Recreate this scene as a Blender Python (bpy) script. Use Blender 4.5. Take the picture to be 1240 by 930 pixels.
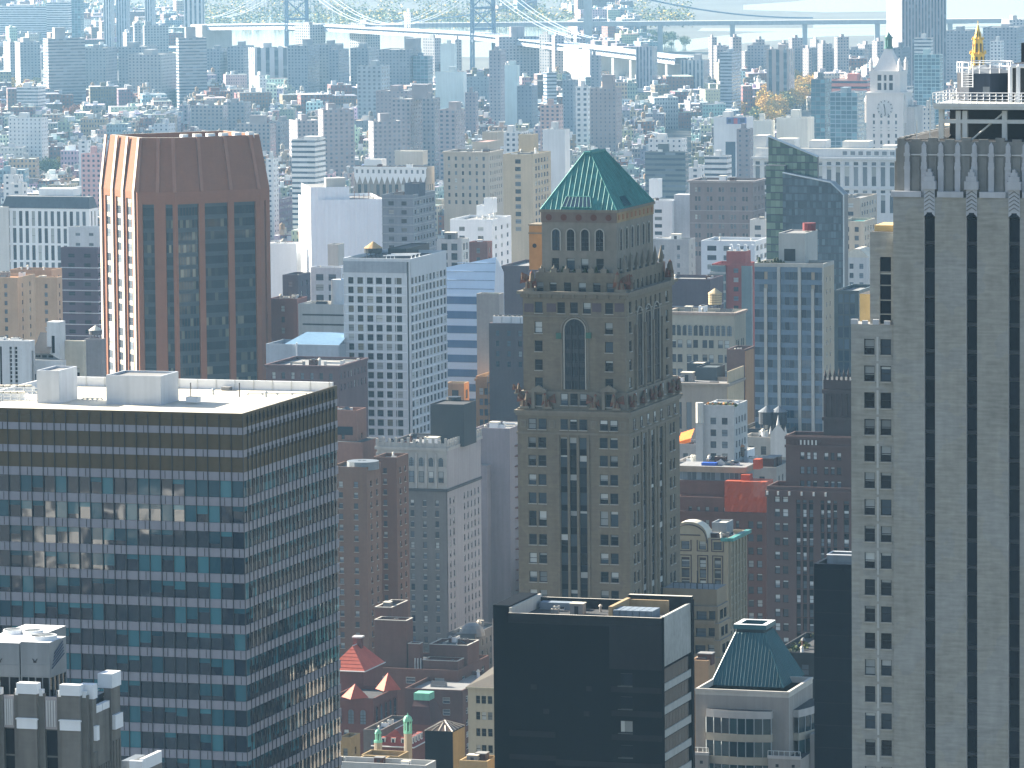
import bpy, math, random
from mathutils import Vector, Matrix
random.seed(11)
for _o in list(bpy.data.objects): bpy.data.objects.remove(_o)
SC = bpy.context.scene
COL = SC.collection
PI = math.pi
rad = math.radians
# ---------------------------------------------------------------- camera
F = 6300.0                      # focal length in photo pixels (photo 1240 x 930)
CAM = Vector((0, 0, 242))
PITCH, ROLL = rad(5.77), -0.0093
RM = Matrix.Rotation(PI/2 - PITCH, 3, 'X') @ Matrix.Rotation(ROLL, 3, 'Z')
cd = bpy.data.cameras.new('camera'); co = bpy.data.objects.new('camera', cd); COL.objects.link(co)
cd.sensor_width = 36; cd.lens = 36*F/1240; cd.clip_start = 1; cd.clip_end = 60000
co.matrix_world = Matrix.Translation(CAM) @ RM.to_4x4()
SC.camera = co
# ---------------------------------------------------------------- light
SUN_EL, SUN_LEFT = rad(25), rad(60)
SDIR = Vector((-math.sin(SUN_LEFT)*math.cos(SUN_EL), math.cos(SUN_LEFT)*math.cos(SUN_EL), math.sin(SUN_EL)))
W = bpy.data.worlds.new('World'); SC.world = W; W.use_nodes = True
nt = W.node_tree; bg = nt.nodes['Background']
sky = nt.nodes.new('ShaderNodeTexSky'); sky.sky_type = 'NISHITA'; sky.sun_disc = False
sky.sun_elevation = SUN_EL; sky.sun_rotation = -SUN_LEFT
sky.altitude = 50; sky.air_density = 1.0; sky.dust_density = 1.2; sky.ozone_density = 1.0
nt.links.new(sky.outputs[0], bg.inputs[0]); bg.inputs[1].default_value = 0.058
sd = bpy.data.lights.new('sun', 'SUN'); sd.energy = 5.0; sd.angle = rad(0.53); sd.color = (1, .91, .76)
so = bpy.data.objects.new('sun', sd); COL.objects.link(so); so.rotation_euler = SDIR.to_track_quat('Z', 'Y').to_euler()
SC.view_settings.view_transform = 'Standard'; SC.view_settings.look = 'None'
SC.view_settings.exposure = 2.05; SC.view_settings.gamma = 1
SC.render.engine = 'CYCLES'
SC.cycles.max_bounces = 5; SC.cycles.diffuse_bounces = 2; SC.cycles.glossy_bounces = 2
SC.cycles.transmission_bounces = 2; SC.cycles.volume_bounces = 0
SC.cycles.use_denoising = True
SC.cycles.sample_clamp_indirect = 4
HAZE_DENSITY = 0.000038
HAZE_COLOR = (.36, .68, 1.0, 1)
# ---------------------------------------------------------------- geometry helpers
Z = Vector((0, 0, 1))
G = rad(-17.4)                  # the street grid
RX, FW = RM.col[0].copy(), -RM.col[2].copy()
RT = RM.transposed()
def ray(px, py): return RM @ Vector(((px-620)/F, (465-py)/F, -1))
def at(px, py, Y):
    d = ray(px, py); return CAM + d*(Y/d.y)
def atz(px, py, z):
    d = ray(px, py); return CAM + d*((z-CAM.z)/d.z)
def proj(P):
    c = RT @ (P-CAM); return 620+F*c.x/-c.z, 465-F*c.y/-c.z
def solve(C, dr, px):
    n = RX - FW*((px-620)/F); return -(n.dot(C-CAM))/n.dot(dr)

class MB:
    """collects faces for ONE mesh"""
    def __init__(s): s.v = []; s.f = []; s.m = []; s.uv = []; s.c = []; s.col = (1, 1, 1, 1); s.anyuv = False
    def face(s, pts, m=0, uv=None):
        i = len(s.v); s.v.extend([tuple(p) for p in pts]); n = len(pts)
        s.f.append(tuple(range(i, i+n))); s.m.append(m); s.c.append(s.col)
        s.uv.append(uv or [(0, 0)]*n)
        if uv: s.anyuv = True
    def box(s, x0, x1, y0, y1, z0, z1, m=0, mt=None, bottom=False):
        a = [(x0,y0),(x1,y0),(x1,y1),(x0,y1)]
        for i in range(4):
            p, q = a[i], a[(i+1) % 4]
            s.face([(p[0],p[1],z0),(q[0],q[1],z0),(q[0],q[1],z1),(p[0],p[1],z1)], m)
        s.face([(p[0],p[1],z1) for p in a], m if mt is None else mt)
        if bottom: s.face([(p[0],p[1],z0) for p in reversed(a)], m)
    def prism(s, poly, z0, z1, m=0, mt=None, top=True, poly2=None):
        p2 = poly2 or poly; n = len(poly)
        for i in range(n):
            j = (i+1) % n
            s.face([(*poly[i],z0),(*poly[j],z0),(*p2[j],z1),(*p2[i],z1)], m)
        if top: s.face([(*p,z1) for p in p2], m if mt is None else mt)
    def cyl(s, x, y, z0, z1, r, n=12, m=0, r2=None, mt=None, top=True):
        r2 = r if r2 is None else r2
        c = [(math.cos(2*PI*i/n), math.sin(2*PI*i/n)) for i in range(n)]
        s.prism([(x+r*a, y+r*b) for a, b in c], z0, z1, m, mt, top, [(x+r2*a, y+r2*b) for a, b in c])
    def cone(s, x, y, z0, z1, r, n=12, m=0):
        for i in range(n):
            a, b = 2*PI*i/n, 2*PI*(i+1)/n
            s.face([(x+r*math.cos(a),y+r*math.sin(a),z0),(x+r*math.cos(b),y+r*math.sin(b),z0),(x,y,z1)], m)
    def bar(s, p, q, r, m=0, n=4, r2=None):
        p, q = Vector(p), Vector(q); d = (q-p)
        if d.length < 1e-6: return
        d.normalize(); u = d.orthogonal().normalized(); w = d.cross(u); r2 = r if r2 is None else r2
        A = [p+(u*math.cos(2*PI*(i+.5)/n)+w*math.sin(2*PI*(i+.5)/n))*r for i in range(n)]
        B = [q+(u*math.cos(2*PI*(i+.5)/n)+w*math.sin(2*PI*(i+.5)/n))*r2 for i in range(n)]
        for i in range(n):
            j = (i+1) % n; s.face([A[i],A[j],B[j],B[i]], m)
        s.face(B, m); s.face(A[::-1], m)
    def add(s, o, M):
        i = len(s.v); s.v.extend([tuple(M @ Vector(p)) for p in o.v])
        s.f.extend([tuple(k+i for k in f) for f in o.f]); s.m.extend(o.m); s.c.extend(o.c); s.uv.extend(o.uv)
        s.anyuv = s.anyuv or o.anyuv
    def mesh(s, name, mats, smooth=False):
        me = bpy.data.meshes.new(name); me.from_pydata(s.v, [], s.f)
        for m in (mats if isinstance(mats, (list, tuple)) else [mats]): me.materials.append(m)
        me.polygons.foreach_set('material_index', s.m)
        if smooth: me.polygons.foreach_set('use_smooth', [True]*len(s.f))
        if s.anyuv:
            u = me.uv_layers.new(name='UVMap'); flat = []
            for q in s.uv:
                for a in q: flat.extend(a)
            u.data.foreach_set('uv', flat)
        if any(c != (1,1,1,1) for c in s.c):
            ca = me.color_attributes.new('bcol', 'FLOAT_COLOR', 'CORNER'); flat = []
            for f, c in zip(s.f, s.c): flat.extend(c*len(f))
            ca.data.foreach_set('color', flat)
        me.update(); return me
    def build(s, name, mats, parent=None, kind=None, smooth=False):
        o = bpy.data.objects.new(name, s.mesh(name, mats, smooth)); COL.objects.link(o)
        if parent: o.parent = parent
        if kind: o['kind'] = kind
        return o

def empty(name, loc, rz=0, parent=None):
    o = bpy.data.objects.new(name, None); COL.objects.link(o); o.location = loc; o.rotation_euler = (0,0,rz)
    o.empty_display_size = 1
    if parent: o.parent = parent
    return o
def tag(o, label=None, cat=None, group=None, kind=None):
    if label:
        o['label'] = label
        if not 4 <= len(label.split()) <= 16: print('LABEL', len(label.split()), label)
    if cat: o['category'] = cat
    if group: o['group'] = group
    if kind: o['kind'] = kind
    return o
def inst(me, name, parent, loc=(0,0,0), rz=0, sc=None):
    o = bpy.data.objects.new(name, me); COL.objects.link(o); o.parent = parent; o.location = loc; o.rotation_euler = (0,0,rz)
    if sc: o.scale = sc
    return o
def copy_tree(o, parent=None):
    c = o.copy(); COL.objects.link(c); c.parent = parent
    for ch in o.children: copy_tree(ch, c)
    return c

def wall(mb, o, ux, w, z0, z1, holes=(), dep=.3, m=0, mr=None):
    """a wall of width w along ux from o, with recessed openings (a, b, c, d); outside is ux x Z"""
    o = Vector((o[0], o[1], 0)); ux = Vector((ux[0], ux[1], 0)); n = ux.cross(Z); mr = m if mr is None else mr
    P = lambda t, z, k=0: o + ux*t + Z*z - n*k
    hs = [(max(a,0.02), min(b,w-.02), max(c,z0+.01), min(d,z1-.01)) for a,b,c,d in holes]
    hs = [h for h in hs if h[1]-h[0] > .05 and h[3]-h[2] > .05]
    zs = sorted({z0, z1, *[round(h[2],4) for h in hs], *[round(h[3],4) for h in hs]})
    run = None
    for a, b in zip(zs, zs[1:]):
        if b-a < 1e-4: continue
        c = (a+b)/2; act = sorted([h for h in hs if h[2] < c < h[3]])
        t = 0
        for h in act + [(w, w, 0, 0)]:
            if h[0]-t > 1e-4: mb.face([P(t,a),P(h[0],a),P(h[0],b),P(t,b)], m)
            t = max(t, h[1])
    for a,b,c,d in hs:
        mb.face([P(a,c),P(b,c),P(b,c,dep),P(a,c,dep)], mr); mb.face([P(b,d),P(a,d),P(a,d,dep),P(b,d,dep)], mr)
        mb.face([P(a,d),P(a,c),P(a,c,dep),P(a,d,dep)], mr); mb.face([P(b,c),P(b,d),P(b,d,dep),P(b,c,dep)], mr)
    return hs
# ---------------------------------------------------------------- materials
MATS = {}
def nodes(name):
    m = bpy.data.materials.new(name); m.use_nodes = True; t = m.node_tree
    return m, t, t.nodes['Principled BSDF']
def N(t, kind, **kw):
    n = t.nodes.new(kind)
    for k, v in kw.items(): setattr(n, k, v)
    return n
def math_(t, op, a, b=None, c=None):
    n = N(t, 'ShaderNodeMath', operation=op)
    for i, x in enumerate((a, b, c)):
        if x is None: continue
        if hasattr(x, 'links'): t.links.new(x, n.inputs[i])
        else: n.inputs[i].default_value = x
    return n.outputs[0]
def scale_col(t, colsock, val):
    v = N(t, 'ShaderNodeVectorMath', operation='SCALE')
    if hasattr(colsock, 'links'): t.links.new(colsock, v.inputs[0])
    else: v.inputs[0].default_value = colsock[:3]
    t.links.new(val, v.inputs['Scale']); return v.outputs[0]
def mixc(t, fac, a, b):
    n = N(t, 'ShaderNodeMix', data_type='RGBA')
    for i, x in ((0, fac), (6, a), (7, b)):
        if hasattr(x, 'links'): t.links.new(x, n.inputs[i])
        else: n.inputs[i].default_value = x if i == 0 else (*x[:3], 1)
    return n.outputs[2]
def noise(t, co, sc, scale=1, detail=4):
    mp = N(t, 'ShaderNodeMapping'); mp.inputs['Scale'].default_value = sc; t.links.new(co, mp.inputs['Vector'])
    n = N(t, 'ShaderNodeTexNoise'); n.inputs['Scale'].default_value = scale; n.inputs['Detail'].default_value = detail
    t.links.new(mp.outputs[0], n.inputs['Vector']); return n.outputs[0]
def M(name, col, rough=.85, var=.22, metal=0, spec=.3, streak=.25, course=0.0, alt=None):
    """masonry, paint or roofing: mottled, with rain streaks and faint courses"""
    if name in MATS: return MATS[name]
    m, t, p = nodes(name); tc = N(t, 'ShaderNodeTexCoord').outputs['Object']
    a = noise(t, tc, (.12,.12,.12)); b = noise(t, tc, (.9,.9,.05)); c = noise(t, tc, (1.1,1.1,1.1), 1, 6)
    v = math_(t, 'ADD', math_(t, 'MULTIPLY', math_(t, 'SUBTRACT', a, .5), var*2.2), 1.0)
    v = math_(t, 'ADD', v, math_(t, 'MULTIPLY', math_(t, 'SUBTRACT', b, .5), streak*1.6))
    v = math_(t, 'ADD', v, math_(t, 'MULTIPLY', math_(t, 'SUBTRACT', c, .5), var*1.4))
    if course:
        k = noise(t, tc, (.35,.35,2.6), 1, 2)
        v = math_(t, 'ADD', v, math_(t, 'MULTIPLY', math_(t, 'SUBTRACT', k, .5), course*2.5))
    base = col
    if alt: base = mixc(t, math_(t, 'MULTIPLY', math_(t, 'GREATER_THAN', a, .52), .7), col, alt)
    t.links.new(scale_col(t, base, math_(t, 'MAXIMUM', v, .15)), p.inputs['Base Color'])
    p.inputs['Roughness'].default_value = rough; p.inputs['Metallic'].default_value = metal
    p.inputs['Specular IOR Level'].default_value = spec
    MATS[name] = m; return m
def GLASS(name, c0, c1, rough=.05, wob=.02, spec=.5, power=2.0):
    """window glass: dark rooms behind, every pane a little different"""
    if name in MATS: return MATS[name]
    m, t, p = nodes(name)
    r = math_(t, 'FRACT', math_(t, 'ADD', N(t, 'ShaderNodeObjectInfo').outputs['Random'],
                               N(t, 'ShaderNodeNewGeometry').outputs['Random Per Island']))
    t.links.new(mixc(t, math_(t, 'POWER', r, power), c0, c1), p.inputs['Base Color'])
    p.inputs['Roughness'].default_value = rough; p.inputs['Specular IOR Level'].default_value = spec
    if wob:
        geo = N(t, 'ShaderNodeNewGeometry').outputs['Position']
        b = N(t, 'ShaderNodeBump'); b.inputs['Strength'].default_value = 1; b.inputs['Distance'].default_value = wob
        t.links.new(noise(t, geo, (.3,.3,.3), 1, 1), b.inputs['Height']); t.links.new(b.outputs[0], p.inputs['Normal'])
    MATS[name] = m; return m
def FACADE(name, a0, a1, b0, b1, glass=(.03,.06,.10), lite=(.22,.27,.33), wob=0):
    """far facades: a grid of windows in the UV (one window per unit), wall colour from the building"""
    m, t, p = nodes(name)
    uv = N(t, 'ShaderNodeUVMap').outputs[0]; s = N(t, 'ShaderNodeSeparateXYZ'); t.links.new(uv, s.inputs[0])
    fu, fv = math_(t, 'FRACT', s.outputs[0]), math_(t, 'FRACT', s.outputs[1])
    iu = math_(t, 'MULTIPLY', math_(t, 'GREATER_THAN', fu, a0), math_(t, 'LESS_THAN', fu, a1))
    iv = math_(t, 'MULTIPLY', math_(t, 'GREATER_THAN', fv, b0), math_(t, 'LESS_THAN', fv, b1))
    w = math_(t, 'MULTIPLY', iu, iv)
    cb = N(t, 'ShaderNodeCombineXYZ'); t.links.new(math_(t, 'FLOOR', s.outputs[0]), cb.inputs[0]); t.links.new(math_(t, 'FLOOR', s.outputs[1]), cb.inputs[1])
    wn = N(t, 'ShaderNodeTexWhiteNoise', noise_dimensions='2D'); t.links.new(cb.outputs[0], wn.inputs['Vector'])
    col = N(t, 'ShaderNodeAttribute', attribute_name='bcol').outputs['Color']
    tc = N(t, 'ShaderNodeTexCoord').outputs['Object']
    v = math_(t, 'ADD', .75, math_(t, 'MULTIPLY', noise(t, tc, (.05,.05,.05)), .5))
    v = math_(t, 'ADD', v, math_(t, 'MULTIPLY', math_(t, 'SUBTRACT', noise(t, tc, (.5,.5,.04)), .5), .4))
    gl = mixc(t, math_(t, 'POWER', wn.outputs[0], 4.0), glass, lite)
    t.links.new(mixc(t, w, scale_col(t, col, v), gl), p.inputs['Base Color'])
    t.links.new(math_(t, 'SUBTRACT', .8, math_(t, 'MULTIPLY', w, .6)), p.inputs['Roughness'])
    MATS[name] = m; return m
def PLAINCOL(name, rough=.85):
    m, t, p = nodes(name)
    col = N(t, 'ShaderNodeAttribute', attribute_name='bcol').outputs['Color']; tc = N(t, 'ShaderNodeTexCoord').outputs['Object']
    v = math_(t, 'ADD', .6, math_(t, 'MULTIPLY', noise(t, tc, (.11,.11,.11), 1, 6), .8))
    t.links.new(scale_col(t, col, v), p.inputs['Base Color']); p.inputs['Roughness'].default_value = rough
    MATS[name] = m; return m
glass = GLASS('window_glass', (.004,.007,.012), (.05,.075,.10), spec=.3, power=3.0)
glass_far = GLASS('far_window_glass', (.02,.03,.045), (.16,.20,.24), .15, 0)
teal = GLASS('teal_glass', (.003,.012,.028), (.004,.014,.035), .05, .03, .5, 1.1)
teal.node_tree.nodes['Principled BSDF'].inputs['IOR'].default_value = 1.9
blue_glass = GLASS('blue_glass', (.02,.045,.075), (.09,.15,.21), .08, .03, .6, 1.5)
navy = GLASS('navy_glass', (.004,.007,.013), (.010,.015,.026), .1, 0, .12)
bronze_glass = GLASS('bronze_glass', (.010,.016,.024), (.26,.24,.17), .08, .02, .3, 9.0)  # a few panes coloured bright to stand for lit windows
blind = GLASS('window_blind', (.14,.15,.15), (.50,.52,.50), .5, 0, .4, 1.0)
frame_m = M('window_frame', (.035,.04,.045), .5, .1); sill_m = M('stone_sill', (.34,.32,.28))
tan = M('tan_brick', (.172,.142,.102), var=.28, course=.14, alt=(.148,.122,.092))
stone = M('grey_brown_stone', (.185,.16,.125), var=.26)
deco = M('pale_tan_brick', (.295,.285,.25), var=.30, course=.26, streak=.2, alt=(.265,.265,.25))
greystone = M('weathered_grey_stone', (.20,.20,.19), var=.35, streak=.6)
white = M('white_paint', (.72,.73,.74), .7, .08, streak=.12); offwhite = M('offwhite_stone', (.55,.54,.52), .8, .12)
panel = M('grey_spandrel_panel', (.235,.235,.275), .5, .10, streak=.12)
brownband = M('brown_louvre', (.074,.052,.025), .5, .30, streak=.5); blackw = M('black_brick', (.006,.0075,.011), .7, .25, spec=.05)
blackw2 = M('charcoal_brick', (.018,.018,.022), .8, .2, spec=.1); concrete = M('pale_concrete', (.42,.42,.40), .8, .12)
roof_white = M('white_roof', (.62,.57,.47), .8, .22, streak=0); roof_grey = M('grey_roof', (.22,.22,.22), .9, .3); roof_tar = M('tar_roof', (.05,.052,.056), .9, .4)
copper = M('green_copper', (.055,.215,.20), .6, .30, streak=1.0); copper2 = M('teal_metal_roof', (.026,.105,.125), .4, .15, streak=.3)
redbrick = M('red_brick', (.17,.058,.042), var=.25, course=.08); brownbrick = M('brown_brick', (.19,.095,.060), var=.2, course=.08)
darkbrick = M('dark_red_brick', (.085,.040,.034), var=.25, course=.08); plum = M('plum_brick', (.15,.10,.105), var=.18)
orangebrick = M('orange_brick', (.36,.20,.09), var=.25); terracotta = M('terracotta_tile', (.42,.085,.05), .7, .2)
mauve = M('mauve_render', (.22,.19,.205), var=.12); cream = M('cream_stone', (.46,.40,.30), var=.14)
steel = M('painted_steel', (.55,.56,.54), .5, .08); darksteel = M('dark_steel', (.03,.033,.04), .5, .2)
tankblue = M('blue_black_tank', (.030,.042,.065), .45, .25, streak=.5); wood = M('tank_timber', (.22,.13,.07), .9, .3)
gold = M('gilded_tile', (.80,.46,.06), .35, .12, metal=.55); netting = M('orange_netting', (.75,.12,.03), .8, .15)
rust = M('rust_stain_brick', (.30,.16,.06), var=.4, streak=.8); sandlit = M('sunlit_brick_tone', (.48,.35,.17))  # the yellow sand colour stands for sun on a side wall
lead = M('lead_roof', (.16,.18,.20), .5, .2); brickpark = M('chestnut_brick', (.235,.088,.042), .8, .12, streak=.12, course=.06)
asphalt = M('asphalt', (.05,.05,.052), .9, .2); land = M('far_land', (.10,.11,.09), .9, .5)
c_punch = FACADE('facade_punched', .27, .73, .28, .78); c_rib = FACADE('facade_ribbon', -1, 2, .40, .82)
c_strip = FACADE('facade_striped', .30, .74, -1, 2); c_small = FACADE('facade_small', .36, .66, .34, .74)
c_glass = FACADE('facade_curtain', .06, .94, .10, .90, (.05,.12,.16), (.20,.36,.42)); c_roof = PLAINCOL('city_plain')
WINM = [glass, frame_m, blind, sill_m]; WINFAR = [glass_far, frame_m, blind, sill_m]; tealblind = GLASS('teal_blind', (.012,.055,.085), (.055,.19,.235), .07, .02, .5, 1.3)  # teal blinds seen through the tinted glass
WINTEAL = [teal, frame_m, tealblind, sill_m]
WINBLUE = [blue_glass, frame_m, blind, sill_m]; WINNAVY = [navy, frame_m, blind, sill_m]; WINBRZ = [bronze_glass, frame_m, blind, sill_m]
# ---------------------------------------------------------------- windows (each one an object; past 100 on one building the rest is one stuff part)
def win_shape(w, h, style, k):
    mb = MB(); f = .06 if w < 1.6 else .09
    if style == 'sash':
        f = .09
        mb.box(-w/2, -w/2+f, -.06, .03, 0, h, 1); mb.box(w/2-f, w/2, -.06, .03, 0, h, 1)
        mb.box(-w/2+f, w/2-f, -.06, .03, h-f, h, 1, bottom=True); mb.box(-w/2+f, w/2-f, -.06, .03, 0, f, 1)
        mb.box(-w/2+f, w/2-f, -.05, .03, h*.5-.05, h*.5+.05, 1, bottom=True)
        q = lambda z0, z1, y, m: mb.face([(-w/2+f,y,z0),(w/2-f,y,z0),(w/2-f,y,z1),(-w/2+f,y,z1)], m)
        lo = {0: h, 1: h*.62, 2: h*.42, 3: h*.06, 4: h*.80}[k]
        q(f, min(lo, h-f), 0, 0)
        if lo < h-f: q(lo, h-f, -.008, 2)
        mb.box(-w/2-.12, w/2+.12, -.46, -.05, -.16, -.01, 3, bottom=True)
    elif style == 'arch':
        r = w/2; n = 10; top = [(r*math.cos(PI*i/n), h-r+r*math.sin(PI*i/n)) for i in range(n+1)]
        mb.face([(-r,0,0),(r,0,0)] + [(x,0,z) for x, z in top], 0)
        R2 = r+.22; t2 = [(R2*math.cos(PI*i/n), h-r+R2*math.sin(PI*i/n)) for i in range(n+1)]
        A = [(r,0)]+top+[(-r,0)]; B = [(R2,0)]+t2+[(-R2,0)]
        for i in range(len(A)-1):
            mb.face([(A[i][0],-.18,A[i][1]),(A[i+1][0],-.18,A[i+1][1]),(B[i+1][0],-.18,B[i+1][1]),(B[i][0],-.18,B[i][1])][::-1], 3)
            mb.face([(A[i][0],0,A[i][1]),(A[i+1][0],0,A[i+1][1]),(A[i+1][0],-.18,A[i+1][1]),(A[i][0],-.18,A[i][1])], 3)
            mb.face([(B[i][0],.02,B[i][1]),(B[i+1][0],.02,B[i+1][1]),(B[i+1][0],-.18,B[i+1][1]),(B[i][0],-.18,B[i][1])][::-1], 3)
        nb = max(1, int(w/1.1))
        for i in range(1, nb+1):
            x = -r + w*i/(nb+1); zt = h-r+math.sqrt(max(0, r*r-x*x)); mb.box(x-.05, x+.05, -.08, -.002, 0, zt, 1)
        for z in [h*.2, h*.4, h*.6]: mb.box(-r+.01, r-.01, -.06, -.003, z-.06, z+.06, 1, bottom=True)
    elif style == 'pane':
        mb.box(-w/2, w/2, -.05, .02, h-f, h, 1, bottom=True); mb.box(-w/2, w/2, -.05, .02, 0, f, 1)
        lo = {0: h, 1: h*.7, 2: h*.5, 3: h*.1, 4: h*.85}[k]
        mb.face([(-w/2,0,f),(w/2,0,f),(w/2,0,min(lo,h-f)),(-w/2,0,min(lo,h-f))], 0)
        if lo < h-f: mb.face([(-w/2,0,lo),(w/2,0,lo),(w/2,0,h-f),(-w/2,0,h-f)], 2)
    elif style == 'tinted':       # tinted pane, a blind behind it drawn to some height
        lo = h*(1, .72, .5, .28, 0)[k]; t = (0, .004, -.005, .006, -.003)[k]*w
        if lo: mb.face([(-w/2,t,0),(w/2,-t,0),(w/2,-t,lo),(-w/2,t,lo)], 0)
        if lo < h: mb.face([(-w/2,t,lo),(w/2,-t,lo),(w/2,-t,h),(-w/2,t,h)], 2)
    elif style == 'glazed':       # curtain-wall pane
        t = [0, .004, -.005, .007, -.003][k]*w
        mb.face([(-w/2,t,0),(w/2,-t,0),(w/2,-t*.6,h),(-w/2,t*.6,h)], 0)
    else:
        mb.face([(-w/2,0,0),(w/2,0,0),(w/2,0,h),(-w/2,0,h)], 0 if k < 4 else 2)
        mb.box(-w/2, w/2, -.05, .02, h*.5-.06, h*.5+.06, 1, bottom=True)
    return mb
WCACHE = {}
def win_mesh(w, h, style, k, mats):
    key = (round(w,1), round(h,1), style, k, mats[0].name, mats[3].name)
    if key not in WCACHE:
        mb = win_shape(key[0], key[1], style, k); WCACHE[key] = (mb, mb.mesh('window', mats))
    return WCACHE[key]
BLINDS = {'sash': (0,0,0,0,1,2,2,3,4,4), 'pane': (0,0,0,0,0,1,4,2), 'arch': (0,), 'plain': (0,0,0,0,4), 'glazed': (0,1,2,3,4), 'tinted': (0,0,0,1,1,2,3,4,4)}

BLDS = []
FOOT = []                 # footprints of everything placed by hand, so that the rows of low houses leave them room
class Bld:
    """a building: an Empty at its front-left corner on the ground, the parts under it; x runs along the front, y back, z up"""
    def __init__(s, name, label, cat, pl, pc, pr, yt, D, ang=G, near='R', d=None, w=None, group=None):
        C = at(pc, yt, D); s.h = C.z; s.ang = ang
        e1 = Vector((math.cos(ang), math.sin(ang), 0)); e2 = Vector((-math.sin(ang), math.cos(ang), 0))
        if near == 'R':
            s.w = w or solve(C, -e1, pl); s.d = d or solve(C, e2, pr); O = C - e1*s.w
        else:
            s.w = w or solve(C, e1, pr); s.d = d or solve(C, e2, pl); O = C
        s.O = Vector((O.x, O.y, 0)); s.e1, s.e2 = e1, e2
        s.root = empty(name, s.O, ang); tag(s.root, label, cat, group); s.nwin = {}; s.rest = {}
        s.box0 = (0, s.w, 0, s.d)
        FOOT.append((s.O.copy(), e1, e2, s.w, s.d)); BLDS.append(s)
    def loc(s, P): v = P - s.O; return Vector((v.dot(s.e1), v.dot(s.e2), P.z))
    def F(s, px, py, y=0.0):        # pixel -> (x, z) on the plane of a front
        d = ray(px, py); C = s.O + s.e2*y; t = (C-CAM).dot(s.e2)/d.dot(s.e2); q = s.loc(CAM+d*t); return q.x, q.z
    def S(s, px, py, x=None):       # pixel -> (y, z) on the plane of a right flank
        d = ray(px, py); C = s.O + s.e1*(s.w if x is None else x); t = (C-CAM).dot(s.e1)/d.dot(s.e1); q = s.loc(CAM+d*t); return q.y, q.z
    def T(s, px, py, z): return s.loc(atz(px, py, z))    # pixel -> point on a roof
    def sec(s, pl, pc, pr, yt, y0):
        x1, z = s.F(pc, yt, y0); x0 = s.F(pl, yt, y0)[0]; y1 = s.S(pr, yt, x1)[0]
        return (x0, x1, y0, y1), z
    def rects(s, cols, rows, yref, pxref, y=0.0, x0=0.0):
        xs = [(s.F(a, yref, y)[0]-x0, s.F(b, yref, y)[0]-x0) for a, b in cols]
        zs = [(s.F(pxref, b, y)[1], s.F(pxref, a, y)[1]) for a, b in rows]
        return [(a, b, c, d) for c, d in zs for a, b in xs]
    def face(s, box, which):
        x0, x1, y0, y1 = box
        return {'F': ((x0,y0),(1,0),x1-x0,0), 'S': ((x1,y0),(0,1),y1-y0,PI/2), 'L': ((x0,y1),(0,-1),y1-y0,-PI/2), 'K': ((x1,y1),(-1,0),x1-x0,PI)}[which]
    def window(s, loc, rz, w, h, style, mats, name='window'):
        k = random.choice(BLINDS[style]); n = s.nwin.get(name, 0)
        mb, me = win_mesh(w, h, style, k, mats)
        if n < 100: inst(me, name, s.root, loc, rz); s.nwin[name] = n+1
        else:
            r = s.rest.setdefault((name, mats[0].name, mats[3].name), (MB(), mats)); r[0].add(mb, Matrix.Translation(loc) @ Matrix.Rotation(rz, 4, 'Z'))
    def side(s, mb, box, which, z0, z1, holes=(), dep=.3, m=0, mr=None, style='sash', mats=None, name='window'):
        o, ux, w, rz = s.face(box, which)
        hs = wall(mb, o, ux, w, z0, z1, holes, dep, m, mr)
        if mats is not None:
            u = Vector((ux[0],ux[1],0)); n = u.cross(Z)
            for a,b,c,d in hs:
                s.window(Vector((o[0],o[1],0)) + u*(a+b)/2 - n*(dep-.02) + Z*c, rz, b-a, d-c, style, mats, name)
    def roof(s, mb, box, z, par=1.0, m=0, mt=None, th=.35):
        """roof floor at z-par and the parapet round it (the walls stop at z-par)"""
        x0, x1, y0, y1 = box
        mb.face([(x0,y0,z-par),(x1,y0,z-par),(x1,y1,z-par),(x0,y1,z-par)], m if mt is None else mt)
        if par > 0:
            e = 0.003; p = z-par
            mb.box(x0,x1,y0,y0+th,p+e,z,m); mb.box(x0,x1,y1-th,y1,p+e,z,m); mb.box(x0,x0+th,y0+th,y1-th,p+e,z,m); mb.box(x1-th,x1,y0+th,y1-th,p+e,z,m)
    def bulk(s, pl, pc, pr, yb, yt, z, mats, name='roof_bulkhead', lip=.15):
        """a roof house standing on the roof at height z: pixel corners of its foot, its top by yt at the near corner"""
        c = s.T(pc, yb, z); 
        Cw = s.O + s.e1*c.x + s.e2*c.y + Z*z
        w = solve(Cw, -s.e1, pl); d = solve(Cw, s.e2, pr)
        zt = s.F(pc, yt, c.y)[1]; x0, x1, y0, y1 = c.x-w, c.x, c.y, c.y+d
        mb = MB(); mb.box(x0,x1,y0,y1,z,zt-.3,0,1)
        for b in ((x0,x1,y0,y0+.25),(x0,x1,y1-.25,y1),(x0,x0+.25,y0+.25,y1-.25),(x1-.25,x1,y0+.25,y1-.25)): mb.box(*b, zt-.297, zt, 0)
        mb.build(name, mats, s.root); return (x0,x1,y0,y1,zt)
    def box(s, name, x0, x1, y0, y1, z0, z1, mat, mt=None, parent=None):
        mb = MB(); mb.box(x0,x1,y0,y1,z0,z1,0,0 if mt is None else 1,bottom=True); return mb.build(name, [mat] if mt is None else [mat, mt], parent or s.root)
    def done(s):
        for (name, *_), (mb, mats) in s.rest.items(): mb.build(name+'s', mats, s.root, kind='stuff')
        s.rest = {}
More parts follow.
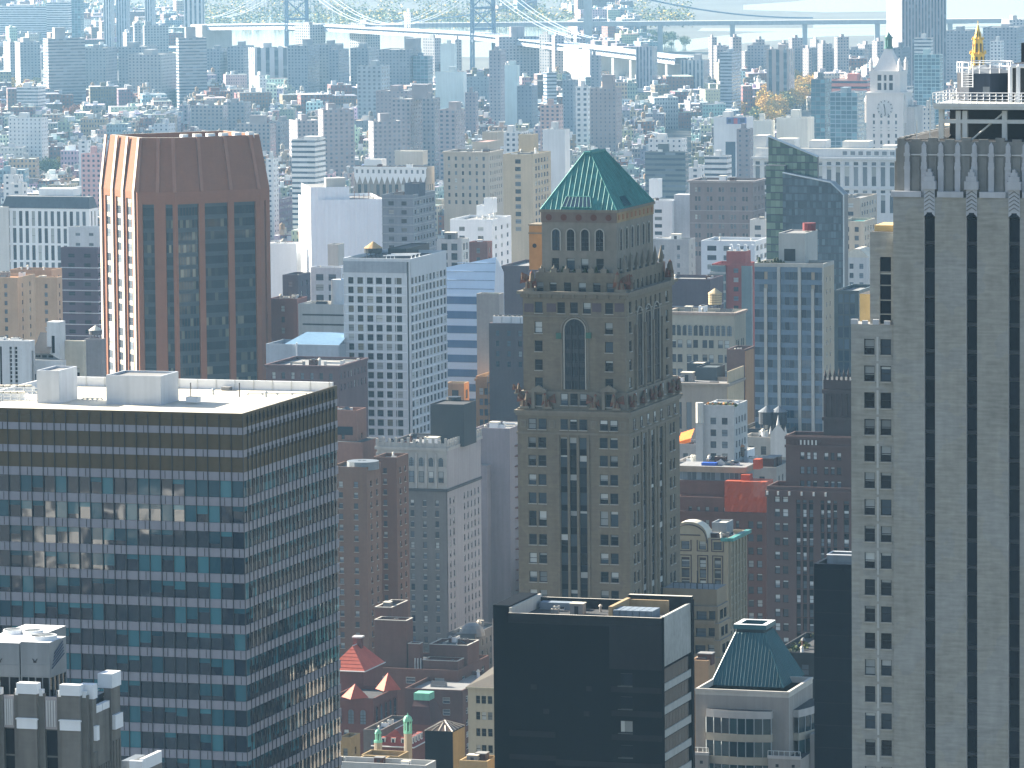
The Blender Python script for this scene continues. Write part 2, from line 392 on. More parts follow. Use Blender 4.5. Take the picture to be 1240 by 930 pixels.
def grid(w, z0, z1, bay, ww, fl, wh, off=.9, top=2.0, margin=1.0, pair=0, skip=None):
    n = max(1, int((w-2*margin)/bay)); st = (w-2*margin)/n; out = []; k = 0
    while z1-top-wh-k*fl > z0:
        zt = z1-top-k*fl
        for i in range(n):
            if skip and skip(i, k, n): continue
            c = margin+(i+.5)*st
            if pair: out += [(c-pair/2-ww, c-pair/2, zt-wh, zt), (c+pair/2, c+pair/2+ww, zt-wh, zt)]
            else: out.append((c-ww/2, c+ww/2, zt-wh, zt))
        k += 1
    return out
def tank_mesh(r, h, wallm, roofm):
    mb = MB()
    for a in range(4):
        x, y = r*.75*math.cos(a*PI/2+.7), r*.75*math.sin(a*PI/2+.7); mb.bar((x,y,0),(x,y,1.9),.14,2)
    mb.box(-r*.9, r*.9, -.12, .12, 1.6, 1.9, 2); mb.cyl(0,0,1.9,1.9+h,r,14,0)
    for k in range(1,5): mb.cyl(0,0,1.9+h*k/5,1.9+h*k/5+.12,r+.05,14,2)
    mb.cone(0,0,1.9+h,1.9+h+r*.75,r+.2,14,1)
    return mb.mesh('water_tank', [wallm, roofm, darksteel])
def water_tank(label, b, px, py, z, r=2.4, h=3.4, wm=None, rm=None):
    P = b.T(px, py, z); P = b.O + b.e1*P.x + b.e2*P.y + Z*z
    o = bpy.data.objects.new('water_tank', tank_mesh(r, h, wm or wood, rm or lead)); COL.objects.link(o); o.location = P; o.rotation_euler = (0,0,b.ang)
    tag(o, label, 'water tank', 'water tanks on the roofs'); return o
CLUT = {}
def clutter(b, box, z, n, seed, mats=None, big=1.0):
    """roof machinery as parts: cabinets with fans, vents, pipes"""
    R = random.Random(seed); x0, x1, y0, y1 = box
    if not CLUT:
        m = MB(); m.box(-1.2,1.2,-.8,.8,.3,1.7,0,1); m.box(-1.0,-.8,-.7,.7,0,.3,2); m.box(.8,1.0,-.7,.7,0,.3,2); m.cyl(-.5,0,1.703,1.9,.45,10,2); m.cyl(.6,0,1.703,1.9,.45,10,2); CLUT['air_unit'] = m
        m = MB(); m.box(-1.6,1.6,-1.4,1.4,0,2.5,0,1); m.box(-1.75,1.75,-1.55,1.55,2.5,2.7,1); m.box(-.5,.5,-1.43,-1.4,0,2,2); CLUT['stair_house'] = m
        m = MB(); m.cyl(0,0,0,1.6,.35,8,0); m.cyl(0,0,1.6,2.1,.55,8,1,.2); CLUT['vent_pipe'] = m
        m = MB(); m.box(-3,3,-.35,.35,.5,1.1,0,1); m.box(-3,-2.4,-.45,.45,0,1.2,0); m.box(2.2,3,-.6,.6,0,1.6,0,1); CLUT['duct'] = m
        m = MB(); m.box(-1.5,1.5,-.9,.9,0,.5,0); m.face([(-1.5,-.9,.5),(1.5,-.9,.5),(1.5,0,1.2),(-1.5,0,1.2)],2); m.face([(1.5,.9,.5),(-1.5,.9,.5),(-1.5,0,1.2),(1.5,0,1.2)],2); m.face([(1.5,-.9,.5),(1.5,.9,.5),(1.5,0,1.2)],0); m.face([(-1.5,.9,.5),(-1.5,-.9,.5),(-1.5,0,1.2)],0); CLUT['skylight'] = m
    for i in range(n):
        k = R.choice(['air_unit','air_unit','stair_house','vent_pipe','vent_pipe','duct','skylight'])
        ms = mats or R.choice([[white, roof_white, darksteel],[steel, roof_white, darksteel],[roof_grey, roof_white, darksteel],[darkbrick, roof_grey, darksteel]])
        key = (k, ms[0].name)
        if key not in WCACHE: WCACHE[key] = CLUT[k].mesh(k, ms)
        s = R.uniform(.7,1.3)*big
        if x1-x0 < 6 or y1-y0 < 6: s *= .6
        inst(WCACHE[key], k, b.root, (R.uniform(x0+2.2*s, max(x0+2.3*s,x1-2.2*s)), R.uniform(y0+2*s, max(y0+2.1*s,y1-2*s)), z), R.choice([0,PI/2]), (s,s,s))
def tower(name, label, cat, pl, pc, pr, yt, D, wm, fl=3.4, bay=3.0, ww=1.4, wh=1.9, ang=G, near='R', d=None, mats=None, style='plain',
          ybot=None, top=2.4, rm=None, par=1.0, nclut=3, pair=0, side=True, dep=.25, seed=None, cornice=0, cm=None, margin=1.0, trim=None, sideblank=False):
    """a plain masonry building of the middle distance: real recessed windows down to what the photo shows"""
    b = Bld(name, label, cat, pl, pc, pr, yt, D, ang, near, d)
    h = b.h; zb = 0 if ybot is None else max(0, b.F(pc, ybot)[1]-4)
    m = MB(); mats = mats or WINFAR
    hf = grid(b.w, zb, h, bay, ww, fl, wh, top=top, margin=margin, pair=pair); hs = grid(b.d, zb, h, bay, ww, fl, wh, top=top, margin=margin, pair=pair)
    b.side(m, b.box0, 'F', 0, h-par, hf, dep, 0, 0, style, mats)
    b.side(m, b.box0, 'S', 0, h-par, hs if (near == 'R' and not sideblank) else (), dep, 0, 0, style, mats)
    b.side(m, b.box0, 'L', 0, h-par, hs if (near == 'L' and not sideblank) else (), dep, 0, 0, style, mats)
    b.side(m, b.box0, 'K', 0, h-par, ())
    b.roof(m, b.box0, h, par, 0, 1)
    m.build('wall', [wm, rm or roof_grey], b.root)
    if cornice:
        c = MB(); o = cornice
        for i, (e, za, zz) in enumerate(((o*.5,-1.0,-.55),(o,-.55,-.05))):
            c.box(-e,b.w+e,-e,b.d+e,h+za,h+zz-.004*i,0,bottom=True)
        c2 = MB()
        for e, za, zz in ((o*.5,-1.0,-.55),(o,-.55,-.05)):
            c2.box(-e,b.w+e,-e,-.004,h+za,h+zz,0,bottom=True); c2.box(b.w+.004,b.w+e,-.004,b.d,h+za,h+zz,0,bottom=True); c2.box(-e,-.004,-.004,b.d,h+za,h+zz,0,bottom=True)
        c2.build('cornice', [cm or wm], b.root)
    if trim:
        t = MB()
        for zz in trim: t.box(-.12,b.w+.12,-.15,-.004,h-zz-.35,h-zz,0,bottom=True); t.box(b.w+.004,b.w+.15,-.004,b.d,h-zz-.35,h-zz,0,bottom=True)
        t.build('string_course', [cm or wm], b.root)
    if nclut: clutter(b, (.6,b.w-.6,.6,b.d-.6), h-par+.01, nclut, seed or int(pl*7+D))
    b.done(); return b
# ================================================================ the setting
def ground_poly(name, pts, z, mat, kind='structure'):
    mb = MB(); mb.face([(x,y,z) for x, y in pts]); return mb.build(name, [mat], None, kind)
gmat, t_, p_ = nodes('ground_asphalt_and_earth')
tc_ = N(t_, 'ShaderNodeTexCoord').outputs['Object']
t_.links.new(mixc(t_, noise(t_, tc_, (.004,.004,.004), 1, 8), (.045,.047,.05), (.16,.165,.15)), p_.inputs['Base Color']); p_.inputs['Roughness'].default_value = .9
ground_poly('ground', [(-4300,-3000),(4300,-3000),(4300,14500),(-4300,14500)], 0, gmat)
wmat, t_, p_ = nodes('river_water'); p_.inputs['Base Color'].default_value = (.10,.13,.14,1); p_.inputs['Roughness'].default_value = .10
WZ = [0.05]
def water(px):
    WZ[0] += .05; pts = [atz(x, y, WZ[0]) for x, y in px]; return ground_poly('water', [(p.x,p.y) for p in pts], WZ[0], wmat)
water([(700,68),(830,62),(905,52),(1000,44),(1240,40),(1240,33),(1000,36),(905,40),(830,48),(760,50)])
water([(845,37.5),(1000,39),(1240,30),(1240,27),(1000,34),(850,34)])
water([(900,12),(1000,15),(1075,14),(1240,39),(1330,40),(1330,-22),(1100,-16),(960,2),(900,6)])
water([(985,34),(1075,32),(1075,27),(985,29)])
water([(-30,100),(60,92),(60,89),(-30,93)])
water([(228,68),(704,70),(704,24),(420,17),(228,17)])
# ================================================================ the near towers
# ---- the office tower of glass bands at the left
b = Bld('office_tower', 'wide office tower with teal glass bands and brown louvred top under a white roof', 'office tower', -75, 294, 408, 501, 750)
h, w, d = b.h, b.w, b.d; par = .9; zr = h-par
def ring(name, z0, z1, mat, out=0.0):
    m = MB(); m.box(-out, w+out, -out, d+out, z0, z1, 0); return m.build(name, [mat], b.root)
FL = 3.74
ring('louvre_band', h-2.05, zr-.004, brownband); ring('louvre_band', h-5.35, h-3.104, brownband); ring('louvre_band', h-8.6, h-6.404, brownband)
ring('spandrel', h-3.1, h-2.054, panel, .03); ring('spandrel', h-6.4, h-5.354, panel, .03); ring('spandrel', h-9.85, h-8.604, panel, .03)
zs = []; z = h-9.854
while z > h-62:
    zs.append(z); ring('spandrel', z-FL, z-2.47, panel, .03); z -= FL+.004
mcore = MB(); mcore.box(.3, w-.3, .3, d-.3, 0, h-9.9, 0); mcore.box(.02, w-.02, .02, d-.02, 0, z, 1); mcore.build('core', [darksteel, panel], b.root)
bay = w/round(w/1.81); nb = round(w/1.81); bs = d/round(d/1.75); ns = round(d/1.75)
for z in zs:
    for i in range(nb): b.window(Vector((w-(i+.5)*bay, .12, z-2.45)), 0, bay-.02, 2.44, 'tinted', WINTEAL)
for z in zs:
    for i in range(ns): b.window(Vector((w-.12, (i+.5)*bs, z-2.45)), PI/2, bs-.02, 2.44, 'tinted', WINTEAL)
b.done()
mm = MB(); mm.box(-.05,.05,-.12,.0,0,1,0); me = mm.mesh('mullion', [darksteel]); mm = MB(); mm.box(-.13,.13,-.32,.0,0,1,0); me2 = mm.mesh('fin', [darksteel])
mm = MB(); mm.box(-.05,.05,-.05,.0,0,1,0); me3 = mm.mesh('panel_joint', [darksteel])
for i in range(0, nb+1): inst(me, 'mullion', b.root, (w-i*bay, -.034, h-60), 0, (1,1,60-.3))
for i in range(1, ns): inst(me, 'mullion', b.root, (w+.034, i*bs, h-60), PI/2, (1,1,60-.3))
pj = MB()
for zt in [h-.0-2.054, h-5.354, h-8.604] + [q-2.47 for q in zs]:
    for i in range(nb):
        if i % 5 in (0,1,3): f = (.42,.6,.0,.35)[i % 5]; pj.box(w-(i+f+.02)*bay-.05, w-(i+f+.02)*bay+.05, -.06, -.034, zt-1.2, zt-.03, 0, bottom=True)
pj.build('panel_joints', [darksteel], b.root, kind='stuff')
# dark slots standing at the joints of the flank panels
sl = MB()
for zt in [h-.0+.0, h-3.1+1.2, h-6.4+1.2] + [z+.4 for z in zs]:
    for i in range(1, ns): sl.box(w+.034, w+.26, i*bs-.17, i*bs+.17, zt-1.55, zt-.62, 0, bottom=True)
sl.build('vent_slots', [darksteel], b.root, kind='stuff')
m = MB(); b.roof(m, (0,w,0,d), h, par, 0, 1, .3); m.build('roof', [brownband, roof_white], b.root)
m = MB(); m.box(.4, w-.4, d-.85, d-.4, zr+.003, h+.55, 0); m.box(.4,.75,.4,d-.9,zr+.003,h+.25,0)
m.build('parapet_wall', [white], b.root)
for i in range(16):
    b.box('parapet_post', 1+i*(w-2)/15, 1.12+i*(w-2)/15, d-.98, d-.87, zr, h+.62, steel)
pbk = M('pale_bulkhead', (.46,.49,.53), .7, .10, streak=.3); b.bulk(129, 195, 216.5, 491, 455.5, zr, [pbk, roof_grey]); b.bulk(45, 72, 94, 489, 449, zr, [pbk, roof_grey])
q = b.T(160, 489, zr); b.box('wall_vent', q.x, q.x+1.0, q.y-.06, q.y-.004, zr+1.7, zr+2.7, darksteel)
q = b.T(59, 489, zr)
c = b.T(225, 489, zr); b.box('air_unit', c.x, c.x+1.9, c.y, c.y+1.4, zr+.3, zr+1.0, white, roof_white)
for k,(pa,pb,yy) in enumerate(((238,330,470),(300,372,478),(100,124,484))):
    c0, c1 = b.T(pa,yy,zr), b.T(pb,yy,zr); m = MB(); m.bar((c0.x,c0.y,zr+.25),(c1.x,c1.y,zr+.25),.09,0,6)
    for e in range(5): f = e/4; m.box(c0.x+(c1.x-c0.x)*f-.15,c0.x+(c1.x-c0.x)*f+.15,c0.y+(c1.y-c0.y)*f-.1,c0.y+(c1.y-c0.y)*f+.1,zr,zr+.15,0)
    m.build('roof_pipe', [steel], b.root)
for px, py in ((258,478),(345,472),(322,481)):
    c = b.T(px,py,zr); m = MB(); m.cyl(c.x,c.y,zr,zr+.7,.22,8,0); m.cyl(c.x,c.y,zr+.7,zr+.95,.38,8,0,.1); m.build('roof_vent', [steel], b.root)
c = b.T(268,473,zr); b.box('roof_hatch', c.x, c.x+1.3, c.y, c.y+1.3, zr+.003, zr+.55, roof_grey)
for px in (231, 290): 
    c = b.T(px, 481, zr); m = MB(); m.bar((c.x,c.y,zr),(c.x,c.y,zr+2.2),.09,0,6); m.build('vent_stack', [darksteel], b.root)
for i in range(11):          # the fan units at the left end of the roof
    c = b.T(-8+ (i % 6)*8.5, 476 + (i//6)*8, zr); m = MB(); m.box(-.8,.8,-.7,.7,0,1.0,0,1); m.cyl(0,0,1.003,1.25,.55,10,1)
    o = m.build('fan_unit', [white, roof_white], b.root); o.location = (c.x, c.y, zr)
c0, c1 = b.T(-40, 487, zr), b.T(42, 487, zr)
for k in range(2):
    y = c0.y+.2+k*8.5; m = MB()
    for zz in (.5,.95,1.4): m.bar((c0.x-2,y,zr+zz),(c1.x,y,zr+zz),.05,0)
    for i in range(9): x = c0.x-2+(c1.x-c0.x+2)*i/8; m.bar((x,y,zr),(x,y,zr+1.45),.05,0)
    m.build('rail', [steel], b.root)
B_ = b
# ---- the setback tower at the lower left
b = Bld('setback_tower', 'grey brick tower with white carved blocks on its stepped piers, carrying cooling units', 'tower', -30, 106, 142, 846, 560)
h, w, d = b.h, b.w, b.d
X = lambda px: b.F(px, 860)[0]
darkst = M('pier_brick', (.155,.145,.13), var=.22, streak=.6, course=.08)
m = MB(); m.box(.5,w-.5,.5,d-.5,0,h-1.2,0,1); m.build('wall', [darkst, roof_tar], b.root)
def Zp(py): return b.F(100, py)[1]
piers = [(-30,4),(17,54),(69,106)]
for i, (a, c) in enumerate(piers):
    xa, xc = X(a), (w if c == 106 else X(c)); dx = (xc-xa)
    m = MB(); m.box(xa, xc, -.0, .497, 0, Zp(842) if i else Zp(846), 0); m.box(xa+dx*.2, xc-dx*.2, -.55, -.004, 0, Zp(842), 0); m.build('pier', [darkst], b.root)
    m = MB(); m.box(xa+dx*.17, xc-dx*.17, -.72, .55, Zp(841.9), Zp(829), 0); m.box(xa+dx*.05, xa+dx*.165, -.05, .55, Zp(845), Zp(837), 0); m.box(xc-dx*.165, xc-dx*.05, -.05, .55, Zp(845), Zp(837), 0); m.build('pier_cap', [white], b.root)
    m = MB(); m.box(xa+dx*.17, xc-dx*.17, -.80, -.556, Zp(884), Zp(871), 0, bottom=True); m.box(xa+dx*.14, xc-dx*.14, -.86, -.56, Zp(873), Zp(871.5), 0); m.build('carved_block', [white], b.root)
for a, c in ((4,17),(54,69)):
    xa, xc = X(a), X(c); m = MB(); m.box(xa+.03, xc-.03, .1, .49, Zp(885), Zp(846), 0, bottom=True)
    for k in range(4): t = xa+.12+(xc-xa-.24)*(k+.15)/4; m.box(t, t+.18, .0, .097, Zp(882), Zp(850), 1, bottom=True)
    m.build('fluted_panel', [M('pinkish_stone', (.40,.36,.36)), offwhite], b.root)
    for k in range(9):
        zt = Zp(886)-k*3.0; b.window(Vector(((xa+xc)/2, .47, zt-2.9)), 0, xc-xa-.06, 2.8, 'glazed', WINNAVY)
# flank
Y = lambda px: b.S(px, 850)[0]
for k, (a, c, top) in enumerate(((106,113,829),(113,122,846),(122,131,842),(131,142,815))):
    ya, yc = max(0.0, Y(a)), min(d, Y(c)); 
    if k == 0: ya = .5
    zt = b.S(a+2, top)[1]
    m = MB(); m.box(w-.497, w+(.35 if k in (0,3) else .1), ya+.02, yc-.02, 0, zt-1.6, 0); m.build('pier', [darkst], b.root)
    if k in (0,3):
        m = MB(); m.box(w-1.2, w+.5, ya, yc, zt-1.59, zt, 0); m.build('pier_cap', [white], b.root); b.box('carved_block', w+.36, w+.75, ya+.2, yc-.2, zt-6.2, zt-4.6, white)
    else:
        m = MB(); m.box(w-.3,w+.2,ya+.1,yc-.1,zt-1.58,zt-.8,0); m.build('pier_cap', [white], b.root)
    m = MB()
    for j in range(3): yy = ya+(yc-ya)*(j+.5)/3; m.box(w+(.352 if k in (0,3) else .102), w+(.5 if k in (0,3) else .25), yy-.12, yy+.12, 0, zt-7.5, 0)
    m.build('fin', [darkst], b.root)
b.done()
zr = h-1.2
m = MB(); zc = zr+.35
pf = (X(-26), X(96), 1.4, d-1.0); m.box(*pf, zc, zc+.35, 0, 0, True)
for i in range(7): x = pf[0]+.3+(pf[1]-pf[0]-.6)*i/6; m.box(x-.15,x+.15,1.7,d-1.3,zr,zc-.003,0)
m.build('cooling_platform', [M('blue_steel', (.055,.075,.11), .5)], b.root)
m = MB()
for zz in (.5, 1.0): m.bar((pf[1]-3.2,1.5,zc+.35+zz),(pf[1]-.1,1.5,zc+.35+zz),.05,0); m.bar((pf[1]-.1,1.5,zc+.35+zz),(pf[1]-.1,d-1.1,zc+.35+zz),.05,0)
for i in range(4): m.bar((pf[1]-.1-i*1.05,1.5,zc+.35),(pf[1]-.1-i*1.05,1.5,zc+1.4),.05,0)
for i in range(4): m.bar((pf[1]-.1,1.5+(d-2.7)*i/3,zc+.35),(pf[1]-.1,1.5+(d-2.7)*i/3,zc+1.4),.05,0)
m.build('railing', [steel], b.root)
# cooling units
zb = zc+.36; y0 = 2.2
U = [(-26.5, 23.2), (24.6, 59.5)]
galv = M('galvanised_panel', (.20,.22,.24), .5, .16, metal=.2, streak=.4)
for i, (a, c) in enumerate(U):
    xa, zt = b.F(a, 777, y0); xc = b.F(c, 777, y0)[0]; dp = (b.S(80, 770, xc)[0]-y0)
    P = b.O + b.e1*xa + b.e2*y0 + Z*zb; ro = empty('cooling_unit', P, b.ang); wu = xc-xa; hu = zt-zb
    tag(ro, 'galvanised cooling unit with round fans, ' + ('at the edge of the photo' if i == 0 else 'beside the platform railing'), 'cooling unit', 'cooling units on the lower left tower')
    m = MB(); z1 = hu*.36
    for e in range(5): t = (wu-.12)*e/4; m.box(t, t+.12, 0, .12, 0, z1, 0); m.box(t, t+.12, dp-.12, dp, 0, z1, 0)
    for e in range(1,4): t = dp*e/4; m.box(wu-.12, wu, t, t+.12, 0, z1, 0); m.box(0,.12,t,t+.12,0,z1,0)
    m.box(.15,wu-.15,.15,dp-.15,.0,z1,1); m.build('intake_frame', [galv, navy], ro)
    m = MB(); m.box(0,wu,0,dp,z1+.003,hu,0,1,True)
    for zz in (z1+.1, z1+(hu-z1)*.35): m.box(-.05,wu+.05,-.05,-.003,zz,zz+.08,0,bottom=True)
    m.build('casing', [galv, white], ro)
    m = MB(); m.box(wu*.45,wu*.55,-.09,-.055,z1+(hu-z1)*.42,z1+(hu-z1)*.47,0,bottom=True)
    m.bar((wu*.42,-.07,z1+(hu-z1)*.53),(wu*.5,-.07,z1+(hu-z1)*.44),.05,0); m.bar((wu*.58,-.07,z1+(hu-z1)*.53),(wu*.5,-.07,z1+(hu-z1)*.44),.05,0); m.build('badge', [darksteel], ro)
    m = MB()
    for e in range(5): m.bar((wu+.06, dp*(.12+.04*e), z1+(hu-z1)*(.25+.1*e)), (wu+.06, dp*(.85-.02*e), z1+(hu-z1)*(.55+.09*e)), .07, 0, 4)
    m.build('louvre_stain', [M('blue_grey_patch', (.08,.10,.14))], ro)
    for k in range(2 if i == 0 else 1):
        cx = wu*((.28,.76)[k] if i == 0 else .5); R = min(dp*.44, wu*.46 if i else wu*.24)
        m = MB(); n = 24
        for j in range(n):
            a0, a1 = 2*PI*j/n, 2*PI*(j+1)/n; p = lambda r, a_, z_: (cx+r*math.cos(a_), dp/2+r*math.sin(a_), z_)
            m.face([p(R,a0,hu+.003),p(R,a1,hu+.003),p(R*.96,a1,hu+.45),p(R*.96,a0,hu+.45)],0); m.face([p(R*.96,a1,hu+.45),p(R*.96,a0,hu+.45),p(R*.86,a0,hu+.45),p(R*.86,a1,hu+.45)][::-1],0); m.face([p(R*.86,a0,hu+.01),p(R*.86,a1,hu+.01),p(R*.86,a1,hu+.45),p(R*.86,a0,hu+.45)][::-1],1)
        m.build('fan_ring', [white, galv], ro)
        m = MB()
        for j in range(6):
            a0 = PI*j/3; m.face([(cx,dp/2,hu+.2),(cx+R*.84*math.cos(a0),dp/2+R*.84*math.sin(a0),hu+.16),(cx+R*.84*math.cos(a0+.5),dp/2+R*.84*math.sin(a0+.5),hu+.28)],0)
        m.cyl(cx,dp/2,hu+.05,hu+.35,R*.14,10,0); m.bar((cx-R*.9,dp/2,hu+.42),(cx+R*.9,dp/2,hu+.42),.08,0); m.build('fan', [steel], ro)
# the little white-rimmed roof at its foot
b = Bld('low_roof_block', 'low dark roof with a white stepped parapet at the foot of the grey brick tower', 'building', 138, 172, 196, 926, 600)
m = MB(); m.box(0,b.w,0,b.d,0,b.h-.8,0,1); m.box(b.w-1.6,b.w,0,.5,b.h-.797,b.h+.4,2); m.box(b.w-.5,b.w,.503,b.d,b.h-.797,b.h+.6,2); m.box(0,.5,0,.5,b.h-.797,b.h+.1,2); m.box(.6,b.w-1.7,.8,b.d-1,b.h-.797,b.h+.2,3)
m.build('wall', [darkst, roof_tar, white, lead], b.root)

# ---- the pale stone tower filling the right edge
b = Bld('stone_tower', 'pale tan brick skyscraper with tall black window strips and a grey ribbed crown', 'skyscraper', 1084, 1081.5, 1400, 228, 670, near='L', d=32)
h, w, d = b.h, b.w, b.d
X = lambda px: b.F(px, 250)[0]
Zf = lambda py, px=1120: b.F(px, py)[1]
strips = [(1119,1132),(1170,1183.2),(1221.3,1235),(1273,1286),(1324,1337),(1375,1388)]
m = MB(); holes = []
for a, c in strips: holes.append((X(a), X(c), 2, Zf(262)))
b.side(m, (0,w,0,d), 'F', 0, h-1.1, holes, .55, 0, 1); b.side(m, (0,w,0,d), 'S', 0, h-1.1, ()); b.side(m, (0,w,0,d), 'L', 0, h-1.1, ()); b.side(m, (0,w,0,d), 'K', 0, h-1.1, ())
m.face([(0,0,h-1.1),(w,0,h-1.1),(w,d,h-1.1),(0,d,h-1.1)], 0); m.build('wall', [deco, offwhite], b.root)
for k, (a, c) in enumerate(strips):
    xa, xc = X(a), X(c); xm = (xa+xc)/2; zt = Zf(262)
    if a < 1245:
        z = zt-3.2; j = 0
        while z > h-78:
            b.window(Vector((xm, .53, z)), 0, xc-xa, 3.05, 'glazed', WINNAVY); z -= 3.5
            b.box('spandrel', xa+.01, xc-.01, .42, .52, z+3.07, z+3.48, darksteel)
    # pointed head of the strip, chevron panel, stepped ornament
    o = MB(); zc = Zf(229); zp = Zf(257)
    o.face([(xa,-.06,zt),(xa,-.06,zc),(xm,-.06,zc),(xm,-.06,zp),(xm-.35,-.06,zp),(xm-.35,-.06,zp-.15)],0); o.face([(xc,-.06,zc),(xc,-.06,zt),(xm+.35,-.06,zp-.15),(xm+.35,-.06,zp),(xm,-.06,zp),(xm,-.06,zc)],0)
    o.face([(xa,-.003,zt),(xa,-.06,zt),(xa,-.06,zc),(xa,-.003,zc)],0); o.face([(xc,-.06,zt),(xc,-.003,zt),(xc,-.003,zc),(xc,-.06,zc)],0)
    for j in range(5):
        z = zp+.25+(zc-zp-.4)*j/5; o.bar((xa+.08,-.09,z),(xm,-.09,z+.45),.06,1); o.bar((xc-.08,-.09,z),(xm,-.09,z+.45),.06,1)
    o.build('chevron_panel', [M('pale_terracotta', (.40,.41,.43)), greystone], b.root)
    o = MB(); o.face([(xm-.36,.50,zt-.1),(xm+.36,.50,zt-.1),(xm+.36,.50,zp),(xm-.36,.50,zp)],0); o.face([(xa,-.01,zt-.02),(xc,-.01,zt-.02),(xm+.35,-.01,zp-.15),(xm+.35,-.01,zp),(xm-.35,-.01,zp),(xm-.35,-.01,zp-.15)],0); o.build('strip_head', [navy], b.root)
    o = MB(); u = (xc-xa)
    for e, za, zb_ in ((.62, 229.0, 219), (.48, 219, 213), (.30, 213, 208), (.14, 208, 204.5)):
        o.box(xm-u*e, xm+u*e, -.42+.10*(.62-e)*4, .55, Zf(za)+.004, Zf(zb_), 0, bottom=True)
    o.build('ornament', [M('pale_terracotta', (.40,.41,.43))], b.root)
# shoulder course and crown
m = MB(); xs = [-.25]
for a, c in strips: xs += [X(a)-.35, X(c)+.35]
for i in range(0, len(xs)-1, 2): m.box(xs[i], xs[i+1], -.25, .5, h-1.096, h-.35, 0, bottom=True); 
m.build('coping', [M('pale_terracotta', (.40,.41,.43))], b.root)
y0 = .55; X2 = lambda px: b.F(px, 200, y0)[0]; Z2 = lambda py: b.F(1120, py, y0)[1]; x0c = X2(1086.5); zt = Z2(167)
m = MB(); m.box(x0c, w-1, y0, d-2, h-1.09, Z2(171), 0, 1); m.build('crown_wall', [greystone, roof_tar], b.root)
for k, px in enumerate([1099+20.35*i for i in range(15)]):
    x = X2(px); m = MB(); m.box(x-.36,x+.36,y0-.30,y0-.003,h-1.09,Z2(196),0); m.box(x-.30,x+.30,y0-.28,y0-.003,Z2(195.9),Z2(176),0); m.face([(x-.3,y0-.28,Z2(175.9)),(x+.3,y0-.28,Z2(175.9)),(x,y0-.15,Z2(171.5))],0)
    for zz in (203,187): m.box(x-.42,x+.42,y0-.36,y0-.31,Z2(zz+2),Z2(zz-2),0,bottom=True)
    m.build('crown_rib', [M('pale_terracotta', (.40,.41,.43))], b.root)
    xn = X2(px+20.35); m = MB(); m.box(x+.5, xn-.5, y0-.06, y0+.5, Z2(171)+.003, Z2(166.5 if k % 2 else 168.3), 0); m.box(x+.45,xn-.45,y0-.12,y0-.003,Z2(188),Z2(186.5),1,bottom=True); m.box(x+.62,xn-.62,y0-.10,y0-.003,h-1.05,Z2(190),0); m.build('battlement', [greystone, offwhite], b.root)
x = X2(1099); m = MB(); m.box(x0c, x-.5, y0-.06, y0+.5, Z2(171)+.003, Z2(167.5), 0); m.build('battlement', [greystone], b.root)
m = MB(); m.box(x0c-.5, x0c-.003, y0+.6, d-3, h-1.09, Z2(196), 0); m.box(x0c-.25,x0c-.003,y0+.3,d-2.5,Z2(195.9),Z2(180),0); m.build('crown_buttress', [greystone], b.root)
for j in range(9):
    m = MB(); m.box(x0c, x0c+.6, y0+1+j*2.9, y0+2.6+j*2.9, Z2(171)+.003, Z2(167), 0); m.build('battlement', [greystone], b.root)
# lower wing with two columns of windows
yw = .35; Xw = lambda px: b.F(px, 420, yw)[0]; Zw = lambda py: b.F(1060, py, yw)[1]
xa, xb = Xw(1030.5), -.004; ztop = Zw(393)
rows = [(Zw(429.5+32.35*k), Zw(410.5+32.35*k)) for k in range(17)]
cols = [(Xw(1046.3)-xa, Xw(1059)-xa), (Xw(1066)-xa, Xw(1079)-xa)]
hol = [(a, c, z0, z1) for z0, z1 in rows for a, c in cols]
m = MB(); bx = (xa, xb, yw, d-6); b.side(m, bx, 'F', 0, ztop, hol, .28, 0, 0, 'sash', WINM); b.side(m, bx, 'L', 0, ztop, ()); b.side(m, bx, 'K', 0, ztop, ()); m.face([(xa,yw,ztop),(xb,yw,ztop),(xb,d-6,ztop),(xa,d-6,ztop)],1); m.build('wing', [deco, roof_grey], b.root)
m = MB()
for k in range(16): m.box(xa+(cols[0][0]+cols[1][1])/2-.14, xa+(cols[0][0]+cols[1][1])/2+.14, yw-.05, yw-.003, rows[k][0]-.8, rows[k][1]+.3, 0)
m.build('mullion_strip', [concrete], b.root)
m = MB()
for i, (t0, t1, zz) in enumerate(((0,.9,.35),(1.5,2.2,.2),(2.9,3.7,.35),(4.4,5.2,.2))): m.box(xa+t0, min(xb-.01,xa+t1), yw-.1, yw+.4, ztop+.003, ztop+zz+.3, 0)
m.build('wing_crest', [M('pale_terracotta', (.40,.41,.43))], b.root)
m = MB(); y1 = 1.2; xs0, xs1 = b.F(1053.5,350,y1)[0], -.006; zt2 = b.F(1065,281,y1)[1]
hol = [(b.F(1065.5,350,y1)[0]-xs0, b.F(1079,350,y1)[0]-xs0, b.F(1070,a,y1)[1], b.F(1070,c,y1)[1]) for a, c in ((329,311),(345,330),(363,346),(380,364),(392,381))]
bx = (xs0, xs1, y1, d-10); b.side(m, bx, 'F', ztop+.003, zt2, hol, .3, 0, 0, 'pane', WINNAVY); b.side(m, bx, 'L', ztop+.003, zt2, ()); m.face([(xs0,y1,zt2),(xs1,y1,zt2),(xs1,d-10,zt2),(xs0,d-10,zt2)],1); m.build('upper_wing', [deco, roof_tar], b.root)
m = MB(); xq = b.F(1041,370,4.5)[0]; m.box(xq, xs0-.004, 4.5, 12, ztop+.003, b.F(1046,356,4.5)[1], 0, 1); m.box(xs0+.3,xs1-.3,2.5,8,zt2+.003,zt2+.8,2); m.build('stair_tower', [sandlit, roof_tar, sandlit], b.root)  # block coloured yellow as a sunlit side wall
b.done(); C_ = b; zcr = Z2(171)
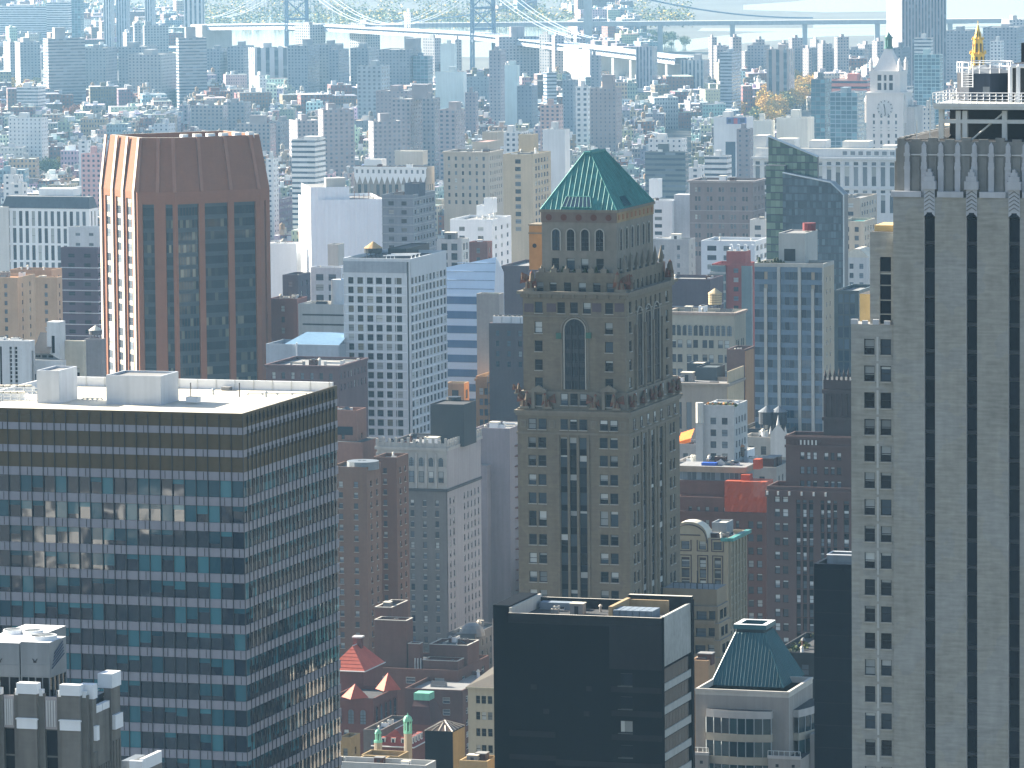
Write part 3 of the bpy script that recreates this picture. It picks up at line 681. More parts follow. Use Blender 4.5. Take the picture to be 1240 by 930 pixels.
# plant deck, tank and gold spire behind it
def bx(px0, px1, py0, py1, y, dy): x0, z0 = b.F(px0, py0, y); x1, z1 = b.F(px1, py1, y); return (x0, x1, y, y+dy, z0, z1)
q = bx(1150, 1330, 166, 132, 6, 12); m = MB(); m.box(q[0],q[1],q[2],q[3],zcr+.01,q[5],0); m.build('plant_house', [M('sooty_plant_house', (.018,.019,.022), .7)], b.root)
m = MB()
for px, py in ((1140.5,130),(1161,134),(1169,134),(1217,134),(1262,134)): x = b.F(px,150,4)[0]; z = b.F(px,py,4)[1]; m.box(x-.32,x+.32,3.6,4.2,zcr,z,0)
x0, z0 = b.F(1140,149,4); x1 = b.F(1262,149,4)[0]; m.box(x0,x1,3.55,4.25,z0,z0+.5,0,bottom=True); m.bar((b.F(1176,165,3.9)[0],3.9,zcr),(b.F(1216,136,3.9)[0],3.9,b.F(1216,136,3.9)[1]),.12,0); m.build('steel_frame', [steel], b.root)
x0, z0 = b.F(1131,132.5,2.6); x1 = b.F(1330,132.5,2.6)[0]; m = MB(); m.box(x0,x1,2.6,19,z0,z0+.75,0,bottom=True); m.box(x0-.15,x1,2.45,2.596,z0+.35,z0+.8,0,bottom=True); m.build('plant_deck', [steel], b.root); zdk = z0+.8
m = MB(); x0 = x0-.1; n = 26
for i in range(n+1): x = x0+(x1-x0)*i/n; m.bar((x,2.5,zdk),(x,2.5,zdk+1.35),.06,0)
for i in range(9): y = 2.5+i*2; m.bar((x0,y,zdk),(x0,y,zdk+1.35),.06,0)
for zz in (.5,.95,1.35): m.bar((x0,2.5,zdk+zz),(x1,2.5,zdk+zz),.06,0); m.bar((x0,2.5,zdk+zz),(x0,18.5,zdk+zz),.06,0)
m.build('railing', [white], b.root)
# octagonal blue-black tank, its own thing on the deck
x0, zt = b.F(1154.5, 89, 9); x1 = b.F(1217, 89, 9)[0]; r = (x1-x0)/2/math.cos(PI/8)
P = b.O+b.e1*(x0+x1)/2+b.e2*(9+r)+Z*zdk; ro = empty('roof_tank', P, b.ang); tag(ro, 'big dark blue octagonal tank with white rails on top of the pale skyscraper', 'tank')
m = MB(); oc = [(r*math.cos(PI/8+PI*i/4), r*math.sin(PI/8+PI*i/4)) for i in range(8)]; H = zt-zdk; m.prism(oc,0,H,0); m.build('tank_wall', [tankblue], ro)
m = MB(); n = 8
for i in range(8): a, c = oc[i], oc[(i+1)%8]; m.face([(*a,H+.003),(*c,H+.003),(0,0,H+1.1)],0)
m.build('tank_roof', [lead], ro)
m = MB()
for i in range(8):
    a, c = oc[i], oc[(i+1)%8]
    for zz in (.7,1.4): m.bar((*a,H+zz),(*c,H+zz),.06,0)
    for f in (0,.5): x, y = a[0]+(c[0]-a[0])*f, a[1]+(c[1]-a[1])*f; m.bar((x,y,H),(x,y,H+1.45),.06,0)
m.build('tank_railing', [white], ro)
m = MB(); yl = -r*math.cos(PI/8)-.15
for s in (-.35,.35): m.bar((-r*.42+s*2,yl,H*.5),(-r*.42+s*2,yl,H+1.2),.08,0)
for k in range(6): m.bar((-r*.42-.7,yl,H*(.52+.09*k)),(-r*.42+.7,yl,H*(.52+.09*k)),.05,0)
m.build('ladder_cage', [white], ro)
m = MB(); m.box(r*.12,r*.36,yl+.08,yl+.12,H*.2,H*.52,0,bottom=True); m.build('hatch', [lead], ro)
m = MB()     # dark plant block and tall pipes right of the tank
x0 = b.F(1222,90,8)[0]; m.box(x0, x0+9, 8, 16, zdk+.01, b.F(1230,78,8)[1], 0); x2 = b.F(1227,60,12)[0]; m.box(x2,x2+9,17,22,zcr,b.F(1235,52,17)[1],0); m.build('plant_block', [M('sooty_plant_house', (.018,.019,.022), .7)], b.root)
m = MB()
for px in (1223.5, 1233): x, zt = b.F(px,80,6); m.bar((x,6,zdk),(x,6,zt),.28,0,8); m.bar((x,6,zt),(x+2.5,7,zt),.28,0,8)
m.build('pipe', [white], b.root)
m = MB(); x, zt = b.F(1087,140,4); 
for px, py in ((1110,146),(1126,118),(1137,145)): x, zt = b.F(px,py,2.5); m.bar((x,2.5,zcr),(x,2.5,zt),.07,0,5)
m.build('antenna', [steel], b.root)
m = MB(); xx = [b.F(p,165,5)[0] for p in (1100,1150)]; m.face([(xx[0],3,zcr+.1),(xx[1],3,zcr+.1),(xx[1],12,b.F(1150,160,12)[1]+1),(xx[0],12,zcr+.4)],0); m.build('sloping_roof', [roof_tar], b.root)
# ---- the tan tower with the green pyramid roof, centre
b = Bld('pyramid_roof_tower', 'tall tan brick tower with a green copper pyramid roof and terracotta sculpture at its setbacks', 'skyscraper', 626.5, 761.5, 822.6, 497, 970)
h, w, d = b.h, b.w, b.d
def lvl(py, px=650, y=0.0): return b.F(px, py, y)[1]
cols = [(640.3,649.5),(652.3,661.8)]; colsr = [(726.6,736.2),(739,748.5)]
rowsL = [(529.4,542),(551,564),(574,587),(596.4,609.5),(618.5,636.7),(646.5,659.5),(669,682),(691.5,704.5),(714,727),(736.5,749.5),(759,772),(781.5,794.5)]
rowsR = [(a+1.0, c+1.0) for a, c in rowsL]
hol = b.rects(cols, rowsL, 600, 650) + b.rects(colsr, rowsR, 600, 737)
ctr = [(679,687.6),(690.3,698.5),(702,710.8)]
strip = [(a, c, lvl(800,695), lvl(530,695)) for a, c in [(b.F(p,600)[0], b.F(q,600)[0]) for p, q in ctr]]
# flank: pair, three strips, pair
sy = lambda px: b.S(px, 600)[0]
sz = lambda py, px=770: b.S(px, py)[1]
flank_pairs = [(sy(767.2),sy(769.7)),(sy(771.6),sy(774.1)),(sy(811.3),sy(813.6)),(sy(815.4),sy(817.8))]
fl = [(a,c,z0,z1) for _,_,z0,z1 in [h_ for h_ in hol if abs(h_[0]-hol[0][0]) < .01] for a, c in flank_pairs]
fstr = [(sy(p),sy(q),lvl(800,695),lvl(530,695)) for p, q in ((779,783.6),(789,793.4),(799,803.6))]
m = MB(); body = (0,w,0,d)
o, ux, ww_, rz = b.face(body,'F')
b.side(m, body, 'F', 0, h, hol+strip, .32, 0, 1)
b.side(m, body, 'S', 0, h, fl+fstr, .32, 0, 1); b.side(m, body, 'L', 0, h, ()); b.side(m, body, 'K', 0, h, ())
m.face([(0,0,h),(w,0,h),(w,d,h),(0,d,h)],1); m.build('shaft', [tan, stone], b.root)
for a,c,z0,z1 in hol: b.window(Vector(((a+c)/2,.30,z0)), 0, c-a, z1-z0, 'sash', WINM)
zf = [ (z0,z1) for a,c,z0,z1 in hol if abs(a-hol[0][0]) < .01 ]
for a,c,_,_ in strip:
    for z0,z1 in zf: b.window(Vector(((a+c)/2,.30,z0-.15)), 0, c-a, z1-z0+.3, 'pane', WINM)
for k, (a,c,_,_) in enumerate(strip): b.box('strip_spandrel', a, c, .33, .36, lvl(800,695), lvl(530,695), navy)
for a,c,z0,z1 in fl: b.window(Vector((w-.30,(a+c)/2,z0)), PI/2, c-a, z1-z0, 'sash', WINM)
for a,c,_,_ in fstr:
    for z0,z1 in zf: b.window(Vector((w-.30,(a+c)/2,z0-.15)), PI/2, c-a, z1-z0+.3, 'pane', WINM)
    b.box('strip_spandrel', w-.36, w-.33, a, c, lvl(800,695), lvl(530,695), navy)
# pale mullions of the middle strips, the belt above with windows and square plaques
m = MB()
for p in (676.6, 689, 700.3, 713): x = b.F(p,600)[0]; m.box(x-.22,x+.22,-.22,-.003,lvl(800,695),lvl(527,695),0)
for p in (777, 786.3, 796.2, 806): y = sy(p); m.box(w+.003,w+.22,y-.25,y+.25,lvl(800,695),lvl(527,695),0)
m.build('strip_mullion', [tan], b.root)
def belt(box, z0, z1, out, mat, name='belt_course'):
    x0,x1,y0,y1 = box; m = MB(); m.box(x0-out,x1+out,y0-out,y0-.003,z0,z1,0,bottom=True); m.box(x1+.003,x1+out,y0-.003,y1+out,z0,z1,0,bottom=True); m.box(x0-out,x0-.003,y0-.003,y1+out,z0,z1,0,bottom=True); return m.build(name, [mat], b.root)
belt(body, lvl(525.5), lvl(523), .16, stone); belt(body, lvl(500), lvl(496.5), .55, stone, 'cornice'); belt(body, lvl(503), lvl(500.2), .3, stone)
for a, c in [(b.F(p,512)[0], b.F(q,512)[0]) for p, q in ((640.3,649.5),(652.3,661.8),(679,687.6),(690.3,699),(701.8,710.8),(727,736),(739,748))]:
    b.window(Vector(((a+c)/2,-.03,lvl(519.5))), 0, c-a, lvl(507)-lvl(519.5), 'sash', WINM)
for p in (633.5, 668.5, 719, 754.5):
    x = b.F(p,512)[0]; z = lvl(513); m = MB(); m.box(x-.6,x+.6,-.14,-.003,z-.75,z+.75,0,bottom=True); m.box(x-.35,x+.35,-.18,-.143,z-.5,z+.5,1,bottom=True); m.build('plaque', [stone, tan], b.root)
for f in (.10,.24,.37,.5,.63,.78,.90): b.window(Vector((w+.03,d*f,lvl(519.5))), PI/2, 1.4, lvl(507)-lvl(519.5), 'sash', WINM)
# sculpture band at the lower setback
bx1, z1 = b.sec(633, 757, 814, 357, .8)
zs0 = h; zs1 = b.F(640,470,.8)[1]
for a, c, dz in ((634,640,0),(646,657,1),(663,670,0),(732,743,1)):
    pass
attic = (.35, w-.35, .35, d-.4)
m = MB(); b.side(m, attic, 'F', zs0+.003, zs1-.5, ()); b.side(m, attic, 'S', zs0+.003, zs1-.5, ()); b.side(m, attic, 'L', zs0+.003, zs1-.5, ()); b.side(m, attic, 'K', zs0+.003, zs1-.5, ()); m.face([(attic[0],attic[2],zs1-.5),(attic[1],attic[2],zs1-.5),(attic[1],attic[3],zs1-.5),(attic[0],attic[3],zs1-.5)],0); m.build('sculpture_course', [stone], b.root)
gm = [M('terracotta_sculpture', (.17,.062,.038), var=.5, streak=.7), stone, M('ochre_glaze', (.15,.11,.075), var=.4)]
gr = MB()     # a crouching winged beast seen from the front, about 3 m
gr.prism([(-.7,-.5),(.7,-.5),(.7,.5),(-.7,.5)],0,.35,1)
gr.prism([(-.55,-.45),(.45,-.45),(.45,.4),(-.55,.4)],.353,1.5,0,poly2=[(-.4,-.35),(.15,-.35),(.15,.3),(-.4,.3)])
gr.cyl(-.42,-.3,1.3,2.3,.42,9,2,.25); gr.cone(-.42,-.3,2.3,2.7,.27,9,0)
gr.face([(-.2,-.1,1.3),(1.3,-.05,.9),(1.1,.1,2.4),(.1,.1,1.9)],0); gr.face([(-.2,.15,1.3),(.1,.25,1.9),(1.1,.25,2.4),(1.3,.2,.9)],0); gr.face([(-.3,-.3,1.0),(-1.1,-.2,.5),(-.9,-.1,1.7)],0)
for s in (-.35,.25): gr.bar((s,-.5,.35),(s*.8,-.4,1.2),.16,2,6,.22)
for q_ in range(5): gr.bar((.1+q_*.22,-.12,1.2+.06*q_),(.25+q_*.2,-.12,2.0+.07*q_),.05,2,4)
gme = gr.mesh('winged_beast', gm)
def beast(x, y, z, rz, s, flip=1): inst(gme, 'winged_beast', b.root, (x,y,z), rz, (s*flip, s, s))
for px, fl_, s in ((636,-1,1.25),(664,1,1.15),(719,-1,1.15),(747,1,1.15)): beast(b.F(px,492)[0], -.15, zs0+.01, 0, s, fl_)
for f, fl_ in ((.06,-1),(.27,1),(.46,-1),(.60,1),(.82,-1),(.96,1)): beast(w+.12, d*f, zs0+.01, PI/2, 1.15, fl_)
beast(.0, .1, zs0+2.6, 0, .8, -1)
for px in (652.5, 737.5):       # aedicules with a window
    x = b.F(px,480)[0]; zt = b.F(px,467,0)[1]; m = MB(); m.box(x-1.35,x-.75,-.35,.34,h+.004,zt-1.2,0); m.box(x+.75,x+1.35,-.35,.34,h+.004,zt-1.2,0); m.box(x-1.6,x+1.6,-.5,.34,zt-1.197,zt-.8,0,bottom=True); m.face([(x-1.6,-.5,zt-.797),(x+1.6,-.5,zt-.797),(x,-.5,zt+.1)],0); m.face([(x-1.6,-.5,zt-.797),(x,-.5,zt+.1),(x,.3,zt+.1),(x-1.6,.3,zt-.797)],0); m.face([(x,-.5,zt+.1),(x+1.6,-.5,zt-.797),(x+1.6,.3,zt-.797),(x,.3,zt+.1)],0)
    m.build('aedicule', [stone], b.root); b.window(Vector((x,.30,h+.5)), 0, 1.3, zt-h-2.2, 'sash', WINM)
for px in (683,694.5,706): x = b.F(px,484)[0]; b.window(Vector((x,.30,h+.7)), 0, 1.35, 2.2, 'sash', WINM)
for f in (.17,.37,.53,.70,.89): b.window(Vector((w-.30,d*f,h+.6)), PI/2, 1.2, 2.2, 'sash', WINM)
# upper shaft
x0,x1,y0,y1 = bx1; U = lambda py, px=650: b.F(px, py, y0)[1]
hol = b.rects([(647.6,657),(732.8,742.3)], [(389.3,403.3),(412.3,425.4),(435,448),(457,469.5)], 430, 652, y0, x0) + b.rects([(647.6,657),(675,684),(690.4,699.6),(706,715.3),(732.8,742.3)], [(365.5,378.8)], 372, 652, y0, x0)
syu = lambda px: b.S(px, 430, x1)[0]-y0
flk = []
zrow = sorted({(round(r[2],3), round(r[3],3)) for r in hol})
for a, c in ((syu(762.2),syu(765.0)),(syu(806.5),syu(809.3))):
    for z0_, z1_ in zrow: flk.append((a,c,z0_,z1_))
for px in (771,777,782.5,788.5,794,799.5): flk.append((syu(px)-.55, syu(px)+.55, zrow[-1][0], zrow[-1][1]))
m = MB(); b.side(m, bx1, 'F', zs1-.497, z1, hol, .3, 0, 0, 'sash', WINM); b.side(m, bx1, 'S', zs1-.497, z1, flk, .3, 0, 0, 'sash', WINM); b.side(m, bx1, 'L', zs1-.497, z1, ()); b.side(m, bx1, 'K', zs1-.497, z1, ())
m.face([(x0,y0,z1),(x1,y0,z1),(x1,y1,z1),(x0,y1,z1)],1); m.build('upper_shaft', [tan, stone], b.root)
xa, xb = b.F(684,430,y0)[0], b.F(708.8,430,y0)[0]; za, zb_ = U(471.5,695), U(386.5,695)
b.window(Vector(((xa+xb)/2, y0-.04, za)), 0, xb-xa, zb_-za, 'arch', WINM, 'arched_window')
m = MB()
for k in range(4): zz = za+(zb_-za-2)*(k+.6)/4.3; m.box(xa+.1,xb-.1,y0-.13,y0-.09,zz,zz+.9,0,bottom=True)
for f in (.33,.67): x = xa+(xb-xa)*f; m.box(x-.13,x+.13,y0-.22,y0-.05,za,zb_-1.2,0)
m.build('arch_spandrels', [darksteel], b.root)
m = MB(); n = 14; R = (xb-xa)/2+.55; cx = (xa+xb)/2; zc = zb_-(xb-xa)/2
for i in range(n): a0, a1 = PI*i/n, PI*(i+1)/n; m.bar((cx+R*math.cos(a0),y0-.1,zc+R*math.sin(a0)),(cx+R*math.cos(a1),y0-.1,zc+R*math.sin(a1)),.2,0)
for s in (-1,1): m.bar((cx+s*R,y0-.1,za),(cx+s*R,y0-.1,zc),.2,0)
m.build('arch_moulding', [stone], b.root)
for px, py in ((677,407),(713,406.5)): x, z = b.F(px,py,y0); b.box('bronze_bracket',x-.5,x+.5,y0-.4,y0-.003,z-.5,z+.6,M('verdigris_bronze', (.05,.12,.09)))
for px in (640.5, 667.5, 722.5, 750): x, z = b.F(px,372,y0); b.box('wall_panel',x-.9,x+.9,y0-.06,y0-.003,z-.9,z+.7,M('purple_panel', (.10,.075,.085)))
for pa, pb in ((771,777.6),(781.3,788.2),(791,798.5)):
    ya, yb = b.S(pa,430,x1)[0], b.S(pb,430,x1)[0]; b.window(Vector((x1+.04,(ya+yb)/2,za)), PI/2, yb-ya, U(381,760)-za+.6, 'arch', WINM, 'arched_window')
m = MB()
for pa in (769,779.5,789.7,800.5): y = b.S(pa,430,x1)[0]; m.box(x1+.003,x1+.5,y-.4,y+.4,za-.5,U(397,760),0)
m.build('pilaster', [tan], b.root)
belt(bx1, z1-.75, z1-.1, .35, stone); belt(bx1, z1-.097, z1+.45, .95, stone, 'cornice'); belt(bx1, U(383.5), U(382), .12, stone)
for k in range(9): x = x0+(x1-x0)*(k+.5)/9; b.box('cornice_bracket', x-.2,x+.2,y0-.75,y0-.36,z1-.7,z1-.1,stone)
# attic block with a crest
bx2, z2 = b.sec(648, 753.6, 805.5, 331, 1.9)
x0,x1,y0,y1 = bx2
hol = b.rects([(648.8+.9,658),(665.5,674),(683,691.5),(700.5,709.5),(718,727),(734.5,743.3)], [(341.5,353)], 347, 655, y0, x0)
zr_ = (hol[0][2], hol[0][3]); n = 10
flk = [((y1-y0)*(i+.6)/n-.6,(y1-y0)*(i+.6)/n+.6,*zr_) for i in range(n)]
m = MB(); b.side(m, bx2, 'F', z1+.003, z2, hol, .3, 0, 0, 'sash', WINM); b.side(m, bx2, 'S', z1+.003, z2, flk, .3, 0, 0, 'sash', WINM); b.side(m, bx2, 'L', z1+.003, z2, ()); b.side(m, bx2, 'K', z1+.003, z2, ()); m.face([(x0,y0,z2),(x1,y0,z2),(x1,y1,z2),(x0,y1,z2)],1); m.build('attic', [tan, roof_tar], b.root)
for i in range(7): m = MB(); x = x0+(x1-x0)*(i+.5)/7; m.box(x-.55,x+.55,y0-.05,y0+.45,z2+.003,z2+.75,0); m.cone(x,y0+.2,z2+.74,z2+1.5,.3,6,0); m.build('crest_finial', [stone], b.root)
for i in range(7): m = MB(); y = y0+(y1-y0)*(i+.5)/7; m.box(x1-.45,x1+.05,y-.7,y+.7,z2+.003,z2+.8,0); m.cone(x1-.2,y,z2+.79,z2+3.4+.3*(i%2),.62,6,0); m.build('crest_finial', [stone], b.root)
for px, rz, fl_ in ((641,0,-1),(752,0,1)): x = b.F(px,350,y0-1)[0]; beast(x, y0-.95, z1+.46, rz, 1.45, fl_)
beast(x1+1.0, y1-1.0, z1+.46, PI/2, 1.5, 1); beast(x1+.9, y0+1.2, z1+.46, PI/2, 1.2, -1)
for i in range(8): m = MB(); x = x0+1+(x1-x0-2)*i/7; m.cyl(x,y0+.75,z2+.003,z2+.55+.3*(i%3),.45,7,0,.15); m.build('terrace_plant', [M('dark_terrace_plants', (.03,.045,.02))], b.root)
# top block with arched windows, medallion frieze
bx3, z3 = b.sec(655.8, 746.2, 790.8, 256.2, 3.2); x0,x1,y0,y1 = bx3
V = lambda py, px=700: b.F(px, py, y0)[1]
zfr = V(269.5)
hol = b.rects([(668.5,677),(686,696),(703.5,712.5),(722,731)], [(313,327)], 320, 700, y0, x0)
n = 6; flk = [((y1-y0)*(i+.7)/6.6-.5,(y1-y0)*(i+.7)/6.6+.5,hol[0][2],hol[0][3]) for i in range(n)]
m = MB(); b.side(m, bx3, 'F', z2+.003, z3, hol, .3, 0, 0, 'sash', WINM); b.side(m, bx3, 'S', z2+.003, z3, flk, .3, 0, 0, 'sash', WINM); b.side(m, bx3, 'L', z2+.003, z3, ()); b.side(m, bx3, 'K', z2+.003, z3, ()); m.face([(x0,y0,z3),(x1,y0,z3),(x1,y1,z3),(x0,y1,z3)],0); m.build('top_block', [M('top_block_stone', (.20,.18,.15), var=.28)], b.root)
for pa, pb in ((669,678),(686.7,695.8),(704,713.3),(721.7,730.8)):
    xa, xb = b.F(pa,290,y0)[0], b.F(pb,290,y0)[0]; b.window(Vector(((xa+xb)/2,y0-.03,V(303.5))), 0, xb-xa, V(278)-V(303.5), 'arch', WINM, 'arched_window')
for i in range(6): y = y0+(y1-y0)*(i+.7)/6.6; b.window(Vector((x1+.03,y,V(303.5))), PI/2, 1.5, V(278)-V(303.5), 'arch', WINM, 'arched_window')
m = MB(); m.box(x0-.08,x1+.08,y0-.14,y0-.003,zfr,z3-.25,0,bottom=True); m.box(x1+.003,x1+.14,y0-.003,y1,zfr,z3-.25,1,bottom=True); m.build('frieze', [M('frieze_panel', (.16,.12,.10)), M('ochre_frieze', (.27,.19,.10), var=.4)], b.root)
for i in range(5):
    x = x0+(x1-x0)*(i+.5)/5; z = (zfr+z3-.25)/2; m = MB(); c = [(x+.62*math.cos(PI*k/6),z+.62*math.sin(PI*k/6)) for k in range(12)]
    m.face([(a,y0-.20,e) for a, e in c],0)
    for k in range(12): a, e = c[k], c[(k+1)%12]; m.face([(a[0],y0-.20,a[1]),(a[0],y0-.141,a[1]),(e[0],y0-.141,e[1]),(e[0],y0-.20,e[1])],1)
    m.build('medallion', [M('red_medallion', (.12,.045,.03)), stone], b.root)
for i in range(9):
    y = y0+(y1-y0)*(i+.5)/9; z = (zfr+z3-.25)/2; m = MB(); m.box(x1+.143,x1+.24,y-.5,y+.5,z-.5,z+.5,0,bottom=True); m.build('medallion', [M('red_brown_tile', (.28,.13,.06))], b.root)
belt(bx3, z3-.247, z3+.25, .35, stone, 'eaves_cornice')
# the copper roof: a steep hip with a short ridge running back
e = .15; E0, E1, E2, E3 = (x0-e,y0-e,z3+.253), (x1+e,y0-e,z3+.253), (x1+e,y1+e,z3+.253), (x0-e,y1+e,z3+.253)
ya = y0+6.5; xr, zr1 = b.F(711.3,185,ya); 
yb = ya+9.5; R0, R1 = (xr-.6,ya,zr1), (xr-.6,yb,zr1); Q0, Q1 = (xr+.6,ya,zr1), (xr+.6,yb,zr1)
m = MB(); m.face([E0,E1,Q0,R0],0); m.face([E1,E2,Q1,Q0],0); m.face([E2,E3,R1,Q1],0); m.face([E3,E0,R0,R1],0); m.face([R0,Q0,Q1,R1],0)
def seams(A, Bp, C, Dp, n):      # A-B eave, D-C top: standing seams
    A,Bp,C,Dp = map(Vector,(A,Bp,C,Dp)); nn = (Bp-A).cross(Dp-A).normalized()*.05
    for i in range(1,n):
        f = i/n; p = A.lerp(Bp,f)
        L = (Bp-A).length; t = f*L; la = (Dp-A).dot((Bp-A).normalized()); lb = (C-A).dot((Bp-A).normalized())
        if t < la: k = t/la
        elif t > lb: k = (L-t)/(L-lb)
        else: k = 1
        up = (Dp-A)-(Bp-A).normalized()*la
        m.bar(p+nn, p+up*k+nn, .075, 1)
seams(E0,E1,Q0,R0,15); seams(E1,E2,Q1,Q0,24); seams(E3,E0,R0,R1,20)
m.bar(R0,R1,.3,1,6); m.bar(Q0,Q1,.3,1,6); m.bar(R0,Q0,.3,1,6); m.bar(E0,R0,.16,1); m.bar(E1,Q0,.16,1); m.bar(E2,Q1,.16,1)
rf = m.build('pyramid_roof', [copper, M('green_copper_seam', (.062,.235,.215), .6, .2)], b.root)
def on(A,Bp,Dp,u,v): A,Bp,Dp = map(Vector,(A,Bp,Dp)); return A+(Bp-A)*u+(Dp-A)*v
fm = Vector(E0).lerp(Vector(E1),.5); fr = Vector(R0).lerp(Vector(Q0),.5); sl = fr-fm; ex = (Vector(E1)-Vector(E0)).normalized(); nn = ex.cross(sl).normalized()
m = MB(); mid = fm+ex*-.4
A0, A1 = mid-ex*2.9, mid+ex*2.9; lo, hi = .035, .225
pts = [A0+sl*lo+nn*.16, A1+sl*lo+nn*.16, A1+sl*hi-ex*.6+nn*.16, A0+sl*hi+ex*.6+nn*.16]; m.face(pts,0)
for k in range(8): f = k/7; m.bar(pts[0].lerp(pts[1],f)+nn*.05, pts[3].lerp(pts[2],f)+nn*.05, .07, 1)
m.bar(pts[3],pts[2],.12,1); m.bar(pts[0],pts[1],.12,1); m.build('skylight', [M('skylight_glass', (.10,.15,.19), .12, .2), copper], rf)
sfm = Vector(E1).lerp(Vector(E2),.30); sR = Vector(Q0).lerp(Vector(Q1),.30); ssl = sR-sfm; ey = (Vector(E2)-Vector(E1)).normalized(); sn = ey.cross(ssl).normalized()
m = MB(); pts = [sfm-ey*2.2+ssl*.03+sn*.14, sfm+ey*2.2+ssl*.03+sn*.14, sfm+ey*1.6+ssl*.20+sn*.14, sfm-ey*1.6+ssl*.20+sn*.14]; m.face(pts,0)
for k in range(6): m.bar(pts[0].lerp(pts[1],k/5)+sn*.05, pts[3].lerp(pts[2],k/5)+sn*.05, .07, 0)
m.build('side_skylight', [copper2], rf)
# the ochre stair tower behind its left shoulder
xq0, zt = b.F(640.5,273,7); xq1 = x0-.01
m = MB(); b.side(m, (xq0,xq1,7,12), 'F', z2+.003, zt, ()); m.box(xq0,xq1,7.01,12,z2+.003,zt-.01,0); m.box(xq0-.12,xq1,6.8,12,zt-.008,zt+.25,1); m.box(xq0-.1,xq1,6.85,6.99,zt-1.6,zt-1.3,1,bottom=True); m.build('stair_tower', [orangebrick, stone], b.root)
m = MB(); cx, cz = b.F(647.5,297.5,7); m.face([(cx+.42*math.cos(PI*k/6),6.9,cz+.42*math.sin(PI*k/6)) for k in range(12)],0); m.build('round_vent', [darksteel], b.root)
b.done(); M_ = b

# ---- the black slab in front of it
b = Bld('black_office_block', 'black windowless office block with one pale flank and white bands', 'office block', 615.5, 801, 835, 747.5, 780)
h, w, d = b.h, b.w, b.d
x_ = lambda px, py=800: b.F(px, py)[0]; z_ = lambda py, px=700: b.F(px, py)[1]
m = MB(); m.box(0,w,0,d,0,h-1.4,0,1); m.build('wall', [blackw, roof_tar], b.root)
xl, zl = b.F(597,732.5,.9); m = MB(); m.box(xl,-.003,.9,d-1,0,zl,0); m.build('side_shaft', [blackw], b.root)
m = MB(); m.box(.0,x_(738),-.10,-.003,z_(757),h-1.4,0,bottom=True); m.box(x_(738)+.003,w,-.10,-.003,z_(811,770),h-1.4,0,bottom=True); m.build('upper_panel', [blackw2], b.root)
for k, (a, c, p0, p1) in enumerate(((740,801,832,839),(740,801,861,868),(740,801,890,897),(616,672,885,892),(616,672,914,920),(672,801,918,925))):
    m = MB(); m.box(x_(a),x_(c),-.09,-.003,z_(p1,770 if a > 700 else 640),z_(p0,770 if a > 700 else 640),0,bottom=True); m.build('faint_band', [blackw2], b.root)
for px, py in ((646,834),(713,833.5),(661,863),(710,864)): m = MB(); m.box(x_(px-3.5),x_(px+3.5),-.07,-.003,z_(py+3),z_(py-3),0,bottom=True); m.build('brick_patch', [blackw2], b.root)
for k, py in enumerate((813,841,870,899.5)):
    for j, px in enumerate((752,762)):
        lit = k == 2; m = win_shape(1.25 if j else .6, 1.9, 'pane', 3 if lit else 0).mesh('window', [navy, frame_m, blind, sill_m])
        inst(me if False else m, 'window', b.root, (x_(px-1 if j else px+2), -.12, z_(py+15)), 0)
    b.box('sill', x_(748), x_(766), -.2, -.11, z_(py+16.3), z_(py+15.2), M('dark_sill', (.08,.08,.08)))
# pale flank: blank stone head, then white bands and black glass
Sz = lambda py: b.S(801.5, py)[1]; bands = [(808,837-3.7)]
m = MB(); m.box(w+.003,w+.25,.25,d-.25,Sz(808),h-.0,0,bottom=True); m.build('flank_panel', [M('rough_pale_stone', (.36,.38,.37), .9, .35)], b.root)
for k in range(9):
    zt = Sz(829+28.3*k); m = MB(); m.box(w+.003,w+.25,.25,d-.25,zt-1.15,zt,0,bottom=True); m.build('flank_band', [M('pale_panel', (.40,.42,.41), .8, .12)], b.root)
    for j in range(9): b.window(Vector((w+.12, .25+(d-.5)*(j+.5)/9, zt+.02)), PI/2, (d-.5)/9-.12, 2.25, 'glazed', WINNAVY)
m = MB()
m.box(w+.003,w+.35,0,.247,0,h,0); m.box(w+.003,w+.45,d-.246,d+1.0,0,h+.4,0); m.build('flank_edge', [blackw], b.root)
m = MB(); th = .4
m.box(0,w,0,th,h-1.397,h-.15,0,1); m.box(0,th,th+.003,d,h-1.397,h+.6,2,1); m.box(th,w*.6,d-th,d,h-1.397,h+.15,0,1); m.box(w*.6+.003,w+.4,d-th,d+.6,h-1.397,h+1.0,0,1); m.box(w-.4,w,th+.003,d-th-.003,h-1.397,h-.1,0,1)
m.build('parapet', [blackw2, M('pale_coping', (.5,.47,.42)), concrete], b.root)
zr = h-1.39
m = MB(); m.box(w*.62,w*.645,3,d-3,zr,h+.9,0); m.box(w*.645+.003,w*.9,d-3.4,d-3,zr,h+.7,0); m.build('screen_wall', [M('tan_render', (.40,.28,.16))], b.root)
m = MB()
for j in range(6): m.box(w*.66+j*1.05,w*.66+j*1.05+.95,2.2,6.5,zr,zr+1.9,0)
m.build('grey_cabinets', [M('grey_blue_cabinet', (.16,.2,.25))], b.root)
m = MB(); m.box(.9,w*.58,1.0,1.5,zr,zr+.9,0); m.box(1,w*.3,d-3,d-1,zr,zr+1.1,0); m.build('low_housing', [M('grey_blue_cabinet', (.16,.2,.25))], b.root)
clutter(b, (1,w*.6,2,d-2), zr, 7, 5, None, .5); clutter(b, (w*.68,w-1,7,d-3.6), zr, 5, 6, None, .5)
b.done()

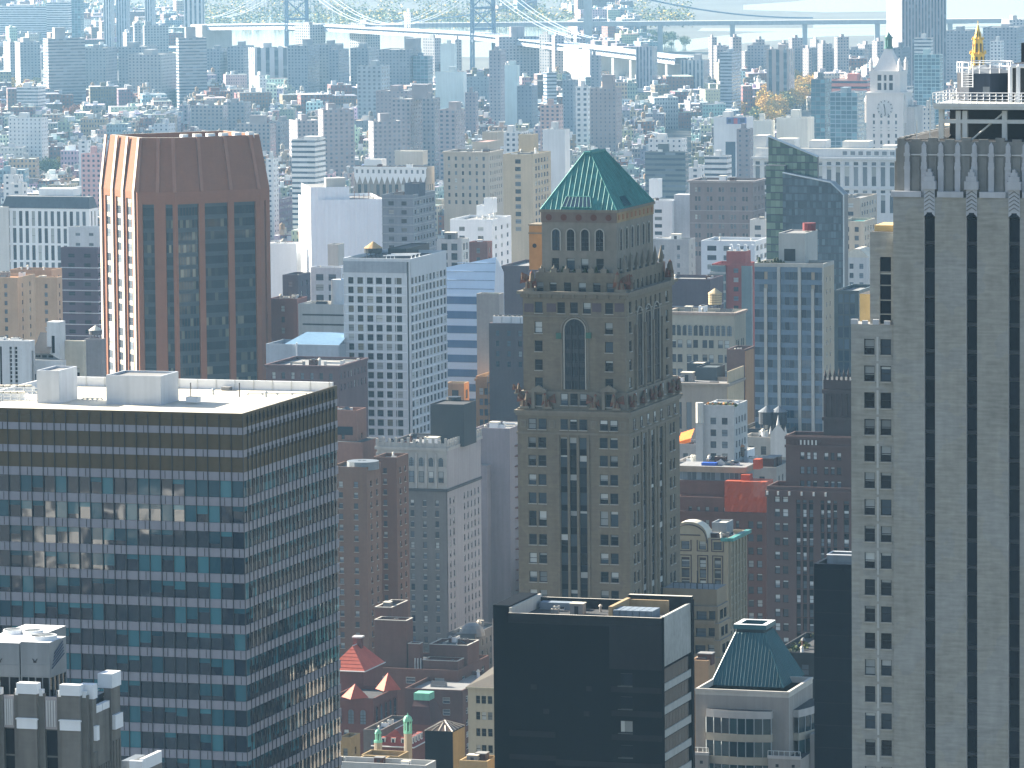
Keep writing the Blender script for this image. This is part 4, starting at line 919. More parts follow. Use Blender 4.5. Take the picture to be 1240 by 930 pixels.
# ---- the teal pyramid-roofed building, lower right
b = Bld('pavilion_roof_block', 'beige stone block with a truncated teal metal pyramid roof and curved bay windows', 'office block', 842, 955, 984, 838, 850)
h, w, d = b.h, b.w, b.d; be = M('beige_stone', (.31,.285,.26), var=.12, streak=.3); be2 = M('beige_panel', (.38,.34,.27), var=.14)
xF = lambda px, py=880: b.F(px, py)[0]; zF = lambda py, px=900: b.F(px, py)[1]
m = MB(); m.box(0,w,0,d,0,h-1.0,0,1); m.build('wall', [be, roof_tar], b.root)
m = MB(); b.roof(m,(0,w,0,d),h,1.0,0,1,.4); m.box(-.12,w+.12,-.12,-.003,h-.35,h+.02,0,bottom=True); m.box(w+.003,w+.12,-.003,d,h-.35,h+.02,0,bottom=True); m.build('parapet', [M('pale_coping', (.5,.47,.42)), roof_tar], b.root)
zb = h-.95; P0 = b.T(861,829,zb); P1 = b.T(948,833.3,zb); P2 = b.T(967,817,zb); xl, yl, xr, yr = P0.x, max(1.0,(P0.y+P1.y)/2), P1.x, P2.y
yt0 = yl+(yr-yl)*.30; zt = b.F(905,766,yt0)[1]; xt0, xt1 = b.F(891.3,766,yt0)[0], b.F(926,767,yt0)[0]; yt1 = yr-(yr-yl)*.30
A = [(xl,yl,zb),(xr,yl,zb),(xr,yr,zb),(xl,yr,zb)]; T_ = [(xt0,yt0,zt),(xt1,yt0,zt),(xt1,yt1,zt),(xt0,yt1,zt)]
m = MB()
for i in range(4): j = (i+1)%4; m.face([A[i],A[j],T_[j],T_[i]],0); 
seams(A[0],A[1],T_[1],T_[0],20); seams(A[1],A[2],T_[2],T_[1],16); seams(A[3],A[0],T_[0],T_[3],16)
for i in range(4): m.bar(A[i],T_[i],.14,1)
m.build('pyramid_roof', [copper2, M('teal_metal_seam', (.045,.13,.15), .4)], b.root)
zt2 = b.F(905,756,yt0)[1]; m = MB(); m.box(xt0+.1,xt1-.1,yt0+.1,yt1-.1,zt+.003,zt2-.8,0); o_ = .35
for q in ((xt0-o_,xt1+o_,yt0-o_,yt0+.5),(xt0-o_,xt1+o_,yt1-.5,yt1+o_),(xt0-o_,xt0+.5,yt0+.503,yt1-.503),(xt1-.5,xt1+o_,yt0+.503,yt1-.503)): m.box(*q,zt2-.797,zt2,1,2,True)
m.build('lantern_curb', [M('dark_teal', (.015,.03,.04)), copper2, white], b.root)
# curved bays: white parapet, glass, band, glass ...
def bay_on(pts_fn, nseg, name):
    pass
def curved(o, ux, width, bulge, n): 
    pts = []
    for i in range(n+1): t = i/n; pts.append((o[0]+ux[0]*width*t - (-ux[1]*0) + (ux[1])*bulge*math.sin(PI*t) , o[1]+ux[1]*width*t - ux[0]*bulge*math.sin(PI*t)))
    return pts
bayg = GLASS('bay_glass', (.005,.018,.028), (.03,.075,.085), .05, .03, .55, 1.2)
for which, (pa, pb) in (('F',(857.5,936)),('S',(960.5,990))):
    if which == 'F': xa, xb = xF(pa), xF(pb); o, ux, wd = (xa,-.02), (1,0), xb-xa; bul, out = .9, 1.1; nsg = 8; Zs = lambda py: zF(py,900)
    else: ya = b.S(960.5,880)[0]; yb_ = d-1.2; o, ux, wd = (w+.02,ya), (0,1), yb_-ya; bul, out = 1.6, .9; nsg = 7; Zs = lambda py: b.S(963,py-1)[1]
    base = Vector((o[0],o[1])); nrm = (ux[1],-ux[0])
    pts = []
    for i in range(nsg+1): t = i/nsg; k = out+bul*math.sin(PI*t); pts.append((o[0]+ux[0]*wd*t+nrm[0]*k, o[1]+ux[1]*wd*t+nrm[1]*k))
    back = [(o[0]+ux[0]*wd, o[1]+ux[1]*wd), (o[0],o[1])]
    poly = pts+back
    for nm, p0, p1, mt in (('bay_parapet',868,859,be2),('bay_band',896,887,be2),('bay_band',924,914.5,be2),('bay_band',950,941,be2)):
        m = MB(); m.prism(poly, Zs(p0), Zs(p1), 0, 1 if nm == 'bay_parapet' else 0); m.face([(*p,Zs(p0)) for p in reversed(poly)],0); m.build(nm, [M('bay_white', (.44,.42,.40), .7, .1) if nm == 'bay_parapet' else mt, roof_tar], b.root)
    for p0, p1 in ((887,868),(914.5,896),(941,924)):
        for i in range(nsg):
            A_, B_2 = Vector((*pts[i],0)), Vector((*pts[i+1],0)); L = (B_2-A_).length; u = (B_2-A_)/L; n_ = u.cross(Z)
            b.window((A_+B_2)/2-n_*.08+Z*(Zs(p0)+.01), math.atan2(u.y,u.x), L-.02, Zs(p1)-Zs(p0)-.02, 'glazed', [bayg,frame_m,blind,sill_m])
        m = MB()
        for i in range(nsg+1): m.bar((*pts[i],Zs(p0)),(*pts[i],Zs(p1)),.09,0)
        m.build('bay_mullion', [M('pale_mullion', (.30,.33,.34))], b.root)
# corner turrets and the low wing
for pa, pb, pr_, py, yy in ((930,971,985,914,-2.2),(820,857.5,0,909,-2.2)):
    xa, zt = b.F(pa,py,yy); xb = b.F(pb,py,yy)[0]; m = MB(); dd = 6 if pr_ else 5
    if pr_: xb = min(xb, w+2.5)
    m.box(xa,xb,yy,-.03 if not pr_ else -.03,0,zt-.6,0,1); 
    if pr_: m.box(w+.03,xb,-.027,dd,0,zt-.6,0,1)
    m.box(xa-.1,xb+.1,yy-.1,yy+.3,zt-.597,zt-.1,2,2,True); 
    for q_ in (.28,.78): xx = xa+(xb-xa)*q_; m.box(xx-.25,xx+.25,yy-.04,yy-.003,zt-2.0,zt-1.5,3,bottom=True)
    m.build('corner_turret', [be, roof_tar, M('bay_white', (.44,.42,.40)), darksteel], b.root)
    m = MB()
    for i in range(7): xx = xa+(xb-xa)*i/6; m.bar((xx,yy,zt-.1),(xx,yy,zt+.7),.05,0)
    m.bar((xa,yy,zt+.7),(xb,yy,zt+.7),.05,0); m.build('railing', [steel], b.root)
xa, zt = b.F(986,889,4); xb = b.F(1009,889,4)[0]
m = MB(); m.box(w+2.6,xb,4,16,0,zt-.9,0,1); b.roof(m,(w+2.6,xb,4,16),zt,.9,0,1,.4); m.build('side_wing', [be, roof_grey], b.root)
m = MB(); m.box(xb-2.8,xb-2.2,3.9,3.997,zt-3.2,zt-2.6,1,bottom=True)
for q_ in (.2,.65): m.box(xb+.003,xb+.08,5.5+q_*8,8+q_*8,zt-9,zt-4,0,bottom=True)
m.build('wing_panel', [M('pinkish_stone', (.40,.36,.36)), darksteel], b.root)
b.done()

# ---- the black slab at the right
b = Bld('dark_slab', 'plain blue-black slab with a glass-railed roof beside the pale skyscraper', 'office block', 985.5, 1062, 1075, 685, 790)
m = MB(); b.side(m,b.box0,'F',0,b.h-.8,()); b.side(m,b.box0,'S',0,b.h-.8,()); b.side(m,b.box0,'L',0,b.h-.8,()); b.side(m,b.box0,'K',0,b.h-.8,()); b.roof(m,b.box0,b.h,.8,0,1,.5); m.build('wall', [M('blue_black_panel', (.006,.009,.016), .6, .15, spec=.08), lead], b.root)
m = MB()
for k in range(22): m.box(.1,b.w-.1,-.03,-.003,b.h-4-k*3.5-.1,b.h-4-k*3.5,0,bottom=True)
m.build('floor_line', [M('dark_seam', (.012,.014,.02))], b.root)
m = MB(); x1_, y1_ = b.w*.95, b.d*.8
for (p,q) in (((1.6,2.0),(x1_,2.0)),((1.6,2.0),(1.6,y1_)),((1.6,y1_),(x1_,y1_))): m.face([(*p,b.h-.8),(*q,b.h-.8),(*q,b.h+1.2),(*p,b.h+1.2)],0); m.bar((*p,b.h+1.2),(*q,b.h+1.2),.12,1)
m.build('glass_screen', [M('pale_screen_glass', (.16,.20,.24), .1), white], b.root)
clutter(b,(2,b.w-2,3,b.d-3),b.h-.79,4,9); b.done()
# ---- the chestnut brick tower set diagonally to the grid
AK = rad(27.6)
b = Bld('brick_tower', 'chestnut brick tower with a slanted windowless crown and dark glass strips, set diagonally', 'skyscraper', 121.5, 166, 326.5, 236, 1700, ang=AK, near='L')
h, w, d = b.h, b.w, b.d
ck = math.radians(45)
# plan: left flank, cut corner, long front, cut corner
f0 = b.loc(at(212, 240, 1700-0)); lf = b.F(212, 240)[0]
# cut corner starts on the flank at px 166: move the flank corner back
cut = 9.0*(212-166)/46
Wd = w
pA = Vector((0, d)); pB = Vector((0, 0)); 
cl = 0
# corner point of the front where the cut ends (px 212), measured on a plane pushed forward
yF = -7.6; xC = b.F(212, 240, yF)[0]; xE = b.F(315, 240, yF)[0]; pC = Vector((xC, yF)); pD = Vector((xE, yF)); xG, _ = b.F(326.5, 240, yF+5); pE = Vector((xG, yF+5)); pFk = Vector((xG, d)); 
b.h = h
outline = [pA, pB, pC, pD, pE, pFk]
def zz(py, px=260): return b.F(px, py, yF)[1]
H = zz(231); ZB = zz(455)-14
def edge(i): 
    A_, B_2 = outline[i], outline[(i+1) % len(outline)]; u = (B_2-A_); L = u.length; return A_, u/L, L
FLK = 4.05
rowsk = []; z = H-5.2
while z > ZB: rowsk.append((z-2.6, z)); z -= FLK
m = MB(); WB = []
def strip_face(i, bays, name='window', mats=WINBRZ, rows=True, full=False, nsub=1):
    A_, u, L = edge(i); hs = []
    for a, c in bays:
        hs.append((a*L, c*L, ZB, rowsk[0][1]+1.2))
    hs = wall(m, A_, u, L, 0, H, hs, .9, 0, 0)
    rz = math.atan2(u.y, u.x); u3 = Vector((u.x,u.y,0)); n = u3.cross(Z)
    for a,c,z0,z1 in hs:
        p0 = Vector((A_.x,A_.y,0))+u3*a-n*.88; p1 = Vector((A_.x,A_.y,0))+u3*c-n*.88
        for (r0, r1) in rowsk:
            for k in range(nsub):
                q = p0.lerp(p1,(k+.5)/nsub); b.window(q+Z*r0, rz, (c-a)/nsub-.03, r1-r0, 'glazed', mats)
            s_ = MB(); pa = p0+n*.02; pb = p1+n*.02; s_.face([pa+Z*(r1),pb+Z*(r1),pb+Z*(r0+FLK),pa+Z*(r0+FLK)],0); WB.append(s_)
    return hs
# flank (edge 0 runs from the back to the near corner): three window strips between pale fins
A_, u, L = edge(0)
fb = [(.13,.27),(.42,.56),(.70,.84)]
hsL = []
wall(m, A_, u, L, 0, H, [(a*L,c*L,ZB,H-2.2) for a,c in fb], .9, 0, 0)
u3 = Vector((u.x,u.y,0)); n = u3.cross(Z); rzL = math.atan2(u.y,u.x)
for a, c in fb:
    p0 = Vector((A_.x,A_.y,0))+u3*(a*L)-n*.45; p1 = Vector((A_.x,A_.y,0))+u3*(c*L)-n*.45
    for r0, r1 in rowsk:
        b.window((p0+p1)/2+Z*r0, rzL, (c-a)*L-.05, r1-r0, 'plain', WINFAR)
        s_ = MB(); s_.face([p0+Z*r1,p1+Z*r1,p1+Z*(r0+FLK),p0+Z*(r0+FLK)],1); WB.append(s_)
    s_ = MB(); s_.face([p0+Z*rowsk[0][1],p1+Z*rowsk[0][1],p1+Z*(H-2.2),p0+Z*(H-2.2)],1); WB.append(s_)
strip_face(1, [(.13,.44),(.74,.93)], nsub=3); strip_face(2, [(.03,.275),(.345,.62),(.69,.945)], nsub=7)
strip_face(3, [(.42,.60)], nsub=1); 
for i in (4,5): A_, u, L = edge(i); wall(m, A_, u, L, 0, H)
m.build('wall', [brickpark], b.root)
sm = MB()
for s_ in WB: sm.add(s_, Matrix.Identity(4))
sm.build('spandrels', [M('dark_spandrel', (.035,.045,.055), .4, .1), M('pale_spandrel', (.55,.50,.42))], b.root, kind='stuff')
# pale fins on the flank
A_, u, L = edge(0); u3 = Vector((u.x,u.y,0)); n = u3.cross(Z)
Htop = zz(167, 225)
for f in (.04, .345, .63, .93):
    p = Vector((A_.x,A_.y,0))+u3*(f*L); pf = MB()
    for s in (-1,1):
        q = p+u3*s*.75; r = q+n*.55
        pf.face([q,r,r+Z*H,q+Z*H] if s > 0 else [r,q,q+Z*H,r+Z*H],0)
    a_, c_ = p-u3*.75+n*.55, p+u3*.75+n*.55; pf.face([a_,c_,c_+Z*H,a_+Z*H],1)
    ins = n*-2.2; pf.face([a_+Z*H,c_+Z*H,c_+Z*Htop+ins,a_+Z*Htop+ins],1); pf.face([c_+Z*H,p+u3*.55+Z*H,p+u3*.55+Z*Htop+ins,c_+Z*Htop+ins],0); pf.face([p-u3*.55+Z*H,a_+Z*H,a_+Z*Htop+ins,p-u3*.55+Z*Htop+ins],0)
    pf.build('fin', [brickpark, M('pale_fin', (.62,.55,.45))], b.root)
# slanted crown
cen = Vector(((0+xG)/2, (yF+d)/2)); inn = []
sh = [Vector((2.6,-3.2)),Vector((2.6,2.4)),Vector((1.2,3.4)),Vector((-1.6,3.6)),Vector((-2.5,2.2)),Vector((-2.5,-3.2))]
top = [o_+s for o_, s in zip(outline, sh)]
m = MB(); n_ = len(outline)
for i in range(n_):
    j = (i+1) % n_; m.face([(*outline[i],H+.003),(*outline[j],H+.003),(*top[j],Htop),(*top[i],Htop)],0)
inner = [t_+ (cen-t_).normalized()*1.2 for t_ in top]
for i in range(n_):
    j = (i+1) % n_; m.face([(*top[i],Htop),(*top[j],Htop),(*inner[j],Htop),(*inner[i],Htop)],1); m.face([(*inner[j],Htop),(*inner[i],Htop),(*inner[i],Htop-4),(*inner[j],Htop-4)],0)
m.face([(*p,Htop-4) for p in inner],2); m.build('crown', [brickpark, M('pale_coping', (.5,.47,.42)), roof_grey], b.root)
# ribs of the crown carry on the brick piers, painted lighter as if lit
for i, fs in ((1,(.0,.55,1.0)),(2,(.31,.655,.985))):
    A_, u, L = edge(i); T0, T1 = top[i], top[(i+1)%n_]; nn3 = Vector((u.x,u.y,0)).cross(Z)
    for f in fs:
        p = A_+u*L*f; q = T0.lerp(T1,f); m = MB(); uu = Vector((u.x,u.y,0))*.55
        a_ = Vector((*p,H))+nn3*.5; c_ = Vector((*q,Htop-.1))+nn3*.75
        m.face([a_-uu,a_+uu,c_+uu,c_-uu],0); m.face([a_+uu,a_+uu-nn3*.8,c_+uu-nn3*1.0,c_+uu],0); m.face([a_-uu-nn3*.8,a_-uu,c_-uu,c_-uu-nn3*1.0],0); m.build('crown_rib', [M('lit_chestnut_brick', (.29,.125,.075), .8, .15)], b.root)
for i, (px, wpx) in enumerate(((224,5),(240,6),(256,6),(272,6),(288,6),(304,5))):
    x, z = b.F(px,172,top[2].y+1.5); s = 1.1*wpx/5; m = MB(); m.box(x-s,x+s,top[2].y+1.3,top[2].y+3.2,Htop-3.9,Htop+.9,0,1); m.build('roof_cabinet', [white, roof_white], b.root)
b.done(); K_ = b
FOOT.append((b.O+b.e2*-9, b.e1, b.e2, b.w+4, b.d+12))

# ---- the white gridded tower behind it
b = Bld('gridded_tower', 'white panelled tower with a regular grid of square windows and a timber roof tank', 'office tower', 415.5, 497, 540.5, 313.5, 1650)
h, w, d = b.h, b.w, b.d; wp = M('pale_grid_panel', (.50,.53,.56), .6, .08, streak=.15)
rows = []; z0_, z1_ = b.F(450,343)[1], b.F(450,336)[1]; pitch = (b.F(450,336)[1]-b.F(450,462)[1])/11
wr = [b.F(p,340)[0] for p in (421.6,428.8,432.6,439.4,444.2,451.4,455.2,462.6,466.5,473.8,477.9,486.3)]
cols = [(wr[i],wr[i+1]) for i in range(0,12,2)]
hol = [(a,c,z1_-pitch*k-2.05,z1_-pitch*k) for k in range(20) for a,c in cols]
m = MB(); xs = b.F(492.5,340)[0]
b.side(m, (0,xs,0,d), 'F', 0, h-1, hol, .3, 0, 0, 'plain', WINBRZ)
nS = 10; st = d/nS; hS = [((i+.5)*st-1.15,(i+.5)*st+1.15,z1_-pitch*k-2.05,z1_-pitch*k) for k in range(22) for i in range(nS)]
b.side(m, (0,w,.0,d), 'S', 0, h-1, hS, .3, 0, 0, 'plain', WINBRZ); b.side(m, (0,w,0,d), 'L', 0, h-1, ()); b.side(m, (0,w,0,d), 'K', 0, h-1, ())
m.face([(xs,0,0),(xs,1.2,0),(xs,1.2,h-1),(xs,0,h-1)],0); m.box(w-.7,w-.0,0.002,.5,0,h-1.01,0)
m.build('wall', [wp, roof_grey], b.root)
b.box('corner_recess', xs+.01, w-.71, 1.2, 1.5, 0, h-1.02, darksteel)
m = MB(); b.roof(m, (0,w,0,d), h, 1.0, 0, 1, .5); m.build('parapet', [wp, roof_tar], b.root)
m = MB(); 
for k in range(22): m.box(-.02,xs,-.14,-.003,z1_-pitch*k-2.75,z1_-pitch*k-2.45,0,bottom=True); m.box(w+.003,w+.14,0,d,z1_-pitch*k-2.75,z1_-pitch*k-2.45,0,bottom=True)
for k in range(7): x = xs*k/6; m.box(max(0,x-.12),x+.12,-.10,-.006,0,h-5.5,0)
m.build('panel_joints', [M('pale_joint', (.62,.65,.68), .6)], b.root, kind='stuff')
m = MB(); m.box(.02,xs-.02,-.09,-.003,h-4.6,h-1.0,0,bottom=True); m.build('louvre_panel', [M('grey_louvre', (.27,.30,.34), .6)], b.root)
b.bulk(470,492,520,310,301,h-1,[darksteel,roof_tar])
m = MB()
for i in range(3): y = 3+i*4; m.bar((w*.55,y,h+.6),(w*.97,y+1.5,h+.8),.16,0,6); m.bar((w*.6,y,h-1),(w*.6,y,h+.6),.12,0); m.bar((w*.95,y+1.4,h-1),(w*.95,y+1.4,h+.8),.12,0)
m.build('pipe', [white], b.root)
b.done()
o = water_tank('squat timber water tank with a tan conical cap on the white gridded tower', b, 452, 313, h-.8, 2.9, 1.5, M('dark_tank_band', (.05,.06,.07)), M('tan_tank_cap', (.42,.28,.14), .9, .2))

# ---- the old grey hotel with the balustraded top
b = tower('hotel_block', 'old grey stone hotel with a balustraded roofline, dark belt course and rows of small windows', 'hotel', 457, 540, 581, 541, 1480, M('grey_hotel_brick', (.14,.132,.128), var=.26), 3.05, 3.7, 1.1, 1.8, top=15.5, nclut=8, mats=WINFAR, style='sash', ybot=800, sideblank=True, par=1.2)
h, w, d = b.h, b.w, b.d; pale = M('pale_hotel_stone', (.34,.33,.31), var=.2); lav = M('lit_flank_tone', (.30,.28,.285), var=.14)  # flank colour lightened to imitate the light on the right face
m = MB(); b.side(m, (w-.5,w+.25,.0,d), 'S', 0, h-.4, grid(d,10,h-13,3.3,1.1,3.05,1.8,top=2,skip=lambda i,k,n: i in (2,3)), .2, 0, 0, 'sash', WINFAR); m.build('flank_wall', [lav], b.root)
m = MB(); m.box(-.05,w+.2,-.25,-.003,h-12.2,h-1.2,0,bottom=True); m.build('top_storeys', [pale], b.root)
n = 7
for i in range(n):
    x = w*(i+.5)/n; b.window(Vector((x,-.27,h-5.8)), 0, 1.5, 2.6, 'arch', [glass_far,frame_m,blind,pale], 'arched_window'); b.window(Vector((x,-.27,h-10.4)), 0, 1.5, 3.2, 'sash', [glass_far,frame_m,blind,pale])
    b.box('pilaster', x-w/n/2-.3, x-w/n/2+.3, -.6, -.255, h-12, h-2, pale)
m = MB(); m.box(-.6,w+.6,-.8,-.26,h-1.2,h-.3,0,bottom=True); m.box(w+.26,w+.7,-.8,d+.3,h-1.2,h-.3,0,bottom=True); m.build('cornice', [pale], b.root)
m = MB(); m.box(-.5,w+.5,-.7,-.26,h-13.0,h-12.25,0,bottom=True); m.box(w+.26,w+.6,-.7,d,h-13.0,h-12.25,0,bottom=True); m.build('belt_course', [M('dark_belt', (.06,.06,.065))], b.root)
m = MB()
for i in range(12): x = w*i/11; m.box(x-.35,x+.35,-.5,.1,h-.297,h+1.9+(.5 if i % 2 else 0),0)
for i in range(15): y = d*i/14; m.box(w-.1,w+.5,y-.35,y+.35,h-.297,h+1.8,0)
m.box(-.2,w+.3,-.35,.0,h-.29,h+.9,0); m.box(w,w+.33,.01,d,h-.29,h+.9,0); m.build('balustrade', [pale], b.root)
b.bulk(521.5,562,577,541,490,h-1.2,[M('dark_tank_house_brick', (.032,.032,.036), .8), roof_tar], 'tank_house')
m = MB(); c = b.T(545,536,h-1.2); m.cyl(c.x,c.y+4,b.F(545,492,c.y)[1]-1,b.F(545,482,c.y)[1],2.2,12,0); m.build('tank_drum', [darksteel], b.root)
H_ = b

# ---- brown brick apartments between the glass-band tower and the hotel
b = tower('apartment_tower', 'brown brick apartment slab with small white-framed windows, right beside the glass-band tower', 'apartment block', 399, 444, 461, 566, 1400, M('tan_brown_brick', (.165,.095,.065), var=.22, course=.08), 2.95, 4.2, 1.15, 1.5, mats=WINFAR, style='sash', ybot=800, nclut=1, top=4, rm=lead)
m = MB(); m.cyl(b.w*.75,b.d*.4,b.h-1,b.h+1.2,min(b.w*.5,4.4),14,0); m.build('roof_drum', [lead], b.root)
b = tower('apartment_tower', 'dark brown brick apartment tower recessed between its paler neighbour and the grey hotel', 'apartment block', 452, 480, 494.5, 554, 1425, M('deep_brown_brick', (.135,.072,.05), var=.2, course=.06), 2.95, 3.6, 1.1, 1.5, mats=WINFAR, style='sash', ybot=800, nclut=2, top=3)
b = tower('apartment_tower', 'reddish brick stepped tower rising behind the brown brick apartments', 'apartment block', 398, 432, 443.5, 497, 1500, M('rose_brick', (.22,.115,.085), var=.18), 3.0, 3.4, 1.0, 1.5, mats=WINFAR, ybot=600, nclut=2, top=7)
m = MB(); m.box(-1,b.w+2.5,-2.5,b.d+3,0,b.h-9,0,1); m.box(b.w*.2,b.w*.85,-.3,-.003,b.h-7.2,b.h-4.8,2,bottom=True); m.build('lower_setback', [M('rose_brick',(1,1,1)), roof_tar, navy], b.root)
# ---- mauve blank slab behind the hotel
b = tower('blank_slab', 'plain mauve windowless slab between the grey hotel and the pyramid-roofed tower', 'apartment block', 575, 617, 640, 519, 1580, mauve, 3.1, 4, 1.0, 1.5, nclut=9, sideblank=False, ybot=760, top=500)
m = MB(); m.box(-.5,b.w*.45,-4,-.003,0,b.F(590,562)[1],0,1); m.build('lower_block', [mauve, roof_grey], b.root)
for k in range(16): b.box('balcony', b.w+.003, b.w+1.1, b.d*.25, b.d*.7, b.h-6-k*3.2, b.h-5.7-k*3.2, redbrick)
# orange brick with corbelled parapet
b = tower('corbelled_block', 'orange brick block with a toothed parapet under scaffolding, left of the pyramid-roofed tower', 'apartment block', 576, 607, 632, 456, 1720, orangebrick, 3.5, 3.2, 1.3, 2.2, mats=WINFAR, ybot=540, nclut=4, top=4, pair=.4)
m = MB()
for i in range(14): x = b.w*(i+.5)/14; m.box(x-.3,x+.3,-.35,-.003,b.h-3.2,b.h-1.6,0,bottom=True)
m.box(-.3,b.w+.3,-.4,-.003,b.h-1.59,b.h-.8,0,bottom=True); m.build('corbels', [orangebrick], b.root)
m = MB()
for k in range(7): m.bar((b.w+.5,-.8,b.h-2-k*3.5),(b.w+.5,b.d,b.h-2-k*3.5),.12,0); m.bar((b.w*.5,-.9,b.h-2-k*3.5),(b.w+.5,-.9,b.h-2-k*3.5),.12,0)
for k in range(6): x = b.w*.5+b.w*.5*k/5; m.bar((x,-.9,b.h-30),(x,-.9,b.h),.10,0)
m.build('scaffold', [M('blue_steel',(.055,.075,.11))], b.root)
tower('corner_block', 'upper brown block with small windows behind the corbelled orange brick one', 'apartment block', 583, 624, 640, 440, 1760, M('brown_block_brick', (.19,.11,.08)), 3.4, 3.0, 1.1, 1.9, mats=WINFAR, ybot=470, nclut=2)
tower('party_wall_block', 'dark plum brick windowless block rising left of the ochre stair tower', 'building', 607, 640, 668, 322, 1900, M('dark_plum_brick', (.105,.075,.085)), 3.4, 3, 1, 1.6, top=500, nclut=0)

# ---- right of the pyramid tower: the tall blue glass slab with stone ribs
b = Bld('ribbed_glass_slab', 'blue glass apartment slab with four pale stone ribs and a tan brick flank', 'apartment tower', 913.5, 997, 1010, 319.5, 1350)
h, w, d = b.h, b.w, b.d
m = MB(); m.box(.0,w,.3,d,0,h-1,0,1); m.build('core', [M('tan_flank_brick', (.40,.34,.26), var=.15), roof_grey], b.root)
m = MB(); b.roof(m,(0,w,0,d),h,1,0,1,.3); m.build('parapet', [M('pale_rib', (.40,.39,.36)), roof_grey], b.root)
xs = [0.0]+[b.F(p,420)[0] for p in (927.5,943.5,968.5,984.5)]+[w-.35]
nfl = 15; fh = (h-1-b.F(950,500)[1])/11.6; k = 0
while h-1-(k+1)*fh > b.F(950,545)[1]-8:
    z1 = h-1-k*fh
    for i in range(5):
        a, c = xs[i]+.45*(i>0), xs[i+1]-.45*(i<4); n = max(2,int((c-a)/1.15)); 
        for j in range(n): 
            b.window(Vector((a+(c-a)*(j+.5)/n,.15,z1-fh+.02)), 0, (c-a)/n-.03, fh*.60, 'glazed', WINBLUE)
    b.box('spandrel', 0.01, w-.36, .1, .29, z1-fh*.385, z1-.01, M('blue_spandrel', (.13,.19,.26), .3, .1))
    k += 1
m = MB()
for x in xs[1:5]: m.box(x-.4,x+.4,-.35,.28,0,(h-1.01) if x in (xs[2],xs[3]) else b.F(930,349)[1],0,bottom=False)
m.box(w-.34,w,-.05,.29,0,h-1.01,0); m.build('rib', [M('pale_rib', (.40,.39,.36))], b.root)
for k in range(11): 
    for f in (.3,.62): b.window(Vector((w+.02,d*f,h-5-k*fh)), PI/2, .9, 1.3, 'plain', WINFAR)
z = h-1; q = b.bulk(943,975,990,321,282.5,z,[concrete,roof_grey],'plant_house')
m = MB(); m.box(q[0]+1.5,q[0]+4.5,q[2]-.04,q[2]-.003,z+1,z+4.2,0,bottom=True); m.build('plant_door', [darksteel], b.root)
m = MB(); m.cyl(q[1]-1.5,q[3]-3,q[4]+.01,q[4]+2.0,1.8,12,0); m.build('red_drum', [M('red_drum', (.16,.03,.035))], b.root)
for i in range(9):
    x = 1+i*w*.4/9; m = MB(); m.cyl(x,1.2,z,z+1.2+random.random()*1.3,.7,7,0,.25); m.build('terrace_shrub', [M('dark_terrace_plants', (.03,.045,.02))], b.root)
b.done()
# ---- the slanted glass tower behind it
GT = GLASS('lit_greenish_glass', (.05,.10,.095), (.22,.31,.24), .08, .03, .6, 1.3); GB = GLASS('steel_blue_glass', (.045,.075,.10), (.12,.18,.22), .1, .02, .6, 1.5)  # greenish glass colour lightened to imitate sun on the left strip
b = Bld('slanted_glass_tower', 'steel blue glass tower with two sloping tops and a greenish left strip', 'apartment tower', 928.5, 1021.5, 1025, 236, 1560)
h, w, d = b.h, b.w, b.d; xl = b.F(948,300)[0]; zl = b.F(947,209)[1]; zr = b.F(1006,221)[1]; xr = b.F(1006,225)[0]
zbl, zbr = b.F(930,165,6)[1], b.F(992,190,6)[1]; xbr = b.F(990,200,6)[0]; xbl = b.F(930.5,200,6)[0]; zmin = b.F(960,440)[1]
m = MB(); top = [(xl,zl),(xr,zr),(w,h)]
def slab(m, pts, y0, y1, mt, mr):   # pts: top line left to right
    for (xa,za),(xb,zb_) in zip(pts,pts[1:]):
        m.face([(xa,y0,0),(xb,y0,0),(xb,y0,zb_),(xa,y0,za)],mt); m.face([(xa,y0,za),(xb,y0,zb_),(xb,y1,zb_),(xa,y1,za)],mr)
    xa,za = pts[0]; xb,zb_ = pts[-1]; m.face([(xa,y1,0),(xa,y0,0),(xa,y0,za),(xa,y1,za)],mt); m.face([(xb,y0,0),(xb,y1,0),(xb,y1,zb_),(xb,y0,zb_)],mt); m.face([(xb,y1,0),(xa,y1,0),(xa,y1,za),(xb,y1,zb_)],mt)
slab(m, top, .1, 5.9, 0, 1); m.build('front_volume', [M('slate_core', (.05,.07,.10), .3), lead], b.root)
m = MB(); slab(m, [(xbl,zbl),(xbr,zbr)], 6, d+4, 0, 1); m.build('rear_volume', [M('slate_core', (.05,.07,.10), .3), lead], b.root)
m = MB(); slab(m, [(xbl-.0,zl+2),(xl-.01,zl+2)], 3.2, 5.9, 0, 1); m.build('left_volume', [M('slate_core', (.05,.07,.10), .3), lead], b.root)
FLs = (b.F(940,260)[1]-b.F(940,322)[1])/6.9
def topz(x, pts):
    for (xa,za),(xb,zb_) in zip(pts,pts[1:]):
        if xa <= x <= xb: return za+(zb_-za)*(x-xa)/(xb-xa)
    return 0
